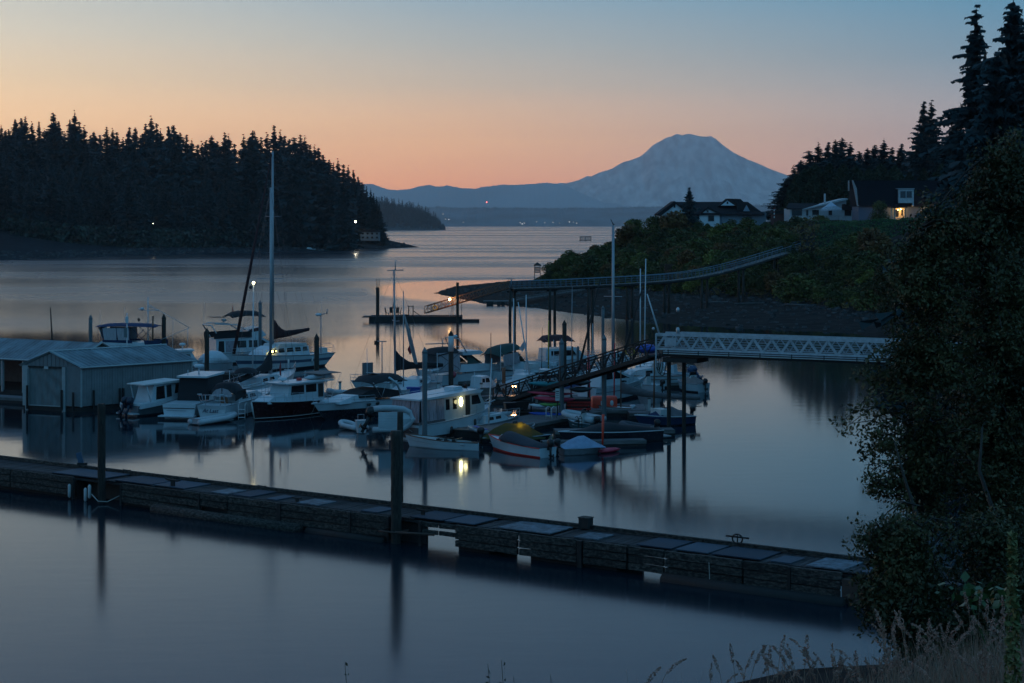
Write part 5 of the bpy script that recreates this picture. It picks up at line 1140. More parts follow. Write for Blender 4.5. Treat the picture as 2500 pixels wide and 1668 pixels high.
# -- white pulling boat
s = Boat('rowing_boat', 'slender white rowing boat with oars lying alongside the near float', 'rowing boat', (1168, 1101), (1000, 1089))
s.hull(1.35, 0.52, 0.80, rake=0.35, tw=0.12, fine=0.5, power=2.2, cockpit=(0.1, 0.9), rail=wood, boot=white, draft=0.12, deck=offw, top=white)
L = s.L
for sg in (-1, 1): s.tubes('plank_lap', [[(p[0], sg*(p[1]+0.004), p[2]) for p in [r_[k] for r_ in s.R]] for k in (1, 2, 3)], 0.008, offw, 4)
for x in (0.9, 2.1, 3.3): s.house('thwart', [(x, 0.38), (x, 0.42), (x+0.22, 0.42), (x+0.22, 0.38)], 1.05, wood if x == 2.1 else offw, 0)
s.tubes('oar', [[(0.5, 0.25, 0.62), (L-0.5, 0.35, 0.72)]], 0.025, ropew).tubes('oar', [[(0.5, 0.1, 0.60), (L-0.6, 0.15, 0.68)]], 0.025, ropew)
for x, sg in ((1.6, -1), (2.8, -1), (2.2, 1)): s.house('oarlock', [(x, 0.55), (x, 0.72), (x+0.06, 0.72), (x+0.06, 0.55)], 1.32, blackp, 0)

# -- red and white skiff under a dark cover
s = Boat('covered_skiff', 'white skiff with red bottom under a dark cover, nearest boat of the marina', 'boat', (1338, 1117), (1206, 1097))
L = s.L; s.hull(1.7, 0.62, 0.95, rake=0.55, rail=redp, boot=redp, tw=0.88, wlf=0.9)
ch = mat('charcoal_cover', (0.018, 0.024, 0.034), 0.8, var=0.2, bump=0.6, bscale=4)
b = MB(); b.loft([[(L*t, math.cos(a*math.pi/8)*0.88*w_, z0+math.sin(a*math.pi/8)*h_) for a in range(9)] for t, w_, z0, h_ in ((0.0, 0.88, 0.62, 0.06), (0.25, 0.98, 0.64, 0.18), (0.45, 1.0, 0.70, 0.36), (0.62, 0.98, 0.72, 0.55), (0.72, 0.85, 0.74, 0.62), (0.80, 0.6, 0.80, 0.30))]); b.build('boat_cover', ch, s.e)
s.house('foredeck_fairing', [(L*0.78, 0.80), (L*0.80, 1.12), (L*0.86, 0.86), (L*0.86, 0.80)], 0.5, white, 0); s.outboard(-0.05, 0, 0.62, 0.95)
s.plate('registration_mark', [(0.25, -0.80, 0.24), (0.85, -0.81, 0.24), (0.85, -0.81, 0.42), (0.25, -0.80, 0.42)], mat('pale_blue_mark', (0.15, 0.22, 0.32), 0.5), 0.01) if False else None
# -- tented boat with the yellow lamp
s = Boat('tented_boat', 'open boat under an olive canvas tent glowing yellow from a lamp inside', 'boat', (1182, 1084), (1330, 1086))
L = s.L; s.hull(1.9, 0.5, 0.7, rake=0.4, top=dhull, rail=grey)
def tent_mat():
    m = bpy.data.materials.new('olive_tent'); m.use_nodes = True; nt = m.node_tree; b_ = nt.nodes['Principled BSDF']; nt.nodes.remove(b_)
    d = nt.nodes.new('ShaderNodeBsdfDiffuse'); t = nt.nodes.new('ShaderNodeBsdfTranslucent'); mx = nt.nodes.new('ShaderNodeMixShader'); no = nt.nodes.new('ShaderNodeTexNoise'); no.inputs['Scale'].default_value = 6
    cr = nt.nodes.new('ShaderNodeValToRGB'); cr.color_ramp.elements[0].color = (0.055, 0.052, 0.025, 1); cr.color_ramp.elements[1].color = (0.11, 0.10, 0.05, 1); nt.links.new(no.outputs[0], cr.inputs[0])
    nt.links.new(cr.outputs[0], d.inputs[0]); t.inputs[0].default_value = (0.35, 0.28, 0.05, 1); mx.inputs[0].default_value = 0.24
    nt.links.new(d.outputs[0], mx.inputs[1]); nt.links.new(t.outputs[0], mx.inputs[2]); nt.links.new(mx.outputs[0], nt.nodes['Material Output'].inputs[0]); return m
b = MB(); rg = []
for t, h_, w_ in ((-0.02, 0.5, 0.9), (0.15, 1.05, 1.0), (0.35, 1.42, 1.05), (0.5, 1.40, 1.05), (0.62, 1.55, 1.0), (0.72, 1.35, 0.95), (0.85, 0.95, 0.8), (1.02, 0.62, 0.35)):
    rg.append([(L*t, w_*(1-abs(v)**1.0)*(-1 if v < 0 else 1)*0+w_*v, 0.45+(h_-0.45)*(1-abs(v))**0.8+0.03*math.sin(t*40+v*9)) for v in [-1+k/5 for k in range(11)]])
b.loft(rg, close=False, caps=False); b.build('canvas_tent', tent_mat(), s.e)
b = MB(); b.ball((L*0.60, -0.12, 1.18), 0.06, 8); b.build('lantern', glow('lantern_glow', (1.0, 0.75, 0.1), 30), s.e)
lamp(s.inv.inverted() @ Vector((L*0.60, -0.12, 1.18)), (1.0, 0.78, 0.12), 8, 0.06)
s.outboard(-0.05, 0, 0.6, 0.9)
# blue and white kayak bow to its left
s = Boat('small_kayak', 'white and blue kayak end at the left of the olive tent', 'kayak', (1186, 1062), (1139, 1050), z=0.48)
b = MB(); b.loft([[(s.L*t, math.cos(a*math.pi/6)*0.32*q, 0.18+math.sin(a*math.pi/6)*0.16*q+0.25*max(0, t-0.5)) for a in range(12)] for t, q in ((0, 0.9), (0.3, 1), (0.6, 0.8), (0.85, 0.4), (1, 0.05))]); b.build('hull', sailw, s.e)
s.plate('deck_panel', [(0.0, -0.22, 0.36), (s.L*0.6, -0.15, 0.42), (s.L*0.6, 0.15, 0.42), (0, 0.22, 0.36)], bluep, 0.02)

# -- jon boat under a pale blue tarp
s = Boat('tarped_boat', 'aluminium boat under a peaked pale blue tarp, right of the red and white skiff', 'boat', (1370, 1110), (1462, 1106))
L = s.L; s.hull(1.5, 0.42, 0.5, rake=0.2, tw=0.95, top=silver, boot=silver, fine=0.7, power=3.0, rail=sparw)
b = MB(); b.loft([[(L*t, v*0.82, 0.46+h_*(1-abs(v))**0.75+0.02*math.sin(v*12+t*9)) for v in [-1+k/5 for k in range(11)]] for t, h_ in ((-0.05, 0.12), (0.2, 0.45), (0.45, 0.72), (0.6, 0.74), (0.8, 0.42), (1.08, 0.05))], close=False, caps=False); b.build('tarp', tarpb, s.e)
s.outboard(-0.1, 0, 0.55, 0.8)
# -- long black covered runabout
s = Boat('black_covered_runabout', 'long low black covered runabout with a pale rub line behind the blue tarp', 'boat', (1602, 1073), (1388, 1088))
L = s.L; s.hull(2.2, 0.75, 1.0, rake=0.8, top=dhull, rail=sparw, tw=0.9)
b = MB(); b.loft([[(L*t, math.cos(a*math.pi/8)*1.0*w_, z0+math.sin(a*math.pi/8)*h_) for a in range(9)] for t, w_, z0, h_ in ((0.0, 0.95, 0.72, 0.1), (0.2, 1.0, 0.75, 0.28), (0.4, 1.0, 0.78, 0.42), (0.55, 1.0, 0.8, 0.62), (0.65, 0.92, 0.84, 0.5), (0.85, 0.6, 0.9, 0.12), (0.98, 0.15, 0.98, 0.04))]); b.build('boat_cover', black, s.e)
s.house('swim_step', [(-0.7, 0.25), (-0.7, 0.33), (0, 0.33), (0, 0.25)], 1.7, grey, 0)
s = Boat('red_kayak', 'short dark red kayak floating right of the pale blue tarp', 'kayak', (1462, 1108), (1502, 1102), L=2.2)
b = MB(); b.loft([[(s.L*t, math.cos(a*math.pi/6)*0.36*q, 0.13+math.sin(a*math.pi/6)*0.17*q) for a in range(12)] for t, q in ((0, 0.3), (0.2, 0.85), (0.5, 1), (0.8, 0.7), (1, 0.06))]); b.build('hull', maroonp, s.e)

# -- blue boat with the grey tarp and a bracket outboard
s = Boat('blue_tarped_boat', 'blue and white boat with a grey tarp over its stern half, rightmost boat', 'boat', (1684, 1034), (1566, 1042))
L = s.L; s.hull(1.9, 0.65, 0.9, rake=0.6, top=mat('deep_blue_hull', (0.012, 0.04, 0.10), 0.4), rail=sparw, boot=dhull, tw=0.9)
s.house('windscreen_panel', [(L*0.50, 0.8), (L*0.52, 1.25), (L*0.70, 1.25), (L*0.72, 0.8)], 1.3, offw, 0.05)
b = MB(); b.loft([[(L*t, v*0.98, 0.62+h_*(1-abs(v))**0.8) for v in [-1+k/5 for k in range(11)]] for t, h_ in ((0.0, 0.08), (0.15, 0.3), (0.38, 0.75), (0.52, 0.72))], close=False, caps=False); b.build('tarp', tarpg, s.e)
b = MB(); b.loft([[(L*t, v*0.95*w_, 0.66+h_*(1-abs(v))**0.8) for v in [-1+k/5 for k in range(11)]] for t, h_, w_ in ((0.66, 0.5, 1), (0.8, 0.3, 0.85), (0.95, 0.08, 0.5))], close=False, caps=False); b.build('blue_cover', navy, s.e)
s.outboard(-0.1, 0, 0.8, 0.8); s.tubes('tiller', [[(-0.3, 0, 1.25), (-1.1, 0, 1.25)]], 0.03, blackp)
inflatable('inflatable_dinghy', 'dark inflatable with a covered outboard between the black runabout and the blue boat', (1600, 1058), (1512, 1052), B=1.6, tube=0.25, m=mat('dark_inflatable', (0.05, 0.055, 0.065), 0.6), motor=True)
inflatable('inflatable_dinghy', 'pale grey inflatable lying on the float left of the black runabout', (1462, 1032), (1375, 1022), z=0.5, B=1.7, tube=0.22)

# -- right group
s = Boat('white_cuddy_cruiser', 'white cabin cruiser with a stepped stripe behind the orange drum, bow to the right', 'boat', (1432, 984), (1556, 968))
L = s.L; s.hull(2.6, 1.25, 1.7, rake=1.2, rail=sparw, wlf=0.8)
s.house('cabin', [(0.6, 1.3), (0.9, 2.6), (2.8, 2.7), (L*0.82, 1.75), (L*0.9, 1.45)], 2.0, white, 0.1).win([(1.2, 1.9), (2.4, 1.9), (2.4, 2.45), (1.2, 2.45)]).win([(2.7, 1.9), (L*0.66, 1.85), (3.0, 2.5), (2.7, 2.5)])
s.win([(3.6, 1.55), (4.3, 1.5), (4.3, 1.68), (3.6, 1.7)], glass, 'side_port')
s.tubes('cove_line', [[(p[0], sg*(p[1]+0.015), p[2]-0.05) for p in [r_[1] for r_ in s.R]] for sg in (-1, 1)], 0.02, dhull, 4); s.rail(0.5, 1, 0.55); s.fender(L*0.98, -0.5, 0.9)
s = Boat('white_sailing_cruiser', 'white boat with a brown stripe and open cockpit just below the ramp head', 'boat', (1652, 944), (1512, 950))
L = s.L; s.hull(2.5, 1.1, 1.35, rake=0.8, cockpit=(0.0, 0.45), rail=wood)
s.house('cabin', [(L*0.45, 1.1), (L*0.47, 1.9), (L*0.78, 1.7), (L*0.9, 1.3)], 1.8, white, 0.15).win([(L*0.5, 1.4), (L*0.62, 1.4), (L*0.61, 1.65), (L*0.5, 1.65)])
s.house('helm_seat', [(1.6, 0.8), (1.6, 2.0), (2.0, 2.3), (2.4, 2.2), (2.4, 0.8)], 0.7, offw); s.bimini(1.2, 3.2, 1.8, 2.9, maroon, 0.2, 0.12, True, 1.2)
s.tubes('trim_line', [[(p[0], sg*(p[1]+0.015), p[2]) for p in [r_[1] for r_ in s.R]] for sg in (-1, 1)], 0.03, wood, 4)
s = Boat('outboard_skiff', 'white skiff with two large tilted outboards beyond the ramp head piles', 'boat', (1690, 938), (1600, 934))
L = s.L; s.hull(2.2, 0.95, 1.2, rake=0.7, cockpit=(0, 0.6)); s.outboard(-0.1, 0.35, 0.9, 1.2, mat('blue_cowling', (0.02, 0.06, 0.13), 0.4), 0.7).outboard(-0.1, -0.35, 0.9, 1.2, MATS['blue_cowling'], 0.7)
s.tubes('stern_hoop', [[(0.1, sg*0.5, 0.95), (0.1, sg*0.5, 1.7), (0.7, sg*0.5, 1.75), (0.7, sg*0.5, 0.9)] for sg in (-1, 1)], 0.035, stain); s.house('console', [(1.6, 0.7), (1.7, 1.8), (2.3, 1.6), (2.4, 0.7)], 0.9, white)
s = Boat('furled_sail_dinghy', 'small sailboat whose grey furled sail hangs on a boom pointing right', 'sailboat', (1545, 1014), (1462, 1012))
L = s.L; s.hull(1.6, 0.6, 0.8, rake=0.5, rail=wood); s.mast(L*0.35, 0.6, 4.6, 0.06, wood); s.boom(L*0.33, 2.0, -5.3, 1.45, 0.27, tarpg, luff=0.3, sag=0.12, name='furled_sail')

# -- middle distance group behind the ramp
s = Boat('green_canvas_cruiser', 'white express cruiser with a dark green bimini behind the foot of the ramp', 'boat', (1206, 938), (1352, 922))
L = s.L; s.hull(2.9, 1.2, 1.6, rake=1.1); s.house('cabin', [(1.4, 1.3), (1.6, 1.9), (3.6, 2.0), (5.0, 1.9), (L*0.9, 1.55), (L*0.9, 1.3)], 2.2, white, 0.2)
s.plate('windscreen', [(3.4, -1.05, 1.9), (3.4, 1.05, 1.9), (2.4, 0.95, 2.9), (2.4, -0.95, 2.9)], mat('greenish_glass', (0.05, 0.09, 0.08), 0.1)); s.bimini(-0.6, 3.0, 2.5, 3.2, greenc, 0.4, 0.3, True, 1.5, slope=0.5)
for sg in (-1, 1): s.plate('vinyl_panel', [(0.0, sg*1.2, 1.75), (2.4, sg*1.2, 1.9), (2.1, sg*1.15, 2.95), (0.1, sg*1.15, 2.8)], clearv)
s.rail(0.5, 1, 0.6); s.tubes('radar_arch', [[(0.4, sg*1.2, 1.4), (-0.1, sg*1.1, 2.9), (0.3, sg*0.9, 3.1)] for sg in (-1, 1)], 0.06, sparw)
s = Boat('maroon_topped_cruiser', 'white flybridge boat with a dark maroon canvas top behind the green topped cruiser', 'boat', (1318, 912), (1440, 908))
L = s.L; s.hull(2.8, 1.3, 1.7, rake=1.0); s.house('cabin', [(0.2, 1.3), (0.3, 2.5), (3.6, 2.6), (4.6, 1.6), (4.6, 1.3)], 2.3, white).win([(0.8, 1.8), (2.0, 1.8), (2.0, 2.3), (0.8, 2.3)]).win([(2.3, 1.8), (3.6, 1.8), (3.2, 2.35), (2.3, 2.35)])
s.bimini(0.0, 3.4, 2.3, 3.6, maroon, 0.25, 0.4, True, 2.4); s.rail(0.5, 1, 0.5)
s = Boat('low_white_cruiser', 'low white cruiser with a striped side between the two canvas topped boats and the ramp', 'boat', (1240, 948), (1392, 940))
L = s.L; s.hull(2.5, 1.0, 1.4, rake=1.0, rail=dhull, stripe=dhull); s.house('cabin', [(1.0, 1.0), (1.2, 1.6), (4.4, 1.6), (5.2, 1.2), (5.2, 1.0)], 1.9, white, 0.2).win([(1.6, 1.2), (4.0, 1.2), (4.0, 1.4), (1.6, 1.4)])
s.house('life_raft', [(2.0, 1.6), (2.0, 2.2), (3.0, 2.2), (3.0, 1.6)], 1.1, offw, 0.2)
s = Boat('black_bimini_cruiser', 'white cruiser with a black bimini, radar arch and green tinted windscreen behind the curtained trawler', 'boat', (1060, 945), (1252, 930))
L = s.L; s.hull(3.1, 1.15, 1.6, rake=1.4, boot=dhull, stripe=None)
s.house('cabin', [(2.2, 1.3), (2.4, 2.0), (4.6, 2.0), (6.6, 1.85), (L*0.93, 1.5), (L*0.93, 1.3)], 2.3, white, 0.2)
s.plate('windscreen', [(4.9, -1.05, 2.0), (4.9, 1.05, 2.0), (3.6, 0.95, 2.85), (3.6, -0.95, 2.85)], MATS['greenish_glass']); s.win([(3.2, 2.02), (4.6, 2.02), (3.9, 2.5), (3.2, 2.6)], MATS['greenish_glass'], 'side_glass', 0.03)
s.house('hardtop', [(2.6, 2.85), (2.5, 3.2), (4.6, 3.22), (5.0, 3.0), (4.6, 2.85)], 2.2, white, 0.05)
s.bimini(-0.6, 2.3, 2.6, 3.35, black, 0.28, 0.35, False, slope=0.15)
for sg in (-1, 1): s.plate('vinyl_panel', [(-0.4, sg*1.25, 1.5), (2.0, sg*1.25, 1.6), (2.1, sg*1.2, 3.2), (-0.5, sg*1.2, 3.2)], clearv); s.tubes('cross_frame', [[(-0.4, sg*1.28, 1.6), (2.0, sg*1.26, 3.1)], [(2.0, sg*1.28, 1.6), (-0.4, sg*1.26, 3.1)]], 0.018, darkw)
s.tubes('radar_arch', [[(2.9, sg*1.2, 3.1), (2.1, sg*1.0, 4.4), (2.2, -sg*1.0, 4.4)] for sg in (-1, 1)]+[[(-1.0, 0, 4.0), (2.2, 0, 3.95)], [(1.0, 0, 3.4), (1.0, 0, 4.4)]], 0.05, spar); s.radar(2.3, 0, 4.4, 4.45, 0.36)
s.tubes('roof_rail', [[(2.9, sg*0.9, 3.3), (3.0, sg*0.9, 3.55), (4.6, sg*0.8, 3.5), (4.8, sg*0.8, 3.2)] for sg in (-1, 1)], 0.02, stain); s.rail(0.55, 1, 0.6)
b = MB(); b.ball((0.9, -1.65, 1.2), 0.33, 12); b.build('round_buoy', mat('pink_buoy', (0.45, 0.06, 0.08), 0.5), s.e)

# ketch and other sailboats in the centre
def sail_boat(label, stern, bow, B, masts, fs=0.95, fb=1.35, booms=(), name='moored_sailboat', wires=True, m=white):
    s = Boat(name, label, 'sailboat', stern, bow); s.hull(B, fs, fb, rake=0.9, over=0.5, tw=0.55, top=m); L = s.L
    s.house('cabin_trunk', [(L*0.38, fs), (L*0.4, fs+0.55), (L*0.72, fs+0.6), (L*0.82, fs+0.25), (L*0.82, fs)], B*0.6, white, 0.15).win([(L*0.45, fs+0.2), (L*0.55, fs+0.2), (L*0.54, fs+0.42), (L*0.45, fs+0.42)]).win([(L*0.59, fs+0.22), (L*0.69, fs+0.24), (L*0.68, fs+0.45), (L*0.59, fs+0.42)])
    for (px, py, D, r, lean, m_, sp_) in masts:
        p = s.loc(px, 900, D); zt = PZ(py, D); w = [[(p.x+lean, p.y, zt), (-0.3, 0, fs+0.2)], [(p.x+lean, p.y, zt), (L+0.7, 0, fb)], [(p.x+lean, p.y, zt), (p.x, p.y+(0.9 if sp_ else 0), fs+(zt-fs)*0.55), (p.x, B*0.48, fs)], [(p.x+lean, p.y, zt), (p.x, p.y-(0.9 if sp_ else 0), fs+(zt-fs)*0.55), (p.x, -B*0.48, fs)]] if wires else ()
        s.mast(p.x, fs, zt, r, m_, lean, ((fs+(zt-fs)*0.55, 0.9),) if sp_ else (), w, p.y)
    for bm_ in booms: s.boom(*bm_)
    s.rail(0.75, 1, 0.55, 5); return s
s = sail_boat('black sail covered ketch left of the trawler, mast with a flat masthead bracket', (1058, 958), (880, 966), 3.0, [(965, 660, 152, 0.11, 0.12, spar, True)])
p = s.loc(965, 900, 152); zt = PZ(660, 152); s.tubes('masthead_bracket', [[(p.x-0.75, p.y, zt), (p.x+0.75, p.y, zt)], [(p.x, p.y, zt), (p.x, p.y, zt+0.9)]], 0.05, spar)
s.boom(p.x-0.1, 2.5, p.x-4.6, 2.4, 0.36, black, 0.9); s.plate('flag', [(p.x-1.4, p.y, 3.4), (p.x-1.65, p.y, 3.9), (p.x-1.4, p.y, 4.4), (p.x-1.15, p.y, 3.9)], flagr); s.plate('flag', [(p.x-1.4, p.y, 4.9), (p.x-1.5, p.y, 5.2), (p.x-1.38, p.y, 6.1), (p.x-1.28, p.y, 5.2)], darkw)
s.tubes('spotlight_pole', [[(p.x+1.4, 0.5, 1.0), (p.x+1.4, 0.5, 4.7)], [(p.x+1.0, 0.5, 4.7), (p.x+1.8, 0.5, 4.75)]], 0.05, spar); s.house('spotlight', [(p.x+1.5, 4.4), (p.x+1.5, 4.75), (p.x+1.9, 4.75), (p.x+1.9, 4.4)], 0.25, darkw, 0)
s.plate('grey_screen', [(p.x+2.2, 0.4, 1.2), (p.x+3.2, 0.4, 1.2), (p.x+3.2, 0.4, 2.9), (p.x+2.2, 0.4, 2.9)], pileg, 0.05)
s = sail_boat('sailboat with a thin mast and a pale rolled jib slanting down to the right', (975, 978), (1042, 954), 2.6, [(985, 710, 149, 0.055, 0.0, spar, False)], wires=False)
q0 = s.loc(987, 768, 149); q1 = s.loc(1030, 948, 155); b = MB(); b.tube([q0, q0.lerp(q1, 0.35), q0.lerp(q1, 0.7), q1], [0.05, 0.20, 0.17, 0.08], 8); b.build('rolled_jib', sailw, s.e)
s = sail_boat('sailboat with the yellow mast behind the red canvas boat', (1330, 930), (1358, 915), 2.3, [(1339, 783, 166, 0.07, 0.1, yellowp, False)], wires=False)
s = sail_boat('small sailboat with paired thin masts and a pale scrap of sail between them', (1240, 962), (1308, 948), 2.4, [(1254, 729, 155, 0.06, 0.0, sparw, False), (1285, 720, 156, 0.06, -0.05, sparw, False)], wires=False)
q0, q1 = s.loc(1265, 738, 155), s.loc(1296, 935, 155); b = MB(); b.tube([q0, q1], 0.05, 6, 0.09); b.build('slanting_spar', sparw, s.e)
q = [s.loc(1267, 852, 155), s.loc(1281, 829, 155), s.loc(1285, 845, 155), s.loc(1275, 858, 155)]; s.plate('scrap_of_sail', q, sailw)
s = sail_boat('sailboat with the thick grey mast topped by a wind vane, right of centre', (1462, 962), (1530, 948), 3.0, [(1497, 551, 152, 0.17, 0, spar, False)], wires=False)
p = s.loc(1497, 551, 152); s.tubes('wind_vane', [[(p.x-0.5, p.y, p.z+0.55), (p.x, p.y, p.z+0.1), (p.x+0.3, p.y, p.z+0.1)], [(p.x, p.y, p.z-0.3), (p.x, p.y, p.z+0.2)]], 0.035, darkw)
p = s.loc(1497, 724, 152); s.tubes('spreaders', [[(p.x-0.1, p.y-0.9, p.z), (p.x, p.y+0.9, p.z)]], 0.035, spar)
s = sail_boat('sailboat with the shorter of the two slim pale masts beside the ramp head', (1545, 938), (1600, 925), 2.4, [(1563, 656, 162, 0.075, 0.05, sparw, False)], wires=False)
s = sail_boat('sailboat with the taller slim pale mast and a long boom leaning right', (1556, 930), (1618, 918), 2.4, [(1573, 632, 165, 0.075, 0.35, sparw, False)], wires=False)
q0, q1 = s.loc(1580, 718, 165), s.loc(1611, 820, 165); b = MB(); b.tube([q0, q1], 0.06, 6, 0.10); b.build('long_boom', sparw, s.e)
s = sail_boat('small open sailboat with a bare pole mast and crumpled pale sail by the tent', (1120, 1060), (1250, 1040), 1.7, [(1193, 876, 124, 0.05, 0.35, sparw, False)], fs=0.55, fb=0.7, wires=False, m=grey)
s.boom(0.3, 1.05, s.L*0.99, 0.95, 0.28, sailw, 0.0, name='crumpled_sail', sag=-0.05)
D = 150; o = MB(); o.tube([(0, 0, 0), (0.02, 0, PZ(813, D)-0.5)], 0.035, 6); tag(o.build('thin_pole', wood, None, (PX(1198, D), D, 0.5)), 'thin brown pole left of the green topped cruiser', 'pole')
for (a, bb, c, d, lab) in ((1466, 680, 1412, 836, 'dark slanting spar left of the thick grey mast'), (1568, 703, 1512, 838, 'dark slanting spar right of the thick grey mast')):
    D = 158; p0, p1 = P(a, bb, D), P(c, d+70, D); o = MB(); o.tube([p0-p1, Vector((0, 0, 0))], 0.06, 6, 0.13); tag(o.build('slanting_spar', darkw, None, p1), lab, 'spar')
# red pole, light pole, reddish posts
p = G(1471, 1087, 0.4); o = MB(); o.tube([(0.05, 0, PZ(1012, p.y)-0.4), (0, 0, 0)], 0.09, 8, 0.06); tag(o.build('red_pole', orange, None, p), 'bright red pole standing in front of the orange drum', 'pole')
D = 158; e = empty('lamp_pole', (PX(619, D), D, 0.45), 0, 'slim white pole with a lit lamp on top left of the tall mast', 'lamp post')
h = PZ(694, D)-0.45; b = MB(); b.tube([(-0.1, 0, 0), (0, 0, h)], 0.075, 8, 0.055); b.build('pole', sparw, e); b = MB(); b.ball((0, 0, h+0.12), 0.13, 10); b.build('bulb', glow('warm_white_glow', (1.0, 0.86, 0.45), 12), e)
b = MB(); b.box((-0.25, 0, h-0.3), (0.28, 0.05, 0.28), ry=R(35)); b.build('reflector', darkw, e); lamp((PX(619, D), D, h+0.45+0.4), (1.0, 0.85, 0.5), 4, 0.1)
for (px, py, yw, r, m_, lab) in ((1434, 858, 965, 0.05, redp, 'reddish post leaning against the ramp, left of two'), (1499, 838, 985, 0.05, redp, 'reddish post by the ramp, right of two'), (1596, 875, 1012, 0.06, wood, 'reddish brown mast pole under the ramp head')):
    D = GD(yw, 0.4); o = MB(); o.tube([(0, 0, 0), (0.06, 0, PZ(py, D)-0.4)], r*1.3, 6, r); tag(o.build('thin_post', m_, None, (PX(px, D), D, 0.4)), lab, 'post')
# ================================================================ BOATHOUSES
cor_b = mat('blue_grey_sheet_metal', (0.15, 0.20, 0.22), 0.5, 0.2, var=0.35, scale=0.8)
cor_w = mat('pale_sheet_wall', (0.17, 0.18, 0.185), 0.6, var=0.12, scale=1.5)
trim_w = mat('pale_trim', (0.33, 0.35, 0.35), 0.5, var=0.1)
curtw = mat('boathouse_curtain', (0.17, 0.18, 0.18), 0.85, var=0.22, scale=1.2, stretch=(2.5, 2.5, 0.6), bump=1.0, bscale=1.6)
def corr_panel(name, a, b_, c, d, ribs, depth, m, parent, thick=0.02):
    """ribbed sheet with corners a-b (one edge) and d-c (opposite edge); ribs run from edge ab to edge dc"""
    a, b_, c, d = map(Vector, (a, b_, c, d)); n = (b_-a).cross(d-a).normalized(); vs = []; k = ribs*4
    for i in range(k+1):
        t = i/k; off = n*(depth if i % 4 in (1, 2) else 0); vs += [a.lerp(b_, t)+off, d.lerp(c, t)+off]
    o = len(vs); vs += [v-n*thick for v in vs]; fs = [(2*i, 2*i+2, 2*i+3, 2*i+1) for i in range(k)]+[(o+2*i, o+2*i+1, o+2*i+3, o+2*i+2) for i in range(k)]
    fs += [(0, 1, o+1, o), (2*k, o+2*k, o+2*k+1, 2*k+1)]
    q = MB(); q.add(vs, fs); return q.build(name, m, parent)
def V3(p, z): return Vector((p[0], p[1], z))
FL, FR, BR, BL = (-39.6, 139.5), (-34.4, 137.3), (-26.9, 144.5), (-32.1, 146.7)
e = empty('boathouse', (0, 0, 0), 0, 'floating boathouse with curtained gable end, nearest the breakwater', 'boathouse')
ze, zr = 3.66, 4.75
mid = lambda p, q: ((p[0]+q[0])/2, (p[1]+q[1])/2)
lp_ = lambda p, q, t: (p[0]+(q[0]-p[0])*t, p[1]+(q[1]-p[1])*t)
MF, MBk = mid(FL, FR), mid(BL, BR)
for i in range(12):   # roof sheets, both slopes
    t0, t1 = -0.03+i*1.06/12, -0.03+(i+1)*1.06/12
    for (ea, eb) in ((FR, BR), (FL, BL)):
        ov = lambda p, m_: (p[0]+(p[0]-m_[0])*0.08, p[1]+(p[1]-m_[1])*0.08)
        e0, e1 = lp_(ov(ea, MF), ov(eb, MBk), t0), lp_(ov(ea, MF), ov(eb, MBk), t1-0.002); r0, r1 = lp_(MF, MBk, t0), lp_(MF, MBk, t1-0.002)
        if ea is FL: e0, e1, r0, r1 = e1, e0, r1, r0
        corr_panel('roof_panel', V3(e0, ze-0.04), V3(e1, ze-0.04), V3(r1, zr+0.03), V3(r0, zr+0.03), 2, 0.045, cor_b, e)
for i in range(11):
    a, c = lp_(FR, BR, i/11), lp_(FR, BR, (i+1)/11-0.002)
    corr_panel('wall_panel', V3(a, 0.45), V3(c, 0.45), V3(c, ze-0.06), V3(a, ze-0.06), 4, 0.014, cor_w, e)
for i in range(6): a, c = lp_(FL, BL, i/6), lp_(FL, BL, (i+1)/6-0.002); corr_panel('wall_panel', V3(c, 0.45), V3(a, 0.45), V3(a, ze-0.06), V3(c, ze-0.06), 4, 0.03, cor_w, e)
corr_panel('back_wall', V3(BR, 0.45), V3(BL, 0.45), V3(BL, ze-0.1), V3(BR, ze-0.1), 8, 0.03, cor_w, e)
def beam(name, a, c, w, m, p): b = MB(); a, c = Vector(a), Vector(c); b.tube([a, c], w*0.7071, 4); return b.build(name, m, p)
# front: jambs, curtain, gable boards, trim
un = Vector((FR[0]-FL[0], FR[1]-FL[1], 0)).normalized(); nf = Vector((un.y, -un.x, 0))
A = Vector((FL[0], FL[1], 0))+nf*0.03; Wd = (Vector((FR[0], FR[1], 0))-Vector((FL[0], FL[1], 0))).length
def fpt(u, z, o=0.0): return A+un*u+nf*o+Vector((0, 0, z))
def fbox(name, u0, u1, z0, z1, o, th, m):
    b = MB(); b.add([fpt(u, z, o+q) for q in (0, th) for u, z in ((u0, z0), (u1, z0), (u1, z1), (u0, z1))], [(0, 1, 2, 3), (7, 6, 5, 4), (0, 4, 5, 1), (1, 5, 6, 2), (2, 6, 7, 3), (3, 7, 4, 0)]); return b.build(name, m, e)
fbox('door_jamb', 0.0, 0.62, 0.35, ze-0.08, 0, 0.1, trim_w); fbox('door_jamb', 3.95, 4.25, 0.0, ze-0.1, 0.04, 0.14, trim_w); fbox('door_jamb', 0.35, 0.58, 0.0, ze-0.3, 0.12, 0.1, trim_w); fbox('side_panel', 4.25, Wd, 0.45, ze-0.08, 0, 0.06, cor_w)
vs = []; nx, nz = 40, 14   # hanging curtain with folds gathered to the upper right
for j in range(nz):
    for i in range(nx):
        u = 0.60+3.38*i/(nx-1); z = 0.42+(ze-0.62)*j/(nz-1)+0.0
        sag = 0.11*math.sin((u*0.9+z*1.25)*4.2+0.6*math.sin(z*2.1))*min(1, max(0, (u-1.2)/2))+0.05*math.sin(u*9+z*2)
        vs.append(fpt(u, z, 0.02+sag*0.5))
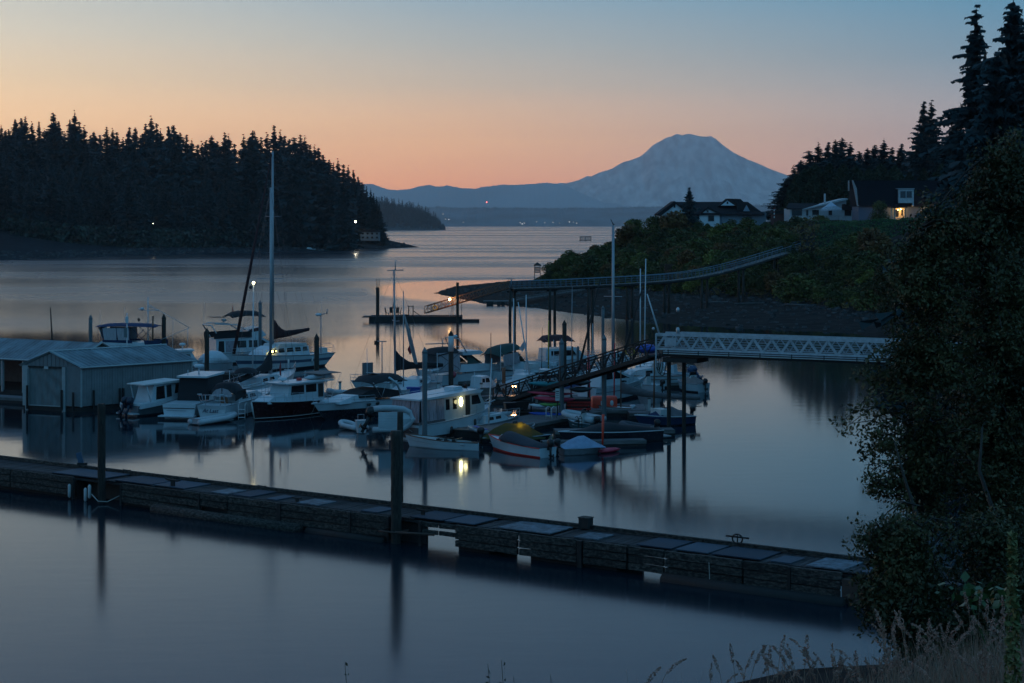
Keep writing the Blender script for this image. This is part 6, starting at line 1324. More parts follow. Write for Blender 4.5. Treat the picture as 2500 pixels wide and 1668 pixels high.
b = MB(); b.add(vs, [(j*nx+i, j*nx+i+1, (j+1)*nx+i+1, (j+1)*nx+i) for j in range(nz-1) for i in range(nx-1)], True); b.build('door_curtain', curtw, e)
fbox('lintel', 0.55, 4.1, ze-0.22, ze-0.08, 0.02, 0.12, darkw); fbox('bottom_bar', 0.6, 4.0, 0.36, 0.44, 0.05, 0.06, trim_w)
for i in range(14):   # gable boards
    u0, u1 = Wd*i/14+0.02, Wd*(i+1)/14-0.02; h = lambda u: ze-0.06+(zr-ze-0.04)*(1-abs(u-Wd/2)/(Wd/2))
    b = MB(); b.add([fpt(u, z, q) for q in (0, 0.05) for u, z in ((u0, ze-0.08), (u1, ze-0.08), (u1, max(ze-0.05, h(u1))), (u0, max(ze-0.05, h(u0))))], [(0, 1, 2, 3), (7, 6, 5, 4), (0, 4, 5, 1), (1, 5, 6, 2), (2, 6, 7, 3), (3, 7, 4, 0)]); b.build('gable_board', cor_w, e)
beam('barge_board', fpt(-0.25, ze-0.1, 0.1), fpt(Wd/2, zr+0.06, 0.1), 0.13, trim_w, e); beam('barge_board', fpt(Wd+0.25, ze-0.1, 0.1), fpt(Wd/2, zr+0.06, 0.1), 0.13, trim_w, e)
beam('ridge_cap', V3(lp_(MF, MBk, -0.03), zr+0.06), V3(lp_(MF, MBk, 1.03), zr+0.06), 0.12, trim_w, e); beam('eave_gutter', V3(lp_(FR, BR, -0.03), ze-0.1)+nf*0.0+un*0.25, V3(lp_(FR, BR, 1.03), ze-0.1)+un*0.25, 0.11, trim_w, e)
beam('corner_trim', V3(BR, 0.4), V3(BR, ze-0.05), 0.12, trim_w, e); beam('corner_trim', V3(FR, 0.4), V3(FR, ze-0.05), 0.14, trim_w, e)
b = MB(); o = Vector((FL[0], FL[1], 0)); b.add([V3(p, z) for z in (-0.2, 0.34) for p in (FL, FR, BR, BL)], [(0, 1, 2, 3), (7, 6, 5, 4), (0, 4, 5, 1), (1, 5, 6, 2), (2, 6, 7, 3), (3, 7, 4, 0)]); b.build('float', darkw, e)
fbox('number_plate', 2.2, 2.6, ze-0.30, ze-0.08, 0.16, 0.04, offw)
for u, z1 in ((0.52, 2.0), (3.92, 1.75), (5.05, 1.6)): fbox('fender_post', u, u+0.14, 0.1, z1, 0.22, 0.12, darkw)
for t in (0.1, 0.33, 0.36): 
    p = lp_(FR, BR, t); beam('side_post', (p[0]+0.12, p[1]-0.1, 0.2), (p[0]+0.12, p[1]-0.1, 1.7), 0.14, darkw, e)
# rear boathouse
e = empty('boathouse', (0, 0, 0), 0, 'long rear boathouse whose ribbed roof runs off the left edge of the picture', 'boathouse')
r1 = Vector((-36, 150.6, 0)); ud = Vector((-0.857, 0.514, 0)); nn_ = Vector((-0.514, -0.857, 0)); zr2, ze2 = 4.62, 3.15
for i in range(26):
    a0, a1 = r1+ud*(i*0.9-0.1), r1+ud*((i+1)*0.9-0.12)
    corr_panel('roof_panel', a1+nn_*3.3+Vector((0, 0, ze2)), a0+nn_*3.3+Vector((0, 0, ze2)), a0+Vector((0, 0, zr2)), a1+Vector((0, 0, zr2)), 2, 0.045, cor_b, e)
    corr_panel('roof_panel', a0-nn_*3.3+Vector((0, 0, ze2)), a1-nn_*3.3+Vector((0, 0, ze2)), a1+Vector((0, 0, zr2)), a0+Vector((0, 0, zr2)), 2, 0.045, cor_b, e)
b = MB(); b.add([r1+nn_*3.1+Vector((0, 0, ze2-0.05)), r1-nn_*3.1+Vector((0, 0, ze2-0.05)), r1+Vector((0, 0, zr2-0.06)), r1+ud*0.1+nn_*3.1+Vector((0, 0, ze2-0.05)), r1+ud*0.1-nn_*3.1+Vector((0, 0, ze2-0.05)), r1+ud*0.1+Vector((0, 0, zr2-0.06))], [(0, 1, 2), (3, 5, 4), (0, 2, 5, 3), (1, 4, 5, 2)]); b.build('gable', greyw, e)
for sg in (1, -1): beam('barge_board', r1-ud*0.12+nn_*3.4*sg+Vector((0, 0, ze2)), r1-ud*0.12+Vector((0, 0, zr2+0.03)), 0.14, trim_w, e)
beam('eave_gutter', r1+nn_*3.35+Vector((0, 0, ze2-0.05)), r1+ud*23+nn_*3.35+Vector((0, 0, ze2-0.05)), 0.12, trim_w, e)
for k in range(9):
    p = r1+nn_*3.1+ud*(1.0+k*2.6); beam('post', p+Vector((0, 0, 0.2)), p+Vector((0, 0, ze2-0.08)), 0.2, trim_w, e)
    if k in (1, 3, 5, 7):
        q = p+ud*0.2; b = MB(); vs = []
        for j in range(8):
            for i in range(12): w_ = 0.75-0.35*math.sin(j/7*math.pi*0.8); vs.append(q+ud*(i/11*w_)+nn_*(0.06*math.sin(i*1.9))+Vector((0, 0, 0.7+j*(ze2-0.85)/7)))
        b.add(vs, [(j*12+i, j*12+i+1, (j+1)*12+i+1, (j+1)*12+i) for j in range(7) for i in range(11)], True); b.build('tied_curtain', curtw, e)
b = MB(); pb = r1-nn_*2.9; b.add([pb+Vector((0, 0, 0.3)), pb+ud*23+Vector((0, 0, 0.3)), pb+ud*23+Vector((0, 0, ze2)), pb+Vector((0, 0, ze2))], [(0, 1, 2, 3)]); b.build('rear_wall', mat('tan_wall', (0.13, 0.10, 0.09), 0.8), e)
b = MB(); b.add([r1+nn_*s_*3.1+ud*u+Vector((0, 0, z)) for z in (-0.2, 0.35) for s_, u in ((1, 0), (-1, 0), (-1, 23), (1, 23))], [(0, 1, 2, 3), (7, 6, 5, 4), (0, 4, 5, 1), (1, 5, 6, 2), (2, 6, 7, 3), (3, 7, 4, 0)]); b.build('float', darkw, e)

# ================================================================ OLD BREAKWATER
A0 = Vector((-28.9, 97.6, 0)); u_ = Vector((33.3, -23.2, 0)).normalized(); BW = 2.5
e = empty('breakwater', A0, math.atan2(u_.y, u_.x), 'long weathered timber breakwater float crossing the foreground', 'breakwater')
def sof(p): k = (p-CX)/F; return (k*A0.y-A0.x)/(u_.x-k*u_.y)
S0, S1, ZD = sof(-420), sof(2330), 1.20
lich = mat('lichened_timber', (0.026, 0.022, 0.019), 0.9, var=0.5, scale=9, bump=1.0, bscale=16, col2=(0.15, 0.13, 0.11), split=0.60, stretch=(0.6, 1, 1.4))
brd = mat('worn_deck_board', (0.030, 0.028, 0.030), 0.9, var=0.5, scale=1.6, stretch=(3, 0.5, 1), bump=0.6, bscale=9, col2=(0.085, 0.078, 0.080), spec=0.2)
plates = {'navy': mat('dark_blue_deck_sheet', (0.018, 0.034, 0.055), 0.8, var=0.2, scale=1), 'blue': mat('blue_grey_deck_sheet', (0.040, 0.060, 0.085), 0.8, var=0.2, scale=1), 'pale': mat('pale_deck_sheet', (0.055, 0.07, 0.085), 0.75, var=0.35, scale=3.5, col2=(0.17, 0.21, 0.25)), 'brown': mat('brown_hatch', (0.07, 0.04, 0.03), 0.8)}
PL = [(118,243,'blue'),(272,362,'navy'),(366,442,'blue'),(505,548,'pale'),(556,604,'navy'),(640,668,'blue'),(715,770,'pale'),(872,915,'blue'),(992,1072,'navy'),(1076,1150,'blue'),(1206,1335,'pale'),(1392,1452,'pale'),(1545,1632,'navy'),(1640,1722,'blue'),(1728,1850,'navy'),(1872,1925,'blue'),(1960,2055,'pale'),(2090,2150,'blue')]
cov = []
for a, c, k in PL:
    s0, s1 = sof(a), sof(c); cov.append((s0, s1)); b = MB(); w0 = 0.25; full = k in ('navy',) or (s1-s0) > 1.5
    d = BW-0.55 if full else BW*0.55
    b.box(((s0+s1)/2, w0+d/2, ZD+0.015), (s1-s0-0.05, d, 0.05)); b.build('deck_plate', plates[k], e)
    for kx in (s0+0.3, s1-0.3):   # lifted edge strips
        pass
me = None; i = 0; s = S0
while s < S1:
    w = 0.30
    if me is None: b = MB(); b.box((0, 0, 0), (w-0.025, BW-0.34, 0.05)); me = b.mesh('deck_board', brd)
    if not any(a+0.1 < s < c-0.1 and (c-a) > 1.5 for a, c in cov): o = link('deck_board', me, e, (s+w/2, BW/2, ZD-0.045+random.uniform(-0.010, 0.008)), random.uniform(-0.004, 0.004))
    s += w
# rails of the seaward face: three courses of timbers
holes = [(1032, 1114), (1270, 1291), (1592, 1626)]
sec = [(-420, -250), (-248, -92), (-90, 30), (32, 183), (302, 490), (494, 560), (562, 684), (688, 858), (862, 952), (1032, 1072), (1074, 1114), (1116, 1268), (1272, 1412), (1428, 1534), (1538, 1625), (1628, 1816), (1820, 1930), (1934, 2058), (2160, 2320)]
for (a, c) in sec:
    s0, s1 = sof(a)+0.02, sof(c)-0.02
    hole = any(h0-2 <= a and c <= h1+2 for h0, h1 in holes)
    for r_, (zc, hh) in enumerate(((1.03, 0.31), (0.68, 0.30), (0.34, 0.28))):
        if hole and r_ == 2: continue
        if (a, c) == (494, 560) and r_ == 2: continue
        b = MB(); g = random.Random(a*7+r_); n = max(2, int((s1-s0)/0.5)); th = 0.16 if not hole else 0.08; h2 = hh/2 if not hole else hh/2-0.05
        rings = []
        for i in range(n+1):
            x = s0+(s1-s0)*i/n; dz = g.uniform(-0.012, 0.012)-(0.10 if (a, c) == (302, 490) else 0)*(i/n)*r_*0.5; dy = g.uniform(-0.012, 0.012)
            rings.append([(x, -0.02+dy-th, zc-h2+dz), (x, -0.02+dy, zc-h2+dz), (x, -0.02+dy, zc+h2+dz), (x, -0.02+dy-th, zc+h2+dz)])
        b.loft(rings, smooth=False); b.build('side_timber', lich, e)
bs = [S0, sof(183), sof(302), sof(1030)-1.9, sof(1116), sof(1269)-1.8, sof(1292), sof(1591)-1.8, sof(1627), S1]
for k in range(0, len(bs), 2):
    s0, s1 = bs[k], bs[k+1]; b = MB(); b.box(((s0+s1)/2, BW/2+0.02, 0.42), (s1-s0, BW-0.2, 1.30)); b.build('float_body', darkw, e)
for k in range(1, len(bs)-1, 2):
    s0, s1 = bs[k], bs[k+1]; b = MB(); b.box(((s0+s1)/2, BW/2, ZD-0.16), (s1-s0, BW-0.3, 0.10)); b.build('deck_joist', darkw, e)
b = MB(); s0, s1 = sof(183), sof(302); b.box(((s0+s1)/2, 1.0, 0.4), (s1-s0, 0.12, 0.95)); b.build('recess_board', plates['brown'], e); b = MB(); b.box(((sof(953)+sof(1029))/2, 0.45, 0.45), (sof(1029)-sof(953), 0.12, 0.9)); b.build('recess_board', darkw, e)
for p in (687, 1420, 1931, 860, 492, 184, 301, 953, 1031): b = MB(); b.box((sof(p), -0.14, 0.42), (0.24 if p in (687, 1420) else 0.12, 0.16, 1.5)); b.build('face_post', darkw, e)
for i in range(18):   # rail along the far edge, in lengths
    s0, s1 = S0+(S1-S0)*i/18, S0+(S1-S0)*(i+1)/18-0.04; b = MB(); b.box(((s0+s1)/2, BW-0.10, ZD+0.10), (s1-s0, 0.18, 0.16)); b.build('edge_rail', lich, e)
    b = MB(); b.box(((s0+s1)/2, BW+0.03, ZD-0.25), (s1-s0, 0.10, 0.45)); b.build('back_fascia', darkw, e)
def cyl_part(name, pts, r, m, n=10): b = MB(); b.tube(pts, r, n); return b.build(name, m, e)
cyl_part('float_log', [(sof(395), -0.55, 0.12), (sof(560), -0.60, 0.10), (sof(752), -0.62, 0.08)], 0.30, lich, 12)
cyl_part('float_log', [(sof(762), -0.35, 0.0), (sof(950), -0.4, 0.0)], 0.22, darkw, 12)
cyl_part('float_log', [(sof(1632), -0.42, -0.02), (sof(1830), -0.45, -0.05), (sof(2075), -0.5, -0.03)], 0.34, darkw, 12)
b = MB(); b.box(((sof(2060)+sof(2160))/2, 0.6, 0.45), (sof(2160)-sof(2060), 1.6, 1.0)); b.build('end_crate', plates['brown'], e)
b = MB(); b.box((sof(2058), -0.14, 0.35), (0.10, 0.06, 0.62)); b.build('white_bracket', sparw, e)
# things standing on it
def bw(px, t, z=ZD+0.02): s = sof(px); p = A0+u_*s+Vector((-u_.y, u_.x, 0))*t; return Vector((p.x, p.y, z))
def cleat(px, t, lab, sc_=1.0, m=darkw):
    e = empty('mooring_cleat', bw(px, t), math.atan2(u_.y, u_.x), lab, 'cleat'); b = MB(); b.box((0, 0, 0.09*sc_), (0.16*sc_, 0.08, 0.18*sc_)); b.build('base', m, e); b = MB(); b.tube([(-0.32*sc_, 0, 0.22*sc_), (-0.2*sc_, 0, 0.19*sc_), (0.2*sc_, 0, 0.19*sc_), (0.32*sc_, 0, 0.22*sc_)], 0.035*sc_, 6); b.build('horns', m, e)
cleat(228, BW-0.1, 'cleat on the far rail between the blue board and the left piling', 0.9); cleat(392, BW-0.1, 'cleat on the far rail of the breakwater right of the left piling', 0.9); cleat(560, BW-0.1, 'cleat on the far rail above the small pale plate', 0.9)
cleat(405, 0.5, 'largest T shaped iron bollard on the near edge of the breakwater', 1.7); cleat(712, 0.4, 'thin T shaped cleat at the near edge beside the pale plate', 1.0); cleat(1004, 0.9, 'rusty cleat just right of the thickest piling', 1.2)
e = empty('ring_cleat', bw(1735, BW-0.1, ZD+0.17), math.atan2(u_.y, u_.x), 'ring shaped double horned cleat on the far rail of the breakwater', 'cleat')
b = MB(); b.tube([(0.24*math.cos(a*math.pi/8), 0, 0.16+0.2*math.sin(a*math.pi/8)) for a in range(17)], 0.035, 6, cap=False); b.build('ring', darkw, e); b = MB(); b.tube([(-0.55, 0, 0.24), (0.55, 0, 0.24)], 0.04, 6); b.tube([(0, 0, 0), (0, 0, 0.34)], 0.03, 6); b.build('horns', darkw, e)
e = empty('timber_stub', bw(1362, BW-0.2, ZD+0.05), math.atan2(u_.y, u_.x), 'square dark timber stub standing on the far edge of the breakwater', 'post'); b = MB(); b.box((0, 0, 0.22), (0.50, 0.45, 0.46)); b.build('block', darkw, e); b = MB(); b.box((0, 0, 0.475), (0.56, 0.5, 0.04)); b.build('top_plate', lich, e)
e = empty('blue_board', bw(118, BW-0.1, ZD+0.17), 0, 'upright blue board on the far edge at the left of the breakwater', 'board'); b = MB(); b.box((-0.12, 0, 0.42), (0.30, 0.08, 0.62), ry=R(-14)); b.build('board', mat('worn_blue_board', (0.06, 0.10, 0.16), 0.7), e); b = MB(); b.box((0.02, 0, 0.07), (0.55, 0.15, 0.14)); b.build('foot', darkw, e)
o = MB(); o.tube([(0, 0, 0), (-0.15, 0, 0.5)], 0.035, 6); tag(o.build('thin_peg', darkw, None, bw(892, BW-0.1, ZD+0.15)), 'thin slanting peg on the far rail left of the thickest piling', 'peg')
for px, z, lab in ((180, 0.45, 'pale fender hanging on the breakwater, left of three'), (219, 0.35, 'pale fender hanging on the breakwater, lower middle of three'), (229, 0.55, 'pale fender hanging beside the left piling, right of three')):
    o = MB(); o.loft([[(math.cos(a*math.pi/4)*q, math.sin(a*math.pi/4)*q, zz) for a in range(8)] for q, zz in ((0.03, 0.38), (0.09, 0.3), (0.09, -0.3), (0.03, -0.38))]); tag(o.build('fender', offw, None, bw(px, -0.3, z)), lab, 'fender', 'fenders by the left piling')
o = MB(); o.tube([(-0.7, 0, 0.5), (-0.3, -0.2, 0.15), (0.2, -0.2, 0.12), (0.9, 0.0, 0.45)], 0.025, 6); tag(o.build('mooring_rope', ropew, None, bw(262, -0.2, 0)), 'pale mooring rope looped round the left piling at the waterline', 'rope')
e = empty('pile_hoop', bw(975, -0.4, 0.62), math.atan2(u_.y, u_.x), 'rusty horizontal hoop holding the thickest piling to the breakwater', 'hoop'); b = MB(); b.tube([(-0.5, 0.4, 0), (-0.5, -0.5, 0), (0.5, -0.5, 0), (0.55, 0.4, 0)], 0.05, 8); b.build('hoop', plates['brown'], e); b = MB(); b.tube([(0.4, -0.4, 0), (2.3, 0.1, 0.02)], 0.06, 8); b.build('bar', plates['brown'], e)
o = MB(); o.tube([(0, 0, 0.95), (0.02, -0.05, 0.3), (-0.1, -0.1, -0.1)], 0.018, 5); tag(o.build('hanging_rope', ropew, None, bw(1737, -0.22, 0)), 'thin rope hanging down the face of the breakwater below the ring cleat', 'rope')

# ================================================================ FOOTBRIDGE AND RAMP
def truss(name, A, B, w, h, bays, m, label, cat, dm=0.09, deckm=None, rails=4, lamb=True, dead=0.0, low=0.0):
    """two side trusses with a deck between them; A and B: deck ends"""
    A, B = Vector(A), Vector(B); d = (B-A); L = d.length; e = empty(name, A, 0, label, cat)
    ex = d.normalized(); ey = Vector((-d.y, d.x, 0)).normalized(); ez = Vector((0, 0, 1))
    pt = lambda s, y, z: ex*s+ey*y+ez*z
    def bar(nm, a, c, wd, dp, mm=m):
        b = MB(); a, c = Vector(a), Vector(c); dd = (c-a).normalized(); n1 = ey*wd/2; n2 = dd.cross(ey).normalized()*dp/2
        b.add([p+q for p in (a, c) for q in (n1+n2, n1-n2, -n1-n2, -n1+n2)], [(0, 1, 2, 3), (7, 6, 5, 4), (0, 4, 5, 1), (1, 5, 6, 2), (2, 6, 7, 3), (3, 7, 4, 0)]); return b.build(nm, mm, e)
    for y in (-w/2, w/2):
        bar('top_chord', pt(0, y, h), pt(L, y, h), 0.14, 0.20 if lamb else 0.09); bar('bottom_chord', pt(0, y, 0.02), pt(L, y, 0.02), 0.14, 0.14)
        for i in range(bays):
            a, c, mdl = L*i/bays, L*(i+1)/bays, L*(i+0.5)/bays
            bar('diagonal', pt(a+0.04, y, 0.06), pt(mdl, y, h-0.1), 0.10, dm if y < 0 else dm*0.35); bar('diagonal', pt(mdl, y, h-0.1), pt(c-0.04, y, 0.06), 0.10, dm if y < 0 else dm*0.35)
            if not lamb: bar('upright', pt(a, y, 0.05), pt(a, y, h), 0.07, 0.06)
        for k in range(rails): bar('guard_rail', pt(0, y*0.93, h*(k+1)/(rails+1)), pt(L, y*0.93, h*(k+1)/(rails+1)), 0.03, 0.03)
    n = max(4, int(L/1.2))
    for i in range(n): bar('deck_section', pt(L*i/n+0.01, 0, 0.0), pt(L*(i+1)/n-0.01, 0, 0.0), w-0.2, 0.08, deckm or greyw)
    return e, pt, L, bar
A = (10.75, 124.0, 6.08); Bv = (39.0, 108.7, 6.08)
e, pt, L, bar = truss('footbridge', A, Bv, 1.7, 1.04, 24, galv, 'long galvanised truss footbridge coming from the right bank to the marina ramp', 'footbridge', dm=0.17, rails=5)
for y in (-0.95, -0.93): pass
bar('service_pipe', pt(0.6, -0.98, -0.14), pt(L, -0.98, -0.14), 0.10, 0.08); bar('service_pipe', pt(0.6, -1.0, -0.28), pt(L, -1.0, -0.28), 0.08, 0.06, offw); bar('stringer', pt(0.4, -0.75, -0.36), pt(L, -0.75, -0.36), 0.2, 0.28, darkw); bar('stringer', pt(0.4, 0.75, -0.33), pt(L, 0.75, -0.33), 0.2, 0.3, darkw)
bar('hand_rail', pt(1.2, 0.8, 1.14), pt(L, 0.8, 1.14), 0.06, 0.08)
for i in range(14): bar('pipe_bracket', pt(1+i*2.3, -1.04, -0.02), pt(1+i*2.3, -1.04, -0.42), 0.06, 0.05, darkw)
bar('gate_post', pt(0, -0.9, -1.3), pt(0, -0.9, 1.1), 0.10, 0.10); bar('gate_post', pt(0, 0.9, -1.3), pt(0, 0.9, 1.1), 0.10, 0.10); bar('sign_board', pt(0.7, -0.98, 0.55), pt(1.6, -0.98, 0.55), 0.05, 0.58)
bar('pier_cap', pt(0.6, 0, -0.75), pt(3.2, 0, -0.75), 2.2, 0.3, darkw)
for px, w_, lb in ((1633, 10, 'left of the two tall piles carrying the ramp end of the footbridge'), (1670, 10, 'right of the two tall piles carrying the ramp end of the footbridge')):
    piling(px, 877, 1056, w_, pilew, False, lb, kind='bridge_pile')
piling(2236, 890, 1090, 13, pilew, False, 'bridge pile half hidden by the leafy tree, left of a pair', kind='bridge_pile'); piling(2290, 893, 1096, 13, pilew, False, 'bridge pile half hidden by the leafy tree, right of a pair', kind='bridge_pile')
p0, p1 = P(1219, 984, 137.0), P(1598, 868, 124.6)
e, pt, L, bar = truss('boarding_ramp', p0, p1, 1.3, 1.2, 11, darkw, 'dark sloping truss ramp leading down from the footbridge to the floats', 'ramp', dm=0.06, rails=2, lamb=False)
bar('bottom_beam', pt(0, -0.7, -0.12), pt(L, -0.7, -0.12), 0.12, 0.17); bar('bottom_beam', pt(0, 0.7, -0.12), pt(L, 0.7, -0.12), 0.12, 0.17)
# hose loops, lantern and globe at the ramp head
e = empty('hose_bundle', P(1611, 868, 123.2), 0, 'loops of dark hose hanging under the ramp head', 'hose')
for k, (dx, r_, dn) in enumerate(((0, 0.22, 1.3), (0.18, 0.26, 1.45), (-0.1, 0.18, 1.05))):
    b = MB(); b.tube([(dx-r_, 0.05*k, 0), (dx-r_*0.95, 0.05*k, -dn*0.6), (dx-r_*0.5, 0.05*k, -dn*0.95), (dx, 0.05*k, -dn), (dx+r_*0.5, 0.05*k, -dn*0.95), (dx+r_*0.95, 0.05*k, -dn*0.6), (dx+r_, 0.05*k, 0)], 0.035, 6); b.build('hose_loop', blackp, e)
D = 123.4; e = empty('lantern_pole', (PX(1655, D), D, 7.0), 0, 'thin pole with a lantern on top rising from the footbridge', 'lamp post')
h = PZ(762, D)-7.0; b = MB(); b.tube([(0, 0, -0.1), (0, 0, h)], 0.022, 6); b.build('pole', darkw, e); b = MB(); b.loft([[(math.cos(a*math.pi/4)*q, math.sin(a*math.pi/4)*q, h+zz) for a in range(8)] for q, zz in ((0.08, 0), (0.13, 0.04), (0.13, 0.22), (0.05, 0.34))]); b.build('lantern', silver, e)
b = MB(); b.loft([[(math.cos(a*math.pi/4)*q, math.sin(a*math.pi/4)*q, zz) for a in range(8)] for q, zz in ((0.06, 0.1), (0.14, 0.16), (0.14, 0.48), (0.08, 0.62))]); b.build('junction_box', silver, e)
D = 124.5; e = empty('globe_fixture', (PX(1595, D), D, 6.9), 0, 'small dark globe on a stub left of the ramp head', 'lamp'); b = MB(); b.tube([(0.1, 0, 0), (0, 0, 0.45)], 0.03, 5); b.build('stub', darkw, e); b = MB(); b.ball((0, 0, 0.55), 0.11, 8); b.build('globe', silver, e)

# ================================================================ THINGS ON THE FLOATS
def kayak(px0, px1, py, D, m, lab, r=0.30, rise=0.0, D2=None, cat='kayak'):
    a, c = P(px0, py, D), P(px1, py-rise, D2 or D); L = (c-a).length; e = empty('kayak', a, math.atan2(c.y-a.y, c.x-a.x), lab, cat); e.rotation_euler.y = -math.atan2(c.z-a.z, math.hypot(c.x-a.x, c.y-a.y))
    b = MB(); b.loft([[(L*t, math.cos(q*math.pi/6)*r*w_, math.sin(q*math.pi/6)*r*0.62*w_+0.10*(2*t-1)**2) for q in range(12)] for t, w_ in ((0, 0.05), (0.06, 0.35), (0.2, 0.75), (0.4, 1), (0.6, 1), (0.8, 0.75), (0.94, 0.35), (1, 0.05))]); b.build('hull', m, e)
    b = MB(); b.loft([[(L*(0.5)+math.cos(q*math.pi/6)*0.42, math.sin(q*math.pi/6)*r*0.62, r*0.52+zz) for q in range(12)] for zz in (0, 0.06)]); b.build('cockpit_rim', blackp, e)
kayak(1288, 1400, 938, 132.2, teal, 'teal kayak on top of the rack below the ramp', 0.36); kayak(1392, 1444, 935, 132.6, mat('dark_grey_plastic', (0.035, 0.045, 0.05), 0.5), 'dark grey kayak upper right on the rack', 0.34); kayak(1388, 1446, 952, 132.6, MATS['dark_grey_plastic'], 'dark grey kayak below the other grey one on the rack', 0.34)
kayak(1287, 1402, 960, 131.8, maroonp, 'slim crimson kayak on the middle arm of the rack', 0.22, -4); kayak(1302, 1404, 974, 131.6, maroonp, 'broad crimson kayak on the lower arm of the rack', 0.38, -4); kayak(1292, 1345, 991, 131.4, offw, 'white kayak end on the lowest arm of the rack', 0.28); kayak(1316, 1372, 989, 131.2, greenp, 'green and yellow kayak on the lowest arm of the rack', 0.26)
kayak(1290, 1412, 1011, 131.0, bluep, 'blue kayak lying on the float under the rack', 0.34, -6)
e = empty('kayak_rack', P(1345, 1003, 132.8), 0, 'timber rack holding the stacked kayaks', 'rack'); sc_ = 132.8/F
for dx in (-48, -2, 50, 92): b = MB(); b.box((dx*sc_, 0.5, 1.15), (0.12, 0.12, 2.6)); b.build('post', darkw, e)
for dx in (-48, -2, 50, 92):
    for z in (0.35, 0.95, 1.45, 2.05): b = MB(); b.box((dx*sc_, 0.0, z), (0.08, 1.1, 0.07)); b.build('arm', darkw, e)
e = empty('orange_drum', P(1474, 1004, 136.0), R(8), 'big orange plastic float drum beside the grey capped piling', 'drum'); b = MB()
b.loft([[(-0.95+1.95*t, math.copysign(abs(math.cos(q*math.pi/8))**0.5, math.cos(q*math.pi/8))*0.5*k, 0.62+math.copysign(abs(math.sin(q*math.pi/8))**0.5, math.sin(q*math.pi/8))*0.6*k) for q in range(16)] for t, k in ((0, 0.9), (0.04, 1), (0.96, 1), (1, 0.9))]); b.build('drum_body', orange, e)
b = MB(); b.loft([[(0.55+math.cos(q*math.pi/8)*0.14, yy, 0.68+math.sin(q*math.pi/8)*0.22) for q in range(16)] for yy in (-0.53, -0.49)]); b.build('round_label', offw, e); b = MB(); b.box((-0.25, -0.51, 0.65), (0.16, 0.04, 0.42)); b.build('label_strip', offw, e)
e = empty('red_slatted_crate', P(1412, 1002, 133.2), 0, 'dark crate with bright red slats left of the orange drum', 'crate'); b = MB(); b.box((0, 0.3, 0.45), (1.9, 0.8, 0.85)); b.build('crate_body', darkw, e)
for z in (0.12, 0.40, 0.62): b = MB(); b.box((0.05, -0.15, z), (1.85, 0.09, 0.15)); b.build('slat', redp, e)
D = 130.3; e = empty('dock_sign', (PX(1361, D), D, 0.5), 0, 'white notice board on a post at the front of the wide float', 'sign'); b = MB(); b.box((0, 0.05, 0.9), (0.09, 0.09, 1.9)); b.build('post', darkw, e); b = MB(); b.box((0, -0.03, 1.6), (0.32, 0.05, 0.92)); b.build('board', offw, e)
for k in range(4): b = MB(); b.box((0, -0.06, 1.85-0.16*k), (0.22, 0.012, 0.035 if k else 0.07)); b.build('text_line', dhull, e)
e = empty('boarding_hoops', P(1343, 1022, 128), R(-8), 'pair of pale ladder hoops at the edge of the wide float', 'ladder')
for dx in (-0.3, 0.12): b = MB(); b.tube([(dx, 0, -0.2), (dx, 0, 0.75), (dx+0.12, 0.1, 0.9), (dx+0.3, 0.3, 0.8), (dx+0.3, 0.35, 0)], 0.03, 6); b.build('hoop', sparw, e)
b = MB(); b.box((-0.1, 0, 0.2), (0.5, 0.08, 0.04)); b.build('rung', sparw, e)
e = empty('ladder', P(1412, 1048, 124), R(20), 'black curved ladder leaning by the covered outboard', 'ladder')
for dx in (0, 0.28): b = MB(); b.tube([(dx, 0, 0), (dx, 0, 0.75), (dx-0.1, 0, 0.95), (dx-0.25, 0, 0.85)], 0.03, 6); b.build('side_rail', blackp, e)
for z in (0.1, 0.32, 0.54, 0.76): b = MB(); b.box((0.14, 0, z), (0.28, 0.04, 0.04)); b.build('rung', blackp, e)
D = 146; e = empty('dock_lamp', (PX(1252, D), D, 0.5), 0, 'post with two bare orange bulbs behind the foot of the ramp', 'lamp post'); h = PZ(946, D)-0.5; b = MB(); b.tube([(0, 0, 0), (0, 0, h)], 0.05, 6); b.build('post', darkw, e)
ob = glow('orange_bulb_glow', (1.0, 0.48, 0.16), 34)
for dx in (-0.06, 0.20): b = MB(); b.ball((dx, -0.1, h+0.08), 0.085, 8); b.build('bulb', ob, e)
lamp((PX(1252, D)+0.1, D-0.35, h+0.6), (1.0, 0.5, 0.2), 30, 0.1)
for px, py, D, sx, m_, lb in ((1245, 1012, 133.2, 0.9, blackp, 'black dock cart at the foot of the ramp'), (1272, 1006, 133.8, 1.1, darkw, 'dark bin of gear right of the dock cart'), (1160, 975, 143, 0.8, offw, 'white step box on the float behind the trawler')):
    p = P(px, py, D); p.z = 0.52; e = empty('dock_box', p, R(15), lb, 'dock box'); b = MB(); b.add([(x*sx*0.5*k, y*0.35*k, z) for z, k in ((0.12, 0.8), (0.7, 1.05)) for x, y in ((-1, -1), (1, -1), (1, 1), (-1, 1))], [(0, 1, 2, 3), (4, 5, 6, 7), (0, 1, 5, 4), (1, 2, 6, 5), (2, 3, 7, 6), (3, 0, 4, 7)]); b.build('bin', m_, e)
    for s_ in (-1, 1): b = MB(); b.tube([(0, s_*0.36, 0.12), (0, s_*0.42, 0.12)], 0.13, 10); b.build('wheel', blackp, e)
e = empty('water_keg', P(1545, 1006, 136), 0, 'short silver keg on the float right of the orange drum', 'keg'); b = MB(); b.loft([[(math.cos(q*math.pi/8)*r_, math.sin(q*math.pi/8)*r_, z) for q in range(16)] for z, r_ in ((0, 0.2), (0.04, 0.24), (0.5, 0.24), (0.56, 0.18))]); b.build('keg', silver, e)
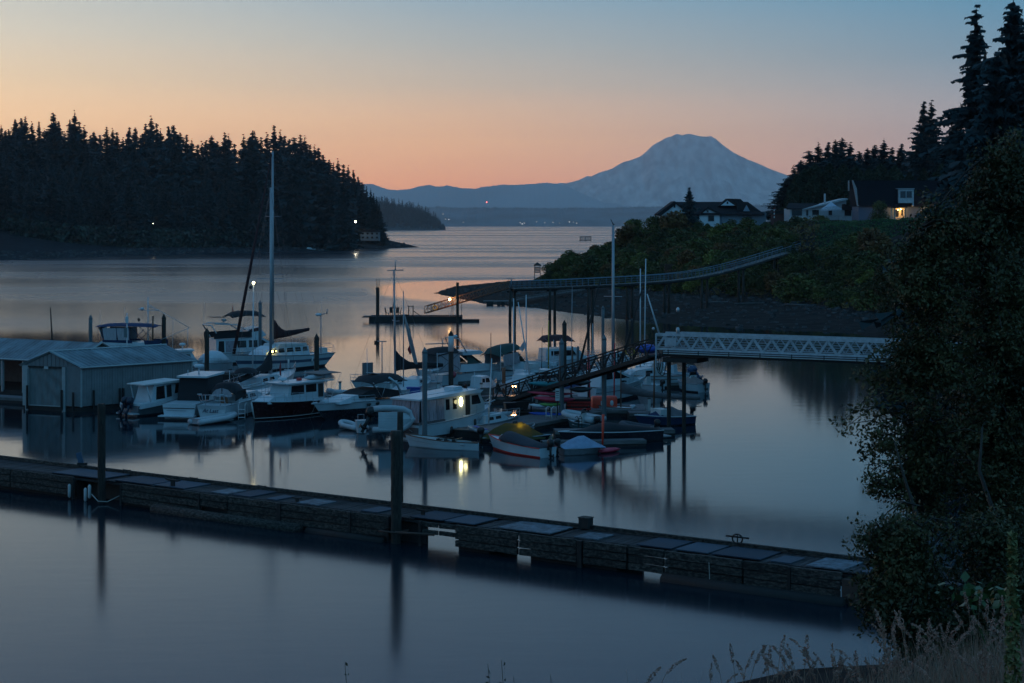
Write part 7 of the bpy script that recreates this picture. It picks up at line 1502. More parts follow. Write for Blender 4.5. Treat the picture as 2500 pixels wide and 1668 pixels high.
# person-sized bundle on the ramp deck (yellow coil) 
e = empty('yellow_coil', P(1538, 868, 128.5), 0, 'yellow and white coil of hose behind the upper ramp rail', 'hose')
for k in range(3): b = MB(); b.tube([(0.32*math.cos(a*math.pi/8), 0.05*k, 0.28+0.26*math.sin(a*math.pi/8)) for a in range(17)], 0.05, 6, cap=False); b.build('coil', yellowp if k < 2 else offw, e)
e = empty('covered_bundle', P(1580, 862, 130), 0, 'bright blue tarp bundle behind the ramp head', 'tarp'); b = MB(); b.ball((0, 0, 0.3), 0.75, 12, 0.5, sx=1.2); b.build('tarp', bluep, e)

# ================================================================ SWIM FLOAT AND ITS GANGWAY
e = empty('swim_float', (0, 0, 0), 0, 'isolated float in mid channel with chairs, reached by a gangway', 'dock')
x0, x1 = PX(903, 266), PX(1128, 266)
b = MB(); b.box(((x0+x1)/2, 266.5, 0.38), (x1-x0, 4.4, 0.78)); b.build('float_body', darkw, e)
for i in range(14): b = MB(); b.box((x0+(x1-x0)*(i+0.5)/14, 266.5, 0.82), ((x1-x0)/14-0.04, 4.5, 0.07)); b.build('deck_section', brd, e)
b = MB(); b.box((x0-0.4, 265.5, 0.76), (1.2, 3.6, 0.12)); b.build('deck_lip', brd, e); b = MB(); b.box((x1+1.1, 265.2, 0.18), (3.2, 1.6, 0.36)); b.build('low_step', darkw, e)
z = 0.86
def chair(x, y, rz, lab):
    e = empty('patio_chair', (x, y, z), rz, lab, 'chair', 'chairs on the swim float'); b = MB(); b.box((0, 0, 0.42), (0.5, 0.5, 0.06)); b.build('seat', darkw, e); b = MB(); b.box((0, 0.27, 0.85), (0.5, 0.06, 0.8), rx=R(-12)); b.build('backrest', darkw, e)
    for sx in (-0.2, 0.2):
        for sy in (-0.2, 0.2): b = MB(); b.box((sx, sy, 0.2), (0.05, 0.05, 0.4)); b.build('leg', darkw, e)
for px, dy, rz, lb in ((945, 0, R(80), 'leftmost patio chair of the group on the swim float'), (954, 1.0, R(10), 'patio chair second from left on the swim float'), (968, 0.9, R(-15), 'patio chair third from left on the swim float'), (974, 0.1, R(-80), 'rightmost patio chair of the group on the swim float')): chair(PX(px, 266), 266.3+dy, rz, lb)
e = empty('patio_table', (PX(961, 266), 266.4, z), 0, 'low round patio table between the chairs on the swim float', 'table'); b = MB(); b.loft([[(math.cos(q*math.pi/6)*0.5, math.sin(q*math.pi/6)*0.5, zz) for q in range(12)] for zz in (0.68, 0.72)]); b.build('table_top', darkw, e); b = MB(); b.tube([(0, 0, 0), (0, 0, 0.68)], 0.06, 6); b.build('leg', darkw, e)
e = empty('folded_parasol', (PX(961, 266), 267.2, z), 0, 'folded dark parasol standing by the chairs', 'parasol'); hp = PZ(728, 267)-z; b = MB(); b.tube([(0, 0, 0), (0, 0, hp)], 0.03, 6); b.build('pole', darkw, e); b = MB(); b.loft([[(math.cos(q*math.pi/4)*r_, math.sin(q*math.pi/4)*r_, zz) for q in range(8)] for zz, r_ in ((hp*0.40, 0.22), (hp*0.42, 0.26), (hp*0.7, 0.16), (hp*0.98, 0.05), (hp*1.0, 0.12), (hp*1.04, 0.03))]); b.build('canopy', black, e)
e = empty('hoist_frame', (PX(1003, 266), 265.4, z), 0, 'small timber hoist frame with a slanting brace on the swim float', 'frame')
for dx in (-0.3, 0.38): b = MB(); b.box((dx, 0, 0.55 if dx < 0 else 0.6), (0.14, 0.14, 1.9)); b.build('post', darkw, e)
b = MB(); b.box((0.05, 0, 1.52), (1.0, 0.14, 0.1)); b.build('crossbeam', darkw, e); b = MB(); b.tube([(0.4, 0, 0.8), (1.6, 0, 0.0)], 0.06, 5); b.build('brace', darkw, e); b = MB(); b.box((-0.9, 0, 0.12), (1.0, 0.4, 0.24)); b.build('bench', darkw, e)
e = empty('swim_ladder', (PX(1101, 266), 264.6, z), 0, 'small pale ladder at the right of the swim float', 'ladder')
for dx in (-0.18, 0.18): b = MB(); b.tube([(dx, 0, 0), (dx, 0, 0.65), (dx, 0.3, 0.65), (dx, 0.3, 0)], 0.03, 5); b.build('hoop', stain, e)
D = 265; e = empty('float_lamp', (PX(1098, D), D, z), 0, 'post with a brilliant orange lamp on the swim float', 'lamp post'); h = PZ(731, D)-z; b = MB(); b.tube([(0.3, 0, 0), (0.3, 0, h+0.1), (0, 0, h+0.12)], 0.04, 6); b.build('post', darkw, e); b = MB(); b.ball((0, 0, h), 0.17, 10); b.build('bulb', glow('orange_lamp_glow', (1.0, 0.52, 0.16), 60), e); lamp((PX(1098, D), D-0.3, h+z+0.05), (1.0, 0.55, 0.2), 130, 0.15)
for px, py in ((1106, 728), (1127, 742)): o = MB(); o.tube([(0, 0, 0), (0, 0, PZ(py, 265)-z)], 0.045, 5); tag(o.build('thin_post', darkw, None, (PX(px, 265), 265, z)), 'thin post %s the slanted topped piling of the swim float' % ('left of' if px < 1117 else 'right of'), 'post')
e, pt, L, bar = truss('gangway', P(1040, 765, 268), P(1246, 703, 262.4), 1.1, 1.1, 12, wood, 'slender gangway sloping from the tall walkway down to the swim float', 'gangway', dm=0.06, rails=1, lamb=False)
e = empty('life_ring', P(1062, 752, 266.5), 0, 'yellow life ring hung on the gangway rail', 'life ring'); b = MB(); b.tube([(0.34*math.cos(a*math.pi/8), 0, 0.05+0.34*math.sin(a*math.pi/8)) for a in range(17)], 0.10, 8, cap=False); b.build('ring', mat('yellow_ring', (0.55, 0.30, 0.05), 0.5), e)

# ================================================================ TALL WALKWAY ON PILES
W = [(1250, 262, 704), (1348, 264.5, 701), (1455, 268, 696), (1583, 275, 689), (1660, 282, 682.5), (1736, 290, 670), (1800, 297, 653), (1857, 305, 636), (1957, 329, 604)]
e = empty('pile_walkway', (0, 0, 0), 0, 'long railed walkway on tall piles curving up to the bluff at right', 'walkway')
pts = []
for i in range(len(W)-1):
    for k in range(8):
        t = k/8; pts.append(P(W[i][0]+(W[i+1][0]-W[i][0])*t, W[i][2]+(W[i+1][2]-W[i][2])*t, W[i][1]+(W[i+1][1]-W[i][1])*t))
pts.append(P(*[W[-1][0], W[-1][2], W[-1][1]]))
sm = []
for i in range(len(pts)): a = pts[max(0, i-4):i+5]; sm.append(sum(a, Vector())/len(a) if 4 <= i < len(pts)-4 else pts[i])
pts = sm; rail_m = mat('blue_grey_rail', (0.10, 0.15, 0.19), 0.55); me = None
def nrm(i): d = pts[min(i+1, len(pts)-1)]-pts[max(i-1, 0)]; return Vector((-d.y, d.x, 0)).normalized()
for i in range(0, len(pts)-1):
    a, c, n0, n1 = pts[i], pts[i+1], nrm(i)*0.75, nrm(i+1)*0.75; g_ = (c-a)*0.02; b = MB()
    b.add([a+g_-n0, c-g_-n1, c-g_+n1, a+g_+n0]+[p-Vector((0, 0, 0.10)) for p in (a+g_-n0, c-g_-n1, c-g_+n1, a+g_+n0)], [(0, 1, 2, 3), (7, 6, 5, 4), (0, 4, 5, 1), (1, 5, 6, 2), (2, 6, 7, 3), (3, 7, 4, 0)]); b.build('deck_section', greyw, e)
    for sg in (-1, 1):
        if me is None: b = MB(); b.box((0, 0, 0.55), (0.08, 0.08, 1.1)); me = b.mesh('rail_post', rail_m)
        link('rail_post', me, e, a+n0*sg)
for sg in (-1, 1):
    for z_, r_ in ((1.08, 0.06), (0.72, 0.02), (0.38, 0.02)): b = MB(); b.tube([pts[i]+nrm(i)*0.75*sg+Vector((0, 0, z_)) for i in range(len(pts))], r_, 4); b.build('hand_rail' if z_ > 1 else 'rail_wire', rail_m, e)
    b = MB(); b.tube([pts[i]+nrm(i)*0.6*sg-Vector((0, 0, 0.28)) for i in range(len(pts))], 0.17, 4); b.build('joist', darkw, e)
for (pa, pb_, yb, D_) in ((1245, 1256, 789, 262), (1342, 1354, 787, 264), (1436, 1446, 783, 267.5), (1531, 1543, 786, 272), (1622, 1633, 780, 278), (1713, 1726, 752, 287), (1803, 1814, 712, 297), (1890, 1900, 668, 311)):
    zt = float(np.interp((pa+pb_)/2, [w[0] for w in W], [PZ(w[2], w[1]) for w in W]))-0.1; Dm = float(np.interp((pa+pb_)/2, [w[0] for w in W], [w[1] for w in W]))
    for px, dd in ((pa, -0.7), (pb_, 0.7)):
        x = PX(px, Dm+dd); b = MB(); b.tube([(x, Dm+dd, min(-1.0, zt-2)), (x+0.05, Dm+dd, zt-0.2)], 0.24, 8, 0.20); b.build('pile', pilew, e)
    b = MB(); b.box(((PX(pa, Dm)+PX(pb_, Dm))/2, Dm, zt-0.42), (PX(pb_, Dm)-PX(pa, Dm)+0.9, 0.3, 0.3)); b.build('cross_cap', darkw, e)
b = MB(); b.tube([pts[0]+Vector((-0.1, 0, 0)), pts[0]+Vector((-0.1, 0, 1.5))], 0.09, 6); b.tube([pts[0]+Vector((-0.8, 0, 1.45)), pts[0]+Vector((0.5, 0, 1.4))], 0.05, 5); b.build('end_post', rail_m, e)
# grounded beach dock and ramp beneath it
e = empty('beach_dock', (0, 0, 0), 0, 'low timber dock resting at the water edge below the tall walkway', 'dock')
a, c = P(1180, 735, 318), P(1262, 735, 318); b = MB(); b.box(((a.x+c.x)/2, 319, a.z-0.08), (c.x-a.x, 2.2, 0.18)); b.build('deck', greyw, e)
for px in (1192, 1200, 1218, 1228, 1248, 1256): x = PX(px, 318); b = MB(); b.box((x, 318.4, a.z-0.55), (0.65, 1.8, 0.85)); b.build('float_block', darkw, e)
e, pt, L, bar = truss('beach_ramp', P(1258, 733, 318), P(1478, 699, 352), 1.6, 0.28, 8, greyw, 'low timber ramp lying on the beach from the grounded dock to the bluff foot', 'ramp', dm=0.08, rails=0, lamb=False)

# ================================================================ BLUFF: HOUSES AND SMALL THINGS
hw = mat('white_siding', (0.58, 0.62, 0.66), 0.7, var=0.06, stretch=(0.2, 0.2, 6), scale=2)
roofd = mat('dark_shingle', (0.022, 0.022, 0.026), 0.95, var=0.3, scale=3, spec=0.1)
trimb = mat('house_trim', (0.36, 0.38, 0.40), 0.6)
bluew = mat('blue_grey_siding', (0.20, 0.26, 0.32), 0.7, var=0.06)
def hp(D, pts): return [((px-CX)*D/F, HC-(py-HY)*D/F) for px, py in pts]
def slab(e, name, D, pts, depth, m): b = MB(); b.prism([(x, z) for x, z in hp(D, pts)], D, D+depth); return b.build(name, m, e)
def hwin(e, D, px0, py0, px1, py1, fr=True, m=None):
    f = slab(e, 'window', D-0.06, [(px0-1, py0-1), (px1+1, py0-1), (px1+1, py1+1), (px0-1, py1+1)], 0.06, trimb) if fr else None
    b = MB(); b.prism(hp(D, [(px0, py0), (px1, py0), (px1, py1), (px0, py1)]), D-0.09, D-0.05); b.build('pane', m or glass, f if f else e)
def roof(e, D, eave, ridge_, de, m=None, th=0.25):
    """sloping roof plane from the eave line (near) to the ridge line (de metres behind)"""
    (a, b0), (c, d0) = [P(q[0], q[1], D-0.5) for q in eave], [P(q[0], q[1], D+de) for q in ridge_]; q = MB(); up = Vector((0, 0, th))
    q.add([a, b0, d0, c, a-up, b0-up, d0-up, c-up], [(0, 1, 2, 3), (7, 6, 5, 4), (0, 4, 5, 1), (1, 5, 6, 2), (2, 6, 7, 3), (3, 7, 4, 0)]); return q.build('roof', m or roofd, e)
D = 400; e = empty('bungalow', (0, 0, 0), 0, 'white single storey house with several small gables on the bluff, left of the hilltop houses', 'house')
slab(e, 'wall', D, [(1612, 574), (1612, 520), (1647, 495), (1676, 516), (1676, 574)], 9, hw); slab(e, 'wall', D+1.2, [(1674, 574), (1674, 521), (1870, 521), (1870, 574)], 7, bluew)
slab(e, 'gable_wall', D, [(1708, 574), (1708, 524), (1728, 509), (1757, 523), (1757, 574)], 1.3, hw); slab(e, 'garage_door', D+1.0, [(1763, 574), (1763, 525), (1805, 525), (1805, 574)], 0.3, mat('pale_blue_door', (0.22, 0.28, 0.34), 0.6))
roof(e, D, [(1668, 522.5), (1866, 522.5)], [(1647, 493), (1826, 493)], 5); roof(e, D-0.3, [(1606, 524), (1612, 526)], [(1646, 492), (1652, 495)], 0.2)
slab(e, 'roof', D-0.5, [(1605, 523), (1647, 491), (1690, 522), (1683, 523), (1647, 496), (1608, 526)], 9.6, roofd); slab(e, 'gable_roof', D-0.4, [(1700, 527), (1728, 505), (1766, 524), (1759, 525), (1728, 510), (1705, 528)], 3, roofd)
slab(e, 'dormer_roof', D+1.5, [(1754, 503), (1776, 485), (1808, 486), (1826, 503)], 3.5, roofd); slab(e, 'dormer_wall', D+1.4, [(1760, 502), (1776, 490), (1794, 502)], 0.2, hw); slab(e, 'roof', D+0.6, [(1826, 493), (1842, 510), (1869, 523), (1800, 523), (1800, 493)], 5, roofd); slab(e, 'small_gable', D-0.1, [(1815, 516), (1823, 501), (1831, 516)], 0.8, bluew)
hwin(e, D, 1645, 500, 1649, 507, False); hwin(e, D, 1619, 526, 1630, 549, m=mat('pale_window_glass', (0.10, 0.13, 0.16), 0.2)); hwin(e, D, 1725, 513, 1730, 519, False); hwin(e, D, 1729, 526, 1743, 540); hwin(e, D+1.4, 1774, 492, 1778, 498, False); hwin(e, D+1.2, 1815, 527, 1835, 540, False); hwin(e, D, 1613, 527, 1616, 545)  # left gable pane has a paler blue grey base colour
D = 385; e = empty('white_cottage', (0, 0, 0), 0, 'low white cottage with a slanting roof and a railed deck right of the flagpole', 'house')
cott = mat('white_cottage_siding', (0.42, 0.45, 0.48), 0.7, var=0.06)
slab(e, 'wall', D, [(1928, 545), (1928, 509), (1966, 509), (2066, 488), (2066, 500), (2094, 512), (2094, 545)], 8, cott); roof(e, D-0.2, [(1920, 509), (1964, 509)], [(1925, 496), (1999, 497)], 5)
slab(e, 'roof', D-0.9, [(1958, 511), (2066, 484), (2072, 486), (2066, 489), (1960, 513)], 9, trimb); slab(e, 'roof', D-0.5, [(2056, 499), (2062, 498), (2100, 511), (2100, 514), (2056, 513)], 6, roofd)
for q in ((1933, 512, 1958, 527), (1968, 513, 1973, 527), (1983, 513, 1999, 525), (2023, 514, 2031, 525), (2062, 513, 2078, 528)): hwin(e, D, *q)
slab(e, 'deck', D-3, [(1925, 544), (1925, 541), (2098, 541), (2098, 544)], 3, trimb); slab(e, 'rail_panel', D-3.05, [(1927, 540), (1927, 529), (1945, 529), (1945, 540)], 0.06, offw); slab(e, 'rail_panel', D-3.05, [(1947, 540), (1947, 529), (1965, 529), (1965, 540)], 0.06, offw)
slab(e, 'rail', D-3.1, [(1925, 528.5), (1925, 527), (2098, 527), (2098, 528.5)], 0.1, trimb)
for px in range(1996, 2099, 17): slab(e, 'rail_post', D-3.1, [(px, 541), (px, 527), (px+1.2, 527), (px+1.2, 541)], 0.1, trimb)
slab(e, 'basement_wall', D-0.5, [(1926, 560), (1926, 545), (2096, 545), (2096, 560)], 3, darkw); slab(e, 'chimney', D+2, [(2012, 500), (2012, 473), (2016, 473), (2016, 500)], 0.4, trimb)
D = 378; e = empty('canopy_tent', (0, 0, 0), 0, 'white pop-up canopy tent with a peaked top on the cottage terrace', 'canopy')
q = [P(2003, 512, D), P(2056, 510, D), P(2056, 510, D+4.5), P(2003, 512, D+4.5)]; ap = P(2029, 493, D+2.2); mids = [P(2016, 505, D+.2), P(2043, 503, D+.2)]
b = MB(); b.add([q[0], mids[0], ap, mids[1], q[1], q[2], q[3]]+[p-Vector((0, 0, 0.3)) for p in (q[0], q[1], q[2], q[3])], [(0, 1, 2), (0, 1, 2, 3, 4), (4, 5, 2), (5, 6, 2), (6, 0, 2), (0, 4, 8, 7)]); b.build('canopy', mat('canopy_white', (0.40, 0.46, 0.54), 0.8), e)
for px, dy in ((2004, 0), (2055, 0), (2004, 4.4), (2055, 4.4)): p = P(px, 512, D+dy); b = MB(); b.tube([p, (p.x, p.y, p.z-2.6)], 0.05, 5); b.build('leg', trimb, e)
D = 368; e = empty('mansard_house', (0, 0, 0), 0, 'big dark roofed house with a white dormer and warm lit porch at right', 'house')
mroof = mat('dark_blue_shingle', (0.012, 0.015, 0.022), 0.95, var=0.3, scale=3, spec=0.08)
slab(e, 'upper_roof', D+1.2, [(2084, 441), (2320, 441), (2320, 463), (2092, 463)], 7, mroof); slab(e, 'steep_roof', D, [(2091, 461), (2330, 461), (2330, 506), (2096, 504)], 9, mroof)
slab(e, 'barge_board', D-0.3, [(2080, 440), (2083, 440), (2092, 461), (2095, 500), (2098, 503), (2093, 504), (2085, 462)], 0.4, mat('cream_trim', (0.30, 0.27, 0.27), 0.6)); slab(e, 'wall', D+0.5, [(2096, 556), (2096, 503), (2330, 503), (2330, 556)], 7, mat('dusky_blue_siding', (0.07, 0.10, 0.15), 0.7, var=0.06))
slab(e, 'dormer', D-0.8, [(2194, 496), (2194, 463), (2231, 463), (2231, 504), (2228, 504), (2228, 496)], 3, trimb); hwin(e, D-0.8, 2198, 467, 2211, 483); hwin(e, D-0.8, 2213, 467, 2226, 483); slab(e, 'dormer_cornice', D-1.0, [(2191, 462), (2191, 460), (2233, 460), (2233, 462)], 3.3, trimb); slab(e, 'porch_roof', D-3.0, [(2185, 508), (2192, 499), (2208, 502), (2218, 507)], 3.3, roofd)
pw = mat('porch_siding', (0.42, 0.36, 0.28), 0.7); slab(e, 'porch_wall', D+0.35, [(2184, 541), (2184, 507), (2210, 507), (2210, 541)], 0.12, pw); hwin(e, D+0.3, 2187, 512, 2194, 528, False); hwin(e, D+0.3, 2200, 512, 2204, 526, False)
for px in (2176, 2184, 2208): slab(e, 'porch_post', D-2.6, [(px, 543), (px, 508), (px+2, 508), (px+2, 543)], 0.2, pw)
for py in (532, 537): slab(e, 'porch_rail', D-2.6, [(2174, py+1), (2174, py), (2210, py), (2210, py+1)], 0.12, pw)
for k in range(7): slab(e, 'baluster', D-2.55, [(2178+k*4.5, 541), (2178+k*4.5, 532), (2179+k*4.5, 532), (2179+k*4.5, 541)], 0.08, pw)
slab(e, 'chimney', D+6, [(2071, 466), (2071, 441), (2074, 441), (2074, 466)], 0.4, trimb)
p = P(2199, 511, D-1.0); b = MB(); b.ball(p, 0.09, 8); b.build('porch_bulb', glow('porch_glow', (1.0, 0.55, 0.16), 14), e); lamp(p-Vector((0, 0.1, 0.1)), (1.0, 0.56, 0.18), 330, 0.1)
p = P(2272, 517, D-0.2); b = MB(); b.ball(p, 0.24, 10, 1.7); b.build('wall_lantern', glow('wall_lantern_glow', (1.0, 0.60, 0.28), 9), e); lamp(p-Vector((0, 0.5, 0)), (1.0, 0.55, 0.2), 160, 0.2)
D = 450; e = empty('hidden_house', (0, 0, 0), 0, 'pale gable corner of a house peeping left of the dense evergreens', 'house'); slab(e, 'wall', D, [(1916, 500), (1916, 462), (1930, 452), (1950, 452), (1950, 500)], 4, bluew); slab(e, 'roof', D-0.5, [(1911, 464), (1936, 444), (1960, 440), (1960, 452), (1930, 452), (1914, 466)], 5, roofd)
e = empty('red_shed', (0, 0, 0), 0, 'low reddish shed between the bungalow and the white cottage', 'shed'); slab(e, 'wall', 396, [(1888, 570), (1888, 522), (1925, 522), (1925, 570)], 4, mat('brick_red_siding', (0.10, 0.035, 0.03), 0.8)); slab(e, 'roof', 395.5, [(1884, 522), (1890, 513), (1925, 514), (1927, 522)], 5, roofd)
D = 388; x = PX(1892, D); z0 = hr(x, D); e = empty('flagpole', (x, D, z0), 0, 'flagpole with a drooping red and white striped flag right of the bungalow', 'flagpole'); b = MB(); b.tube([(0, 0, 0), (0, 0, PZ(491, D)-z0)], 0.05, 6); b.build('pole', darkw, e)
zt = PZ(508, D)-z0
for k in range(6): b = MB(); b.prism([(-0.30, zt-0.38*k), (0.02, zt-0.38*k+0.1), (0.02, zt-0.38*k-0.28), (-0.28, zt-0.38*k-0.38)], -0.03, 0.03); b.build('flag_stripe', flagr if k % 2 == 0 else offw, e)
# stairs with white handrails, lamp and landing at the head of the walkway
e = empty('garden_steps', (0, 0, 0), 0, 'garden steps with white handrails climbing from the walkway to the cottage', 'stairs')
for k in range(8): t = k/7; p = P(1970+48*t, 596-42*t, 334+26*t); b = MB(); b.box(p, (4.2, 1.2, 0.25)); b.build('step', greyw, e)
for (a, c) in (((1966, 566, 336), (1986, 553, 350)), ((2003, 566, 336), (2029, 546, 356))): b = MB(); a, c = P(*a), P(*c); b.tube([a-Vector((0, 0, 2.3)), a, c, c-Vector((0, 0, 1.4))], 0.08, 5); b.build('hand_rail', trimb, e)
p = P(2012, 539, 375); e = empty('garden_lamp', (p.x, p.y, hr(p.x, p.y)), 0, 'tiny warm garden light below the white canopy', 'lamp'); b = MB(); b.tube([(0, 0, 0), (0, 0, max(0.3, p.z-hr(p.x, p.y)))], 0.05, 5); b.build('post', darkw, e); b = MB(); b.ball((0, 0, max(0.35, p.z-hr(p.x, p.y)+0.1)), 0.13, 8); b.build('bulb', MATS.get('x') or glow('garden_glow', (1.0, 0.75, 0.45), 14), e)
e = empty('bluff_landing', (0, 0, 0), 0, 'small pale landing deck at the upper end of the tall walkway', 'deck'); b = MB(); b.box(P(1975, 603, 331), (4.5, 3, 0.2)); b.build('deck', offw, e)
for px in (1958, 1976, 1990): p = P(px, 603, 330); b = MB(); b.box((p.x, p.y, p.z+0.6), (0.1, 0.1, 1.2)); b.build('post', rail_m, e)
D = 385; x = PX(1429, D); z0 = hr(x, D); e = empty('viewing_deck', (x, D, max(z0, PZ(592, D))), 0, 'small grey viewing deck on the crest at the left end of the bluff', 'deck'); b = MB(); b.box((0, 0, 0.4), (2.6, 2, 0.15)); b.build('deck', greyw, e)
for dx in (-1.2, 0, 1.2): b = MB(); b.box((dx, -0.95, 0.7), (0.1, 0.1, 1.4)); b.build('post', greyw, e)
for z_ in (0.7, 1.0, 1.3): b = MB(); b.box((0, -1.0, z_), (2.6, 0.06, 0.16)); b.build('rail', greyw, e)
D = 400; x = PX(1312, D); z0 = max(hr(x, D), 0.8); e = empty('lookout_tower', (x, D, z0), 0, 'little roofed lookout tower on legs at the left foot of the bluff', 'tower'); zt = PZ(641, D)-z0
for dx in (-0.65, 0.65):
    for dy in (-0.6, 0.6): b = MB(); b.tube([(dx*1.15, dy*1.15, 0), (dx*0.9, dy*0.9, zt-0.5)], 0.08, 5); b.build('leg', darkw, e)
for k in range(4): b = MB(); b.box((0, 0, zt*0.48+0.10+k*0.36), (1.45, 1.3, 0.24)); b.build('louvre', greyw, e)
b = MB(); b.loft([[(sx*r_, sy*r_, zz) for sx, sy in ((-1, -1), (1, -1), (1, 1), (-1, 1))] for zz, r_ in ((zt-0.75, 0.85), (zt-0.6, 0.9), (zt, 0.08))], smooth=False); b.build('roof', darkw, e); b = MB(); b.box((0, 0, 0.35), (1.7, 1.5, 0.4)); b.build('base', darkw, e)
tag((lambda b: (b.box((0, 0, 0), (3.6, 1.0, 1.6)), b.build('retaining_board', mat('rusty_soil', (0.07, 0.035, 0.025), 0.95), None, (PX(1645, 345), 345, hr(PX(1645, 345), 345)+1.2)))[1])(MB()), 'bare reddish retaining board half hidden among the bluff shrubs', 'retaining wall')
for px, py, D, L_, rz, lb in ((1745, 712, 300, 5, 0.3, 'pale driftwood log at the top of the beach left of the walkway piles'), (1835, 722, 292, 7, 0.5, 'long driftwood log on the beach under the walkway'), (1945, 730, 284, 4.5, -0.6, 'driftwood log lying on the beach right of the walkway'), (1955, 705, 290, 3.2, 0.0, 'pale plank lodged against the foot of the bluff')):
    x = PX(px, D); o = MB(); o.tube([(-L_/2, 0, 0), (0, 0.1, 0.03), (L_/2, 0, 0)], 0.17, 7, 0.11); o2 = o.build('driftwood_log', greyw, None, (x, D, hr(x, D)+0.12), rz); tag(o2, lb, 'log')
# lawn on the plateau
n = 26000; g = np.random.default_rng(61); px_ = g.uniform(1990, 2300, n); D_ = g.uniform(308, 350, n); x_ = (px_-CX)*D_/F; p_ = np.column_stack([x_, D_, right_h(x_, D_)+g.random(n)*0.15+0.1]); v, f = leaves(p_, 0.3, g, 0.6)
tag(link('lawn_grass', npmesh('lawn_grass', v, f, mat('lawn_green', (0.035, 0.085, 0.028), 0.9, var=0.2))), kind='stuff')

# ================================================================ LEFT SHORE: COTTAGES AND LIGHTS
def cottage(px0, px1, py0, pyb, D, m, lab, storeys=1, nwin=3, name='shore_cottage', roofp=True):
    e = empty(name, (0, 0, 0), 0, lab, 'house' if name != 'shed' else 'shed'); slab(e, 'wall', D, [(px0, pyb+3), (px0, py0), (px1, py0), (px1, pyb+3)], 7, m)
    slab(e, 'roof', D-0.6, [(px0-3, py0+0.5), (px0+4, py0-5 if roofp else py0-2), (px1-4, py0-5 if roofp else py0-2), (px1+3, py0+0.5)], 8.5, roofd)
    for s_ in range(storeys):
        hh = (pyb-py0)/storeys
        for k in range(nwin): w_ = (px1-px0)/nwin; hwin(e, D, px0+w_*(k+0.3), py0+hh*s_+hh*0.25, px0+w_*(k+0.7), py0+hh*s_+hh*0.7, False)
    return e
cw = mat('cottage_white', (0.15, 0.17, 0.19), 0.8)
cottage(880, 926, 566, 585, 1062, cw, 'two storey cottage near the tip of the left headland', 2, 4); cottage(868, 900, 558, 566, 1075, mat('cottage_tan', (0.10, 0.075, 0.05), 0.8), 'lamp lit upper cottage under the trees of the left headland', 1, 3)
cottage(733, 768, 573, 586, 1030, cw, 'white shore cottage left of the other, mid headland', 1, 3); cottage(768, 792, 575, 586, 1032, cw, 'white shed attached right of the shore cottage', 1, 2, 'shed'); cottage(687, 705, 574, 586, 1020, cw, 'small pale shed by itself on the left shore', 1, 1, 'shed')
cottage(-20, 52, 550, 566, 930, mat('cottage_grey', (0.06, 0.07, 0.08), 0.8), 'dark shore house at the far left edge', 1, 4); cottage(388, 458, 574, 582, 960, mat('cottage_grey', (0.06, 0.07, 0.08), 0.8), 'low dim cottage below the left headland wood', 1, 3)
def shore_lamp(px, py, D, r, col, s_, lab, power=0, h=4.0, gm=None):
    p = P(px, py, D); e = empty('shore_lamp', (p.x, p.y, p.z-h), 0, lab, 'lamp post'); b = MB(); b.tube([(0, 0, 0), (0, 0, h)], 0.10, 5); b.build('post', darkw, e); b = MB(); b.ball((0, 0, h+r*0.8), r, 8); b.build('bulb', gm or glow('shore_glow', col, s_), e)
    if power: lamp(p+Vector((0, -1.0, 0.2)), col, power, 0.4)
shore_lamp(868, 543, 1052, 0.50, (1.0, 0.90, 0.66), 30, 'brightest white lamp on the shore, near the tip of the left headland', 900, 8)
sgm = glow('small_shore_glow', (1.0, 0.80, 0.55), 22)
shore_lamp(11, 532, 915, 0.28, 0, 0, 'small shore light nearest the left edge of the picture', 0, 3, sgm); shore_lamp(58, 537, 915, 0.26, 0, 0, 'second small shore light from the left edge', 0, 3, sgm); shore_lamp(374, 546, 925, 0.24, 0, 0, 'lone small light in front of the left headland wood', 0, 3, sgm)
lamp(P(62, 545, 908), (1.0, 0.6, 0.2), 260, 0.3)
s = Boat('moored_runabout', 'small boat with a pale canopy moored off the left headland', 'boat', (742, 612), (768, 612)); s.hull(2.4, 0.8, 1.1); s.house('cabin', [(1.5, 0.9), (2.0, 1.9), (4.0, 1.8), (4.6, 1.0)], 1.8, offw)
shore_lamp(1188, 495, 13300, 3.6, (1.0, 0.10, 0.06), 16, 'red beacon light on the far shore below the foothills', 0, 60)
fg = glow('distant_window_glow', (1.0, 0.92, 0.85), 1.7)
for i, (px, py, s_) in enumerate([(1275, 547, 1.3), (1270, 544, .8), (1390, 542, 1), (1408, 545, .8), (1350, 543, .7), (1524, 545, .9), (1310, 542, .6), (1050, 526, .9), (1081, 523, .7), (1096, 536, 1.0), (1088, 535, .6), (1131, 543, .6), (1330, 544, .7), (1400, 543, .6), (1366, 545, .5), (1280, 545, .8)]):
    D = 12620; p = P(px, py, D); e = empty('distant_house', p, 0, 'tiny lit house on the far shore across the water', 'house', 'lit houses on the far shore')
    b = MB(); b.box((0, 6, 0), (16, 8, 9)); b.build('wall', mat('distant_wall', (0.2, 0.2, 0.2), 0.9), e); b = MB(); b.box((0, 1.6, 0), (5.5*s_, 0.6, 4.0*s_)); b.build('lit_window', fg, e); b = MB(); b.prism([(-9, 4.5), (0, 8), (9, 4.5)], 1, 11); b.build('roof', roofd, e)
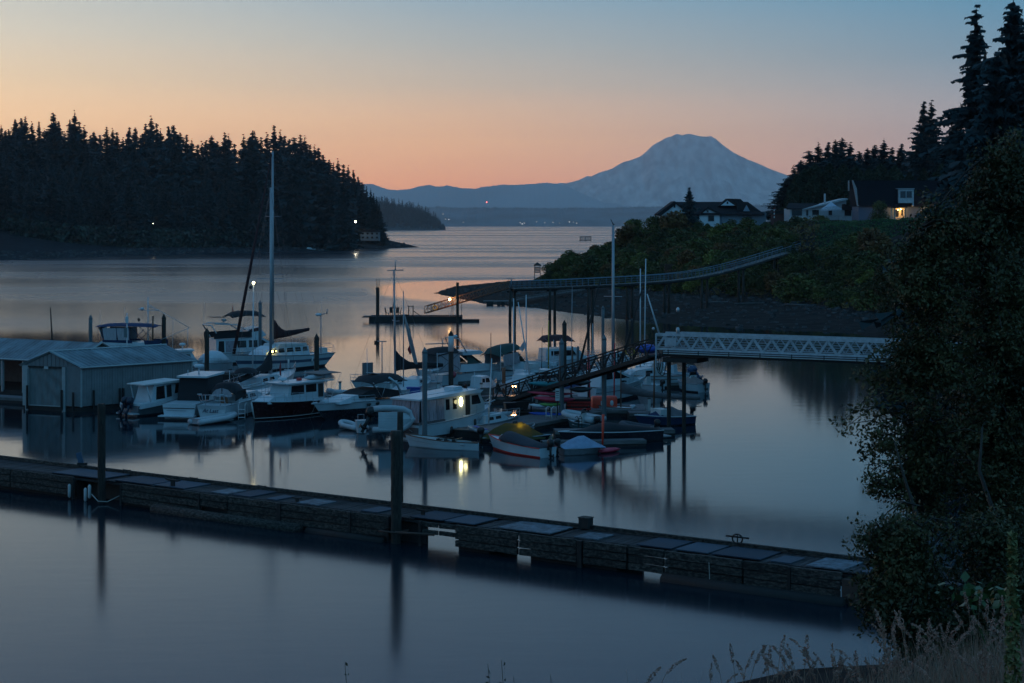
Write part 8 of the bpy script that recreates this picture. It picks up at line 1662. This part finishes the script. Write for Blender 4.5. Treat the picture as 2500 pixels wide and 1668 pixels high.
# ================================================================ MORE BOATS AND GEAR IN THE CROWDED MIDDLE
def small_boat(name, lab, stern, bow, B, fs, fb, top=white, kind='console', cover=None, rail=None, z=0.0, mast_px=None, motor=True, mm=None):
    s = Boat(name, lab, 'boat', stern, bow, None, z); L = s.L
    s.hull(B, fs, fb, rake=0.25*L/3, top=top, rail=rail or grey, cockpit=(0.02, 0.75) if kind in ('open', 'console') else None)
    if kind == 'cabin':
        s.house('cabin', [(L*0.32, fs), (L*0.34, fs+1.0), (L*0.62, fs+1.05), (L*0.86, fs+0.35), (L*0.86, fs+0.1)], B*0.72, white, 0.15).win([(L*0.37, fs+0.5), (L*0.47, fs+0.5), (L*0.47, fs+0.85), (L*0.38, fs+0.85)]).win([(L*0.50, fs+0.5), (L*0.66, fs+0.5), (L*0.61, fs+0.88), (L*0.50, fs+0.88)])
        s.rail(0.55, 1, 0.45, 5)
    if kind == 'console': s.house('console', [(L*0.4, fs*0.6), (L*0.42, fs+0.7), (L*0.5, fs+0.55), (L*0.52, fs*0.6)], B*0.4, offw); s.plate('windscreen', [(L*0.47, -B*0.2, fs+0.55), (L*0.47, B*0.2, fs+0.55), (L*0.42, B*0.18, fs+1.0), (L*0.42, -B*0.18, fs+1.0)], glass)
    if kind in ('open', 'console'):
        for x in (0.15, 0.62): s.house('thwart', [(L*x, fs-0.15), (L*x, fs-0.1), (L*x+0.25, fs-0.1), (L*x+0.25, fs-0.15)], B*0.8, offw, 0)
    if cover:
        b = MB(); b.loft([[(L*t, v*B*0.48*w_, fs-0.03+(fb-fs)*t*t+h_*(1-abs(v))**0.7+0.02*math.sin(v*11+t*17)) for v in [-1+k/5 for k in range(11)]] for t, h_, w_ in ((0.0, 0.1, .9), (0.15, 0.35, 1), (0.4, 0.62, 1), (0.6, 0.55, 0.98), (0.85, 0.2, 0.6), (0.97, 0.05, 0.2))], close=False, caps=False); b.build('boat_cover', cover, s.e)
    if motor: s.outboard(-0.05, 0, fs, 0.85, mm)
    return s
small_boat('cuddy_boat', 'white cuddy boat on the main walkway just left of the ramp foot', (1140, 972), (1206, 966), 2.1, 0.8, 1.1, kind='cabin')
small_boat('open_skiff', 'small blue covered skiff behind the kayak rack', (1420, 968), (1352, 962), 1.8, 0.6, 0.8, cover=navy)
small_boat('open_skiff', 'small skiff under a dark red cover between the ramp and the thick grey mast', (1402, 922), (1452, 916), 1.9, 0.7, 0.9, cover=maroon)
small_boat('day_boat', 'low white day boat moored behind the black bimini cruiser', (1040, 925), (1112, 918), 2.2, 0.8, 1.1, kind='cabin')
small_boat('dinghy', 'tiny white dinghy tied left of the orange drum', (1384, 1008), (1422, 1004), 1.2, 0.4, 0.5, kind='open', motor=False)
small_boat('fishing_boat', 'white fishing boat with a windscreen between the cuddy cruiser and the ramp piles', (1612, 962), (1545, 958), 2.1, 0.8, 1.1, kind='console', mm=blackp)
small_boat('covered_day_boat', 'white day boat with a tan cover right of the ramp piles', (1718, 958), (1660, 952), 2.0, 0.75, 0.95, cover=mat('tan_canvas', (0.18, 0.14, 0.13), 0.8))
small_boat('dinghy', 'grey dinghy tied between the two finger floats', (1262, 1058), (1300, 1052), 1.3, 0.42, 0.55, top=grey, kind='open', motor=True)
small_boat('teal_boat', 'teal sided open boat beside the grey inflatable on the float', (1452, 1050), (1392, 1046), 1.7, 0.5, 0.7, top=mat('dull_teal_hull', (0.03, 0.09, 0.11), 0.5), kind='console')
small_boat('cabin_sloop_hull', 'small white sloop hull behind the maroon topped boat', (1470, 905), (1532, 900), 2.4, 0.8, 1.1, kind='cabin', motor=False)
# thin bare masts and poles standing among them
for px, py, pb_, D, r, m_, lb in [(1068, 862, 950, 153, 0.035, sparw, 'thin whip mast above the trawler roof'), (1136, 853, 935, 160, 0.03, darkw, 'thin dark mast right of the white sleeved piling'), (1222, 842, 940, 158, 0.03, sparw, 'thin pale mast left of the paired masts'), (1322, 800, 930, 163, 0.03, darkw, 'thin dark pole left of the yellow mast'), (1352, 830, 935, 160, 0.03, sparw, 'thin pale pole right of the yellow mast'), (1448, 790, 940, 156, 0.035, sparw, 'thin mast left of the slender grey piling'), (1528, 800, 940, 158, 0.03, darkw, 'thin dark mast between the thick mast and the pale pair'), (1395, 700, 930, 168, 0.035, spar, 'tall thin mast just right of the pointed dark piling'),
                                   (897, 850, 950, 150, 0.03, sparw, 'thin pole left of the ketch mast'), (742, 905, 965, 148, 0.03, sparw, 'thin pole behind the tug awning'), (560, 905, 960, 150, 0.03, sparw, 'thin pole above the arched black dodger'), (1160, 905, 985, 140, 0.035, sparw, 'short thin pole behind the trawler bow'), (1440, 870, 975, 144, 0.05, maroonp, 'crimson post beside the ramp underside'), (1300, 905, 985, 141, 0.03, sparw, 'thin pole rising behind the kayak rack')]:
    z1 = PZ(py, D); o = MB(); o.tube([(0, 0, 0), (random.uniform(-0.12, 0.12), 0, z1-0.5)], r*1.3, 6, r*0.8); tag(o.build('thin_pole', m_, None, (PX(px, D), D, 0.5)), lb, 'pole')
# dock boxes, power pedestals, wheelbarrow sized bundles on the main walkway
for i, (px, D, c_) in enumerate([(610, 148.6, offw), (760, 147.8, greyw), (905, 147.3, offw), (1010, 146.9, bluep), (1092, 146.6, offw), (1190, 146.2, greyw), (1330, 158.9, redp), (1402, 159, offw), (1478, 159.2, bluep), (1555, 159, offw)]):
    e = empty('storage_box', (PX(px, D), D, 0.51), random.uniform(-0.2, 0.2), ['white', 'grey', 'white', 'blue', 'white', 'grey', 'red', 'white', 'blue', 'white'][i]+' lidded storage box on the walkway, '+ORD[i]+' from the left', 'box', 'storage boxes on the walkways')
    b = MB(); b.box((0, 0, 0.28), (1.1, 0.55, 0.5)); b.build('bin', c_, e); b = MB(); b.box((0, 0, 0.56), (1.18, 0.62, 0.07)); b.build('lid', c_, e)
for i, (px, D) in enumerate([(560, 149), (690, 148.4), (830, 147.8), (955, 147.2), (1070, 146.8), (1175, 146.5), (1310, 135.0), (1395, 134.9), (1585, 134.1)]):
    e = empty('power_pedestal', (PX(px, D), D, 0.5), 0, 'short white power post on the floats, '+ORD[i]+' from the left', 'power post', 'power posts on the floats')
    b = MB(); b.box((0, 0, 0.45), (0.2, 0.2, 0.9)); b.build('post', offw, e); b = MB(); b.box((0, 0, 0.95), (0.26, 0.26, 0.12)); b.build('cap', greyw, e)
# mooring lines
ML = [((318, 1000), 135.5, (300, 1003), 138.0), ((598, 1003), 133.5, (600, 985), 144), ((622, 992), 132.9, (640, 978), 147.5), ((770, 985), 139, (800, 978), 147), ((1000, 1050), 119, (1040, 1062), 122), ((1170, 1020), 127, (1205, 1030), 128), ((1196, 1080), 115, (1215, 1075), 117), ((1468, 1096), 115, (1440, 1075), 118), ((1556, 1010), 129.5, (1560, 1012), 133), ((1690, 1010), 129.5, (1650, 1010), 133.5)]
for i, (a, D0, c, D1) in enumerate(ML):
    p, q = P(a[0], a[1], D0), P(c[0], c[1], D1); m_ = (p+q)/2-Vector((0, 0, 0.25)); o = MB(); o.tube([p-p, m_-p, q-p], 0.022, 5); tag(o.build('mooring_line', ropew, None, p), 'slack pale mooring line, '+ORD[i]+' from the left among the boats', 'rope', 'mooring lines')
# gulls' eye scatter: seaweed and rocks at the tide line
def rocks(seed, n, xy, size, name, m):
    g = np.random.default_rng(seed); V = []; Fc = []; base = np.array([(-1, -1, -.4), (1, -1, -.4), (1, 1, -.4), (-1, 1, -.4), (-.6, -.7, .5), (.7, -.5, .6), (.5, .7, .4), (-.7, .6, .5)]); fq = [(0, 1, 5, 4), (1, 2, 6, 5), (2, 3, 7, 6), (3, 0, 4, 7), (4, 5, 6, 7)]
    for i in range(n):
        x, y, z = xy(g); s = size*(0.3+g.random()**2*1.4); V.append(base*s*(0.7+0.6*g.random((8, 3)))+np.array([x, y, z])); Fc += [tuple(k+i*8 for k in q) for q in fq]
    tag(link(name, npmesh(name, np.concatenate(V), np.array(Fc), m)), kind='stuff')
rockm = mat('beach_stone', (0.030, 0.032, 0.034), 0.95, var=0.5, spec=0.05, scale=0.7, col2=(0.10, 0.10, 0.10))
def bxy(g):
    while True:
        px = g.uniform(1070, 2200); D = g.uniform(236, 400); x = PX(px, D); sd = float(poly_sd(np.array([x]), np.array([D]), RSH)[0]); bl = float(poly_sd(np.array([x]), np.array([D]), BLF)[0])
        if sd > 0.2 and bl < 3 and (bl > -6 or g.random() < 0.35): return x, D, hr(x, D)
rocks(71, 1500, bxy, 0.34, 'beach_stones', rockm)
def lxy(g):
    while True:
        px = g.uniform(0, 1050); D = g.uniform(720, 1130); x = PX(px, D); sd = float(poly_sd(np.array([x]), np.array([D]), LSH)[0])
        if 0.5 < sd < 30: return x, D, hl(x, D)
rocks(72, 700, lxy, 1.0, 'shore_stones', rockm)
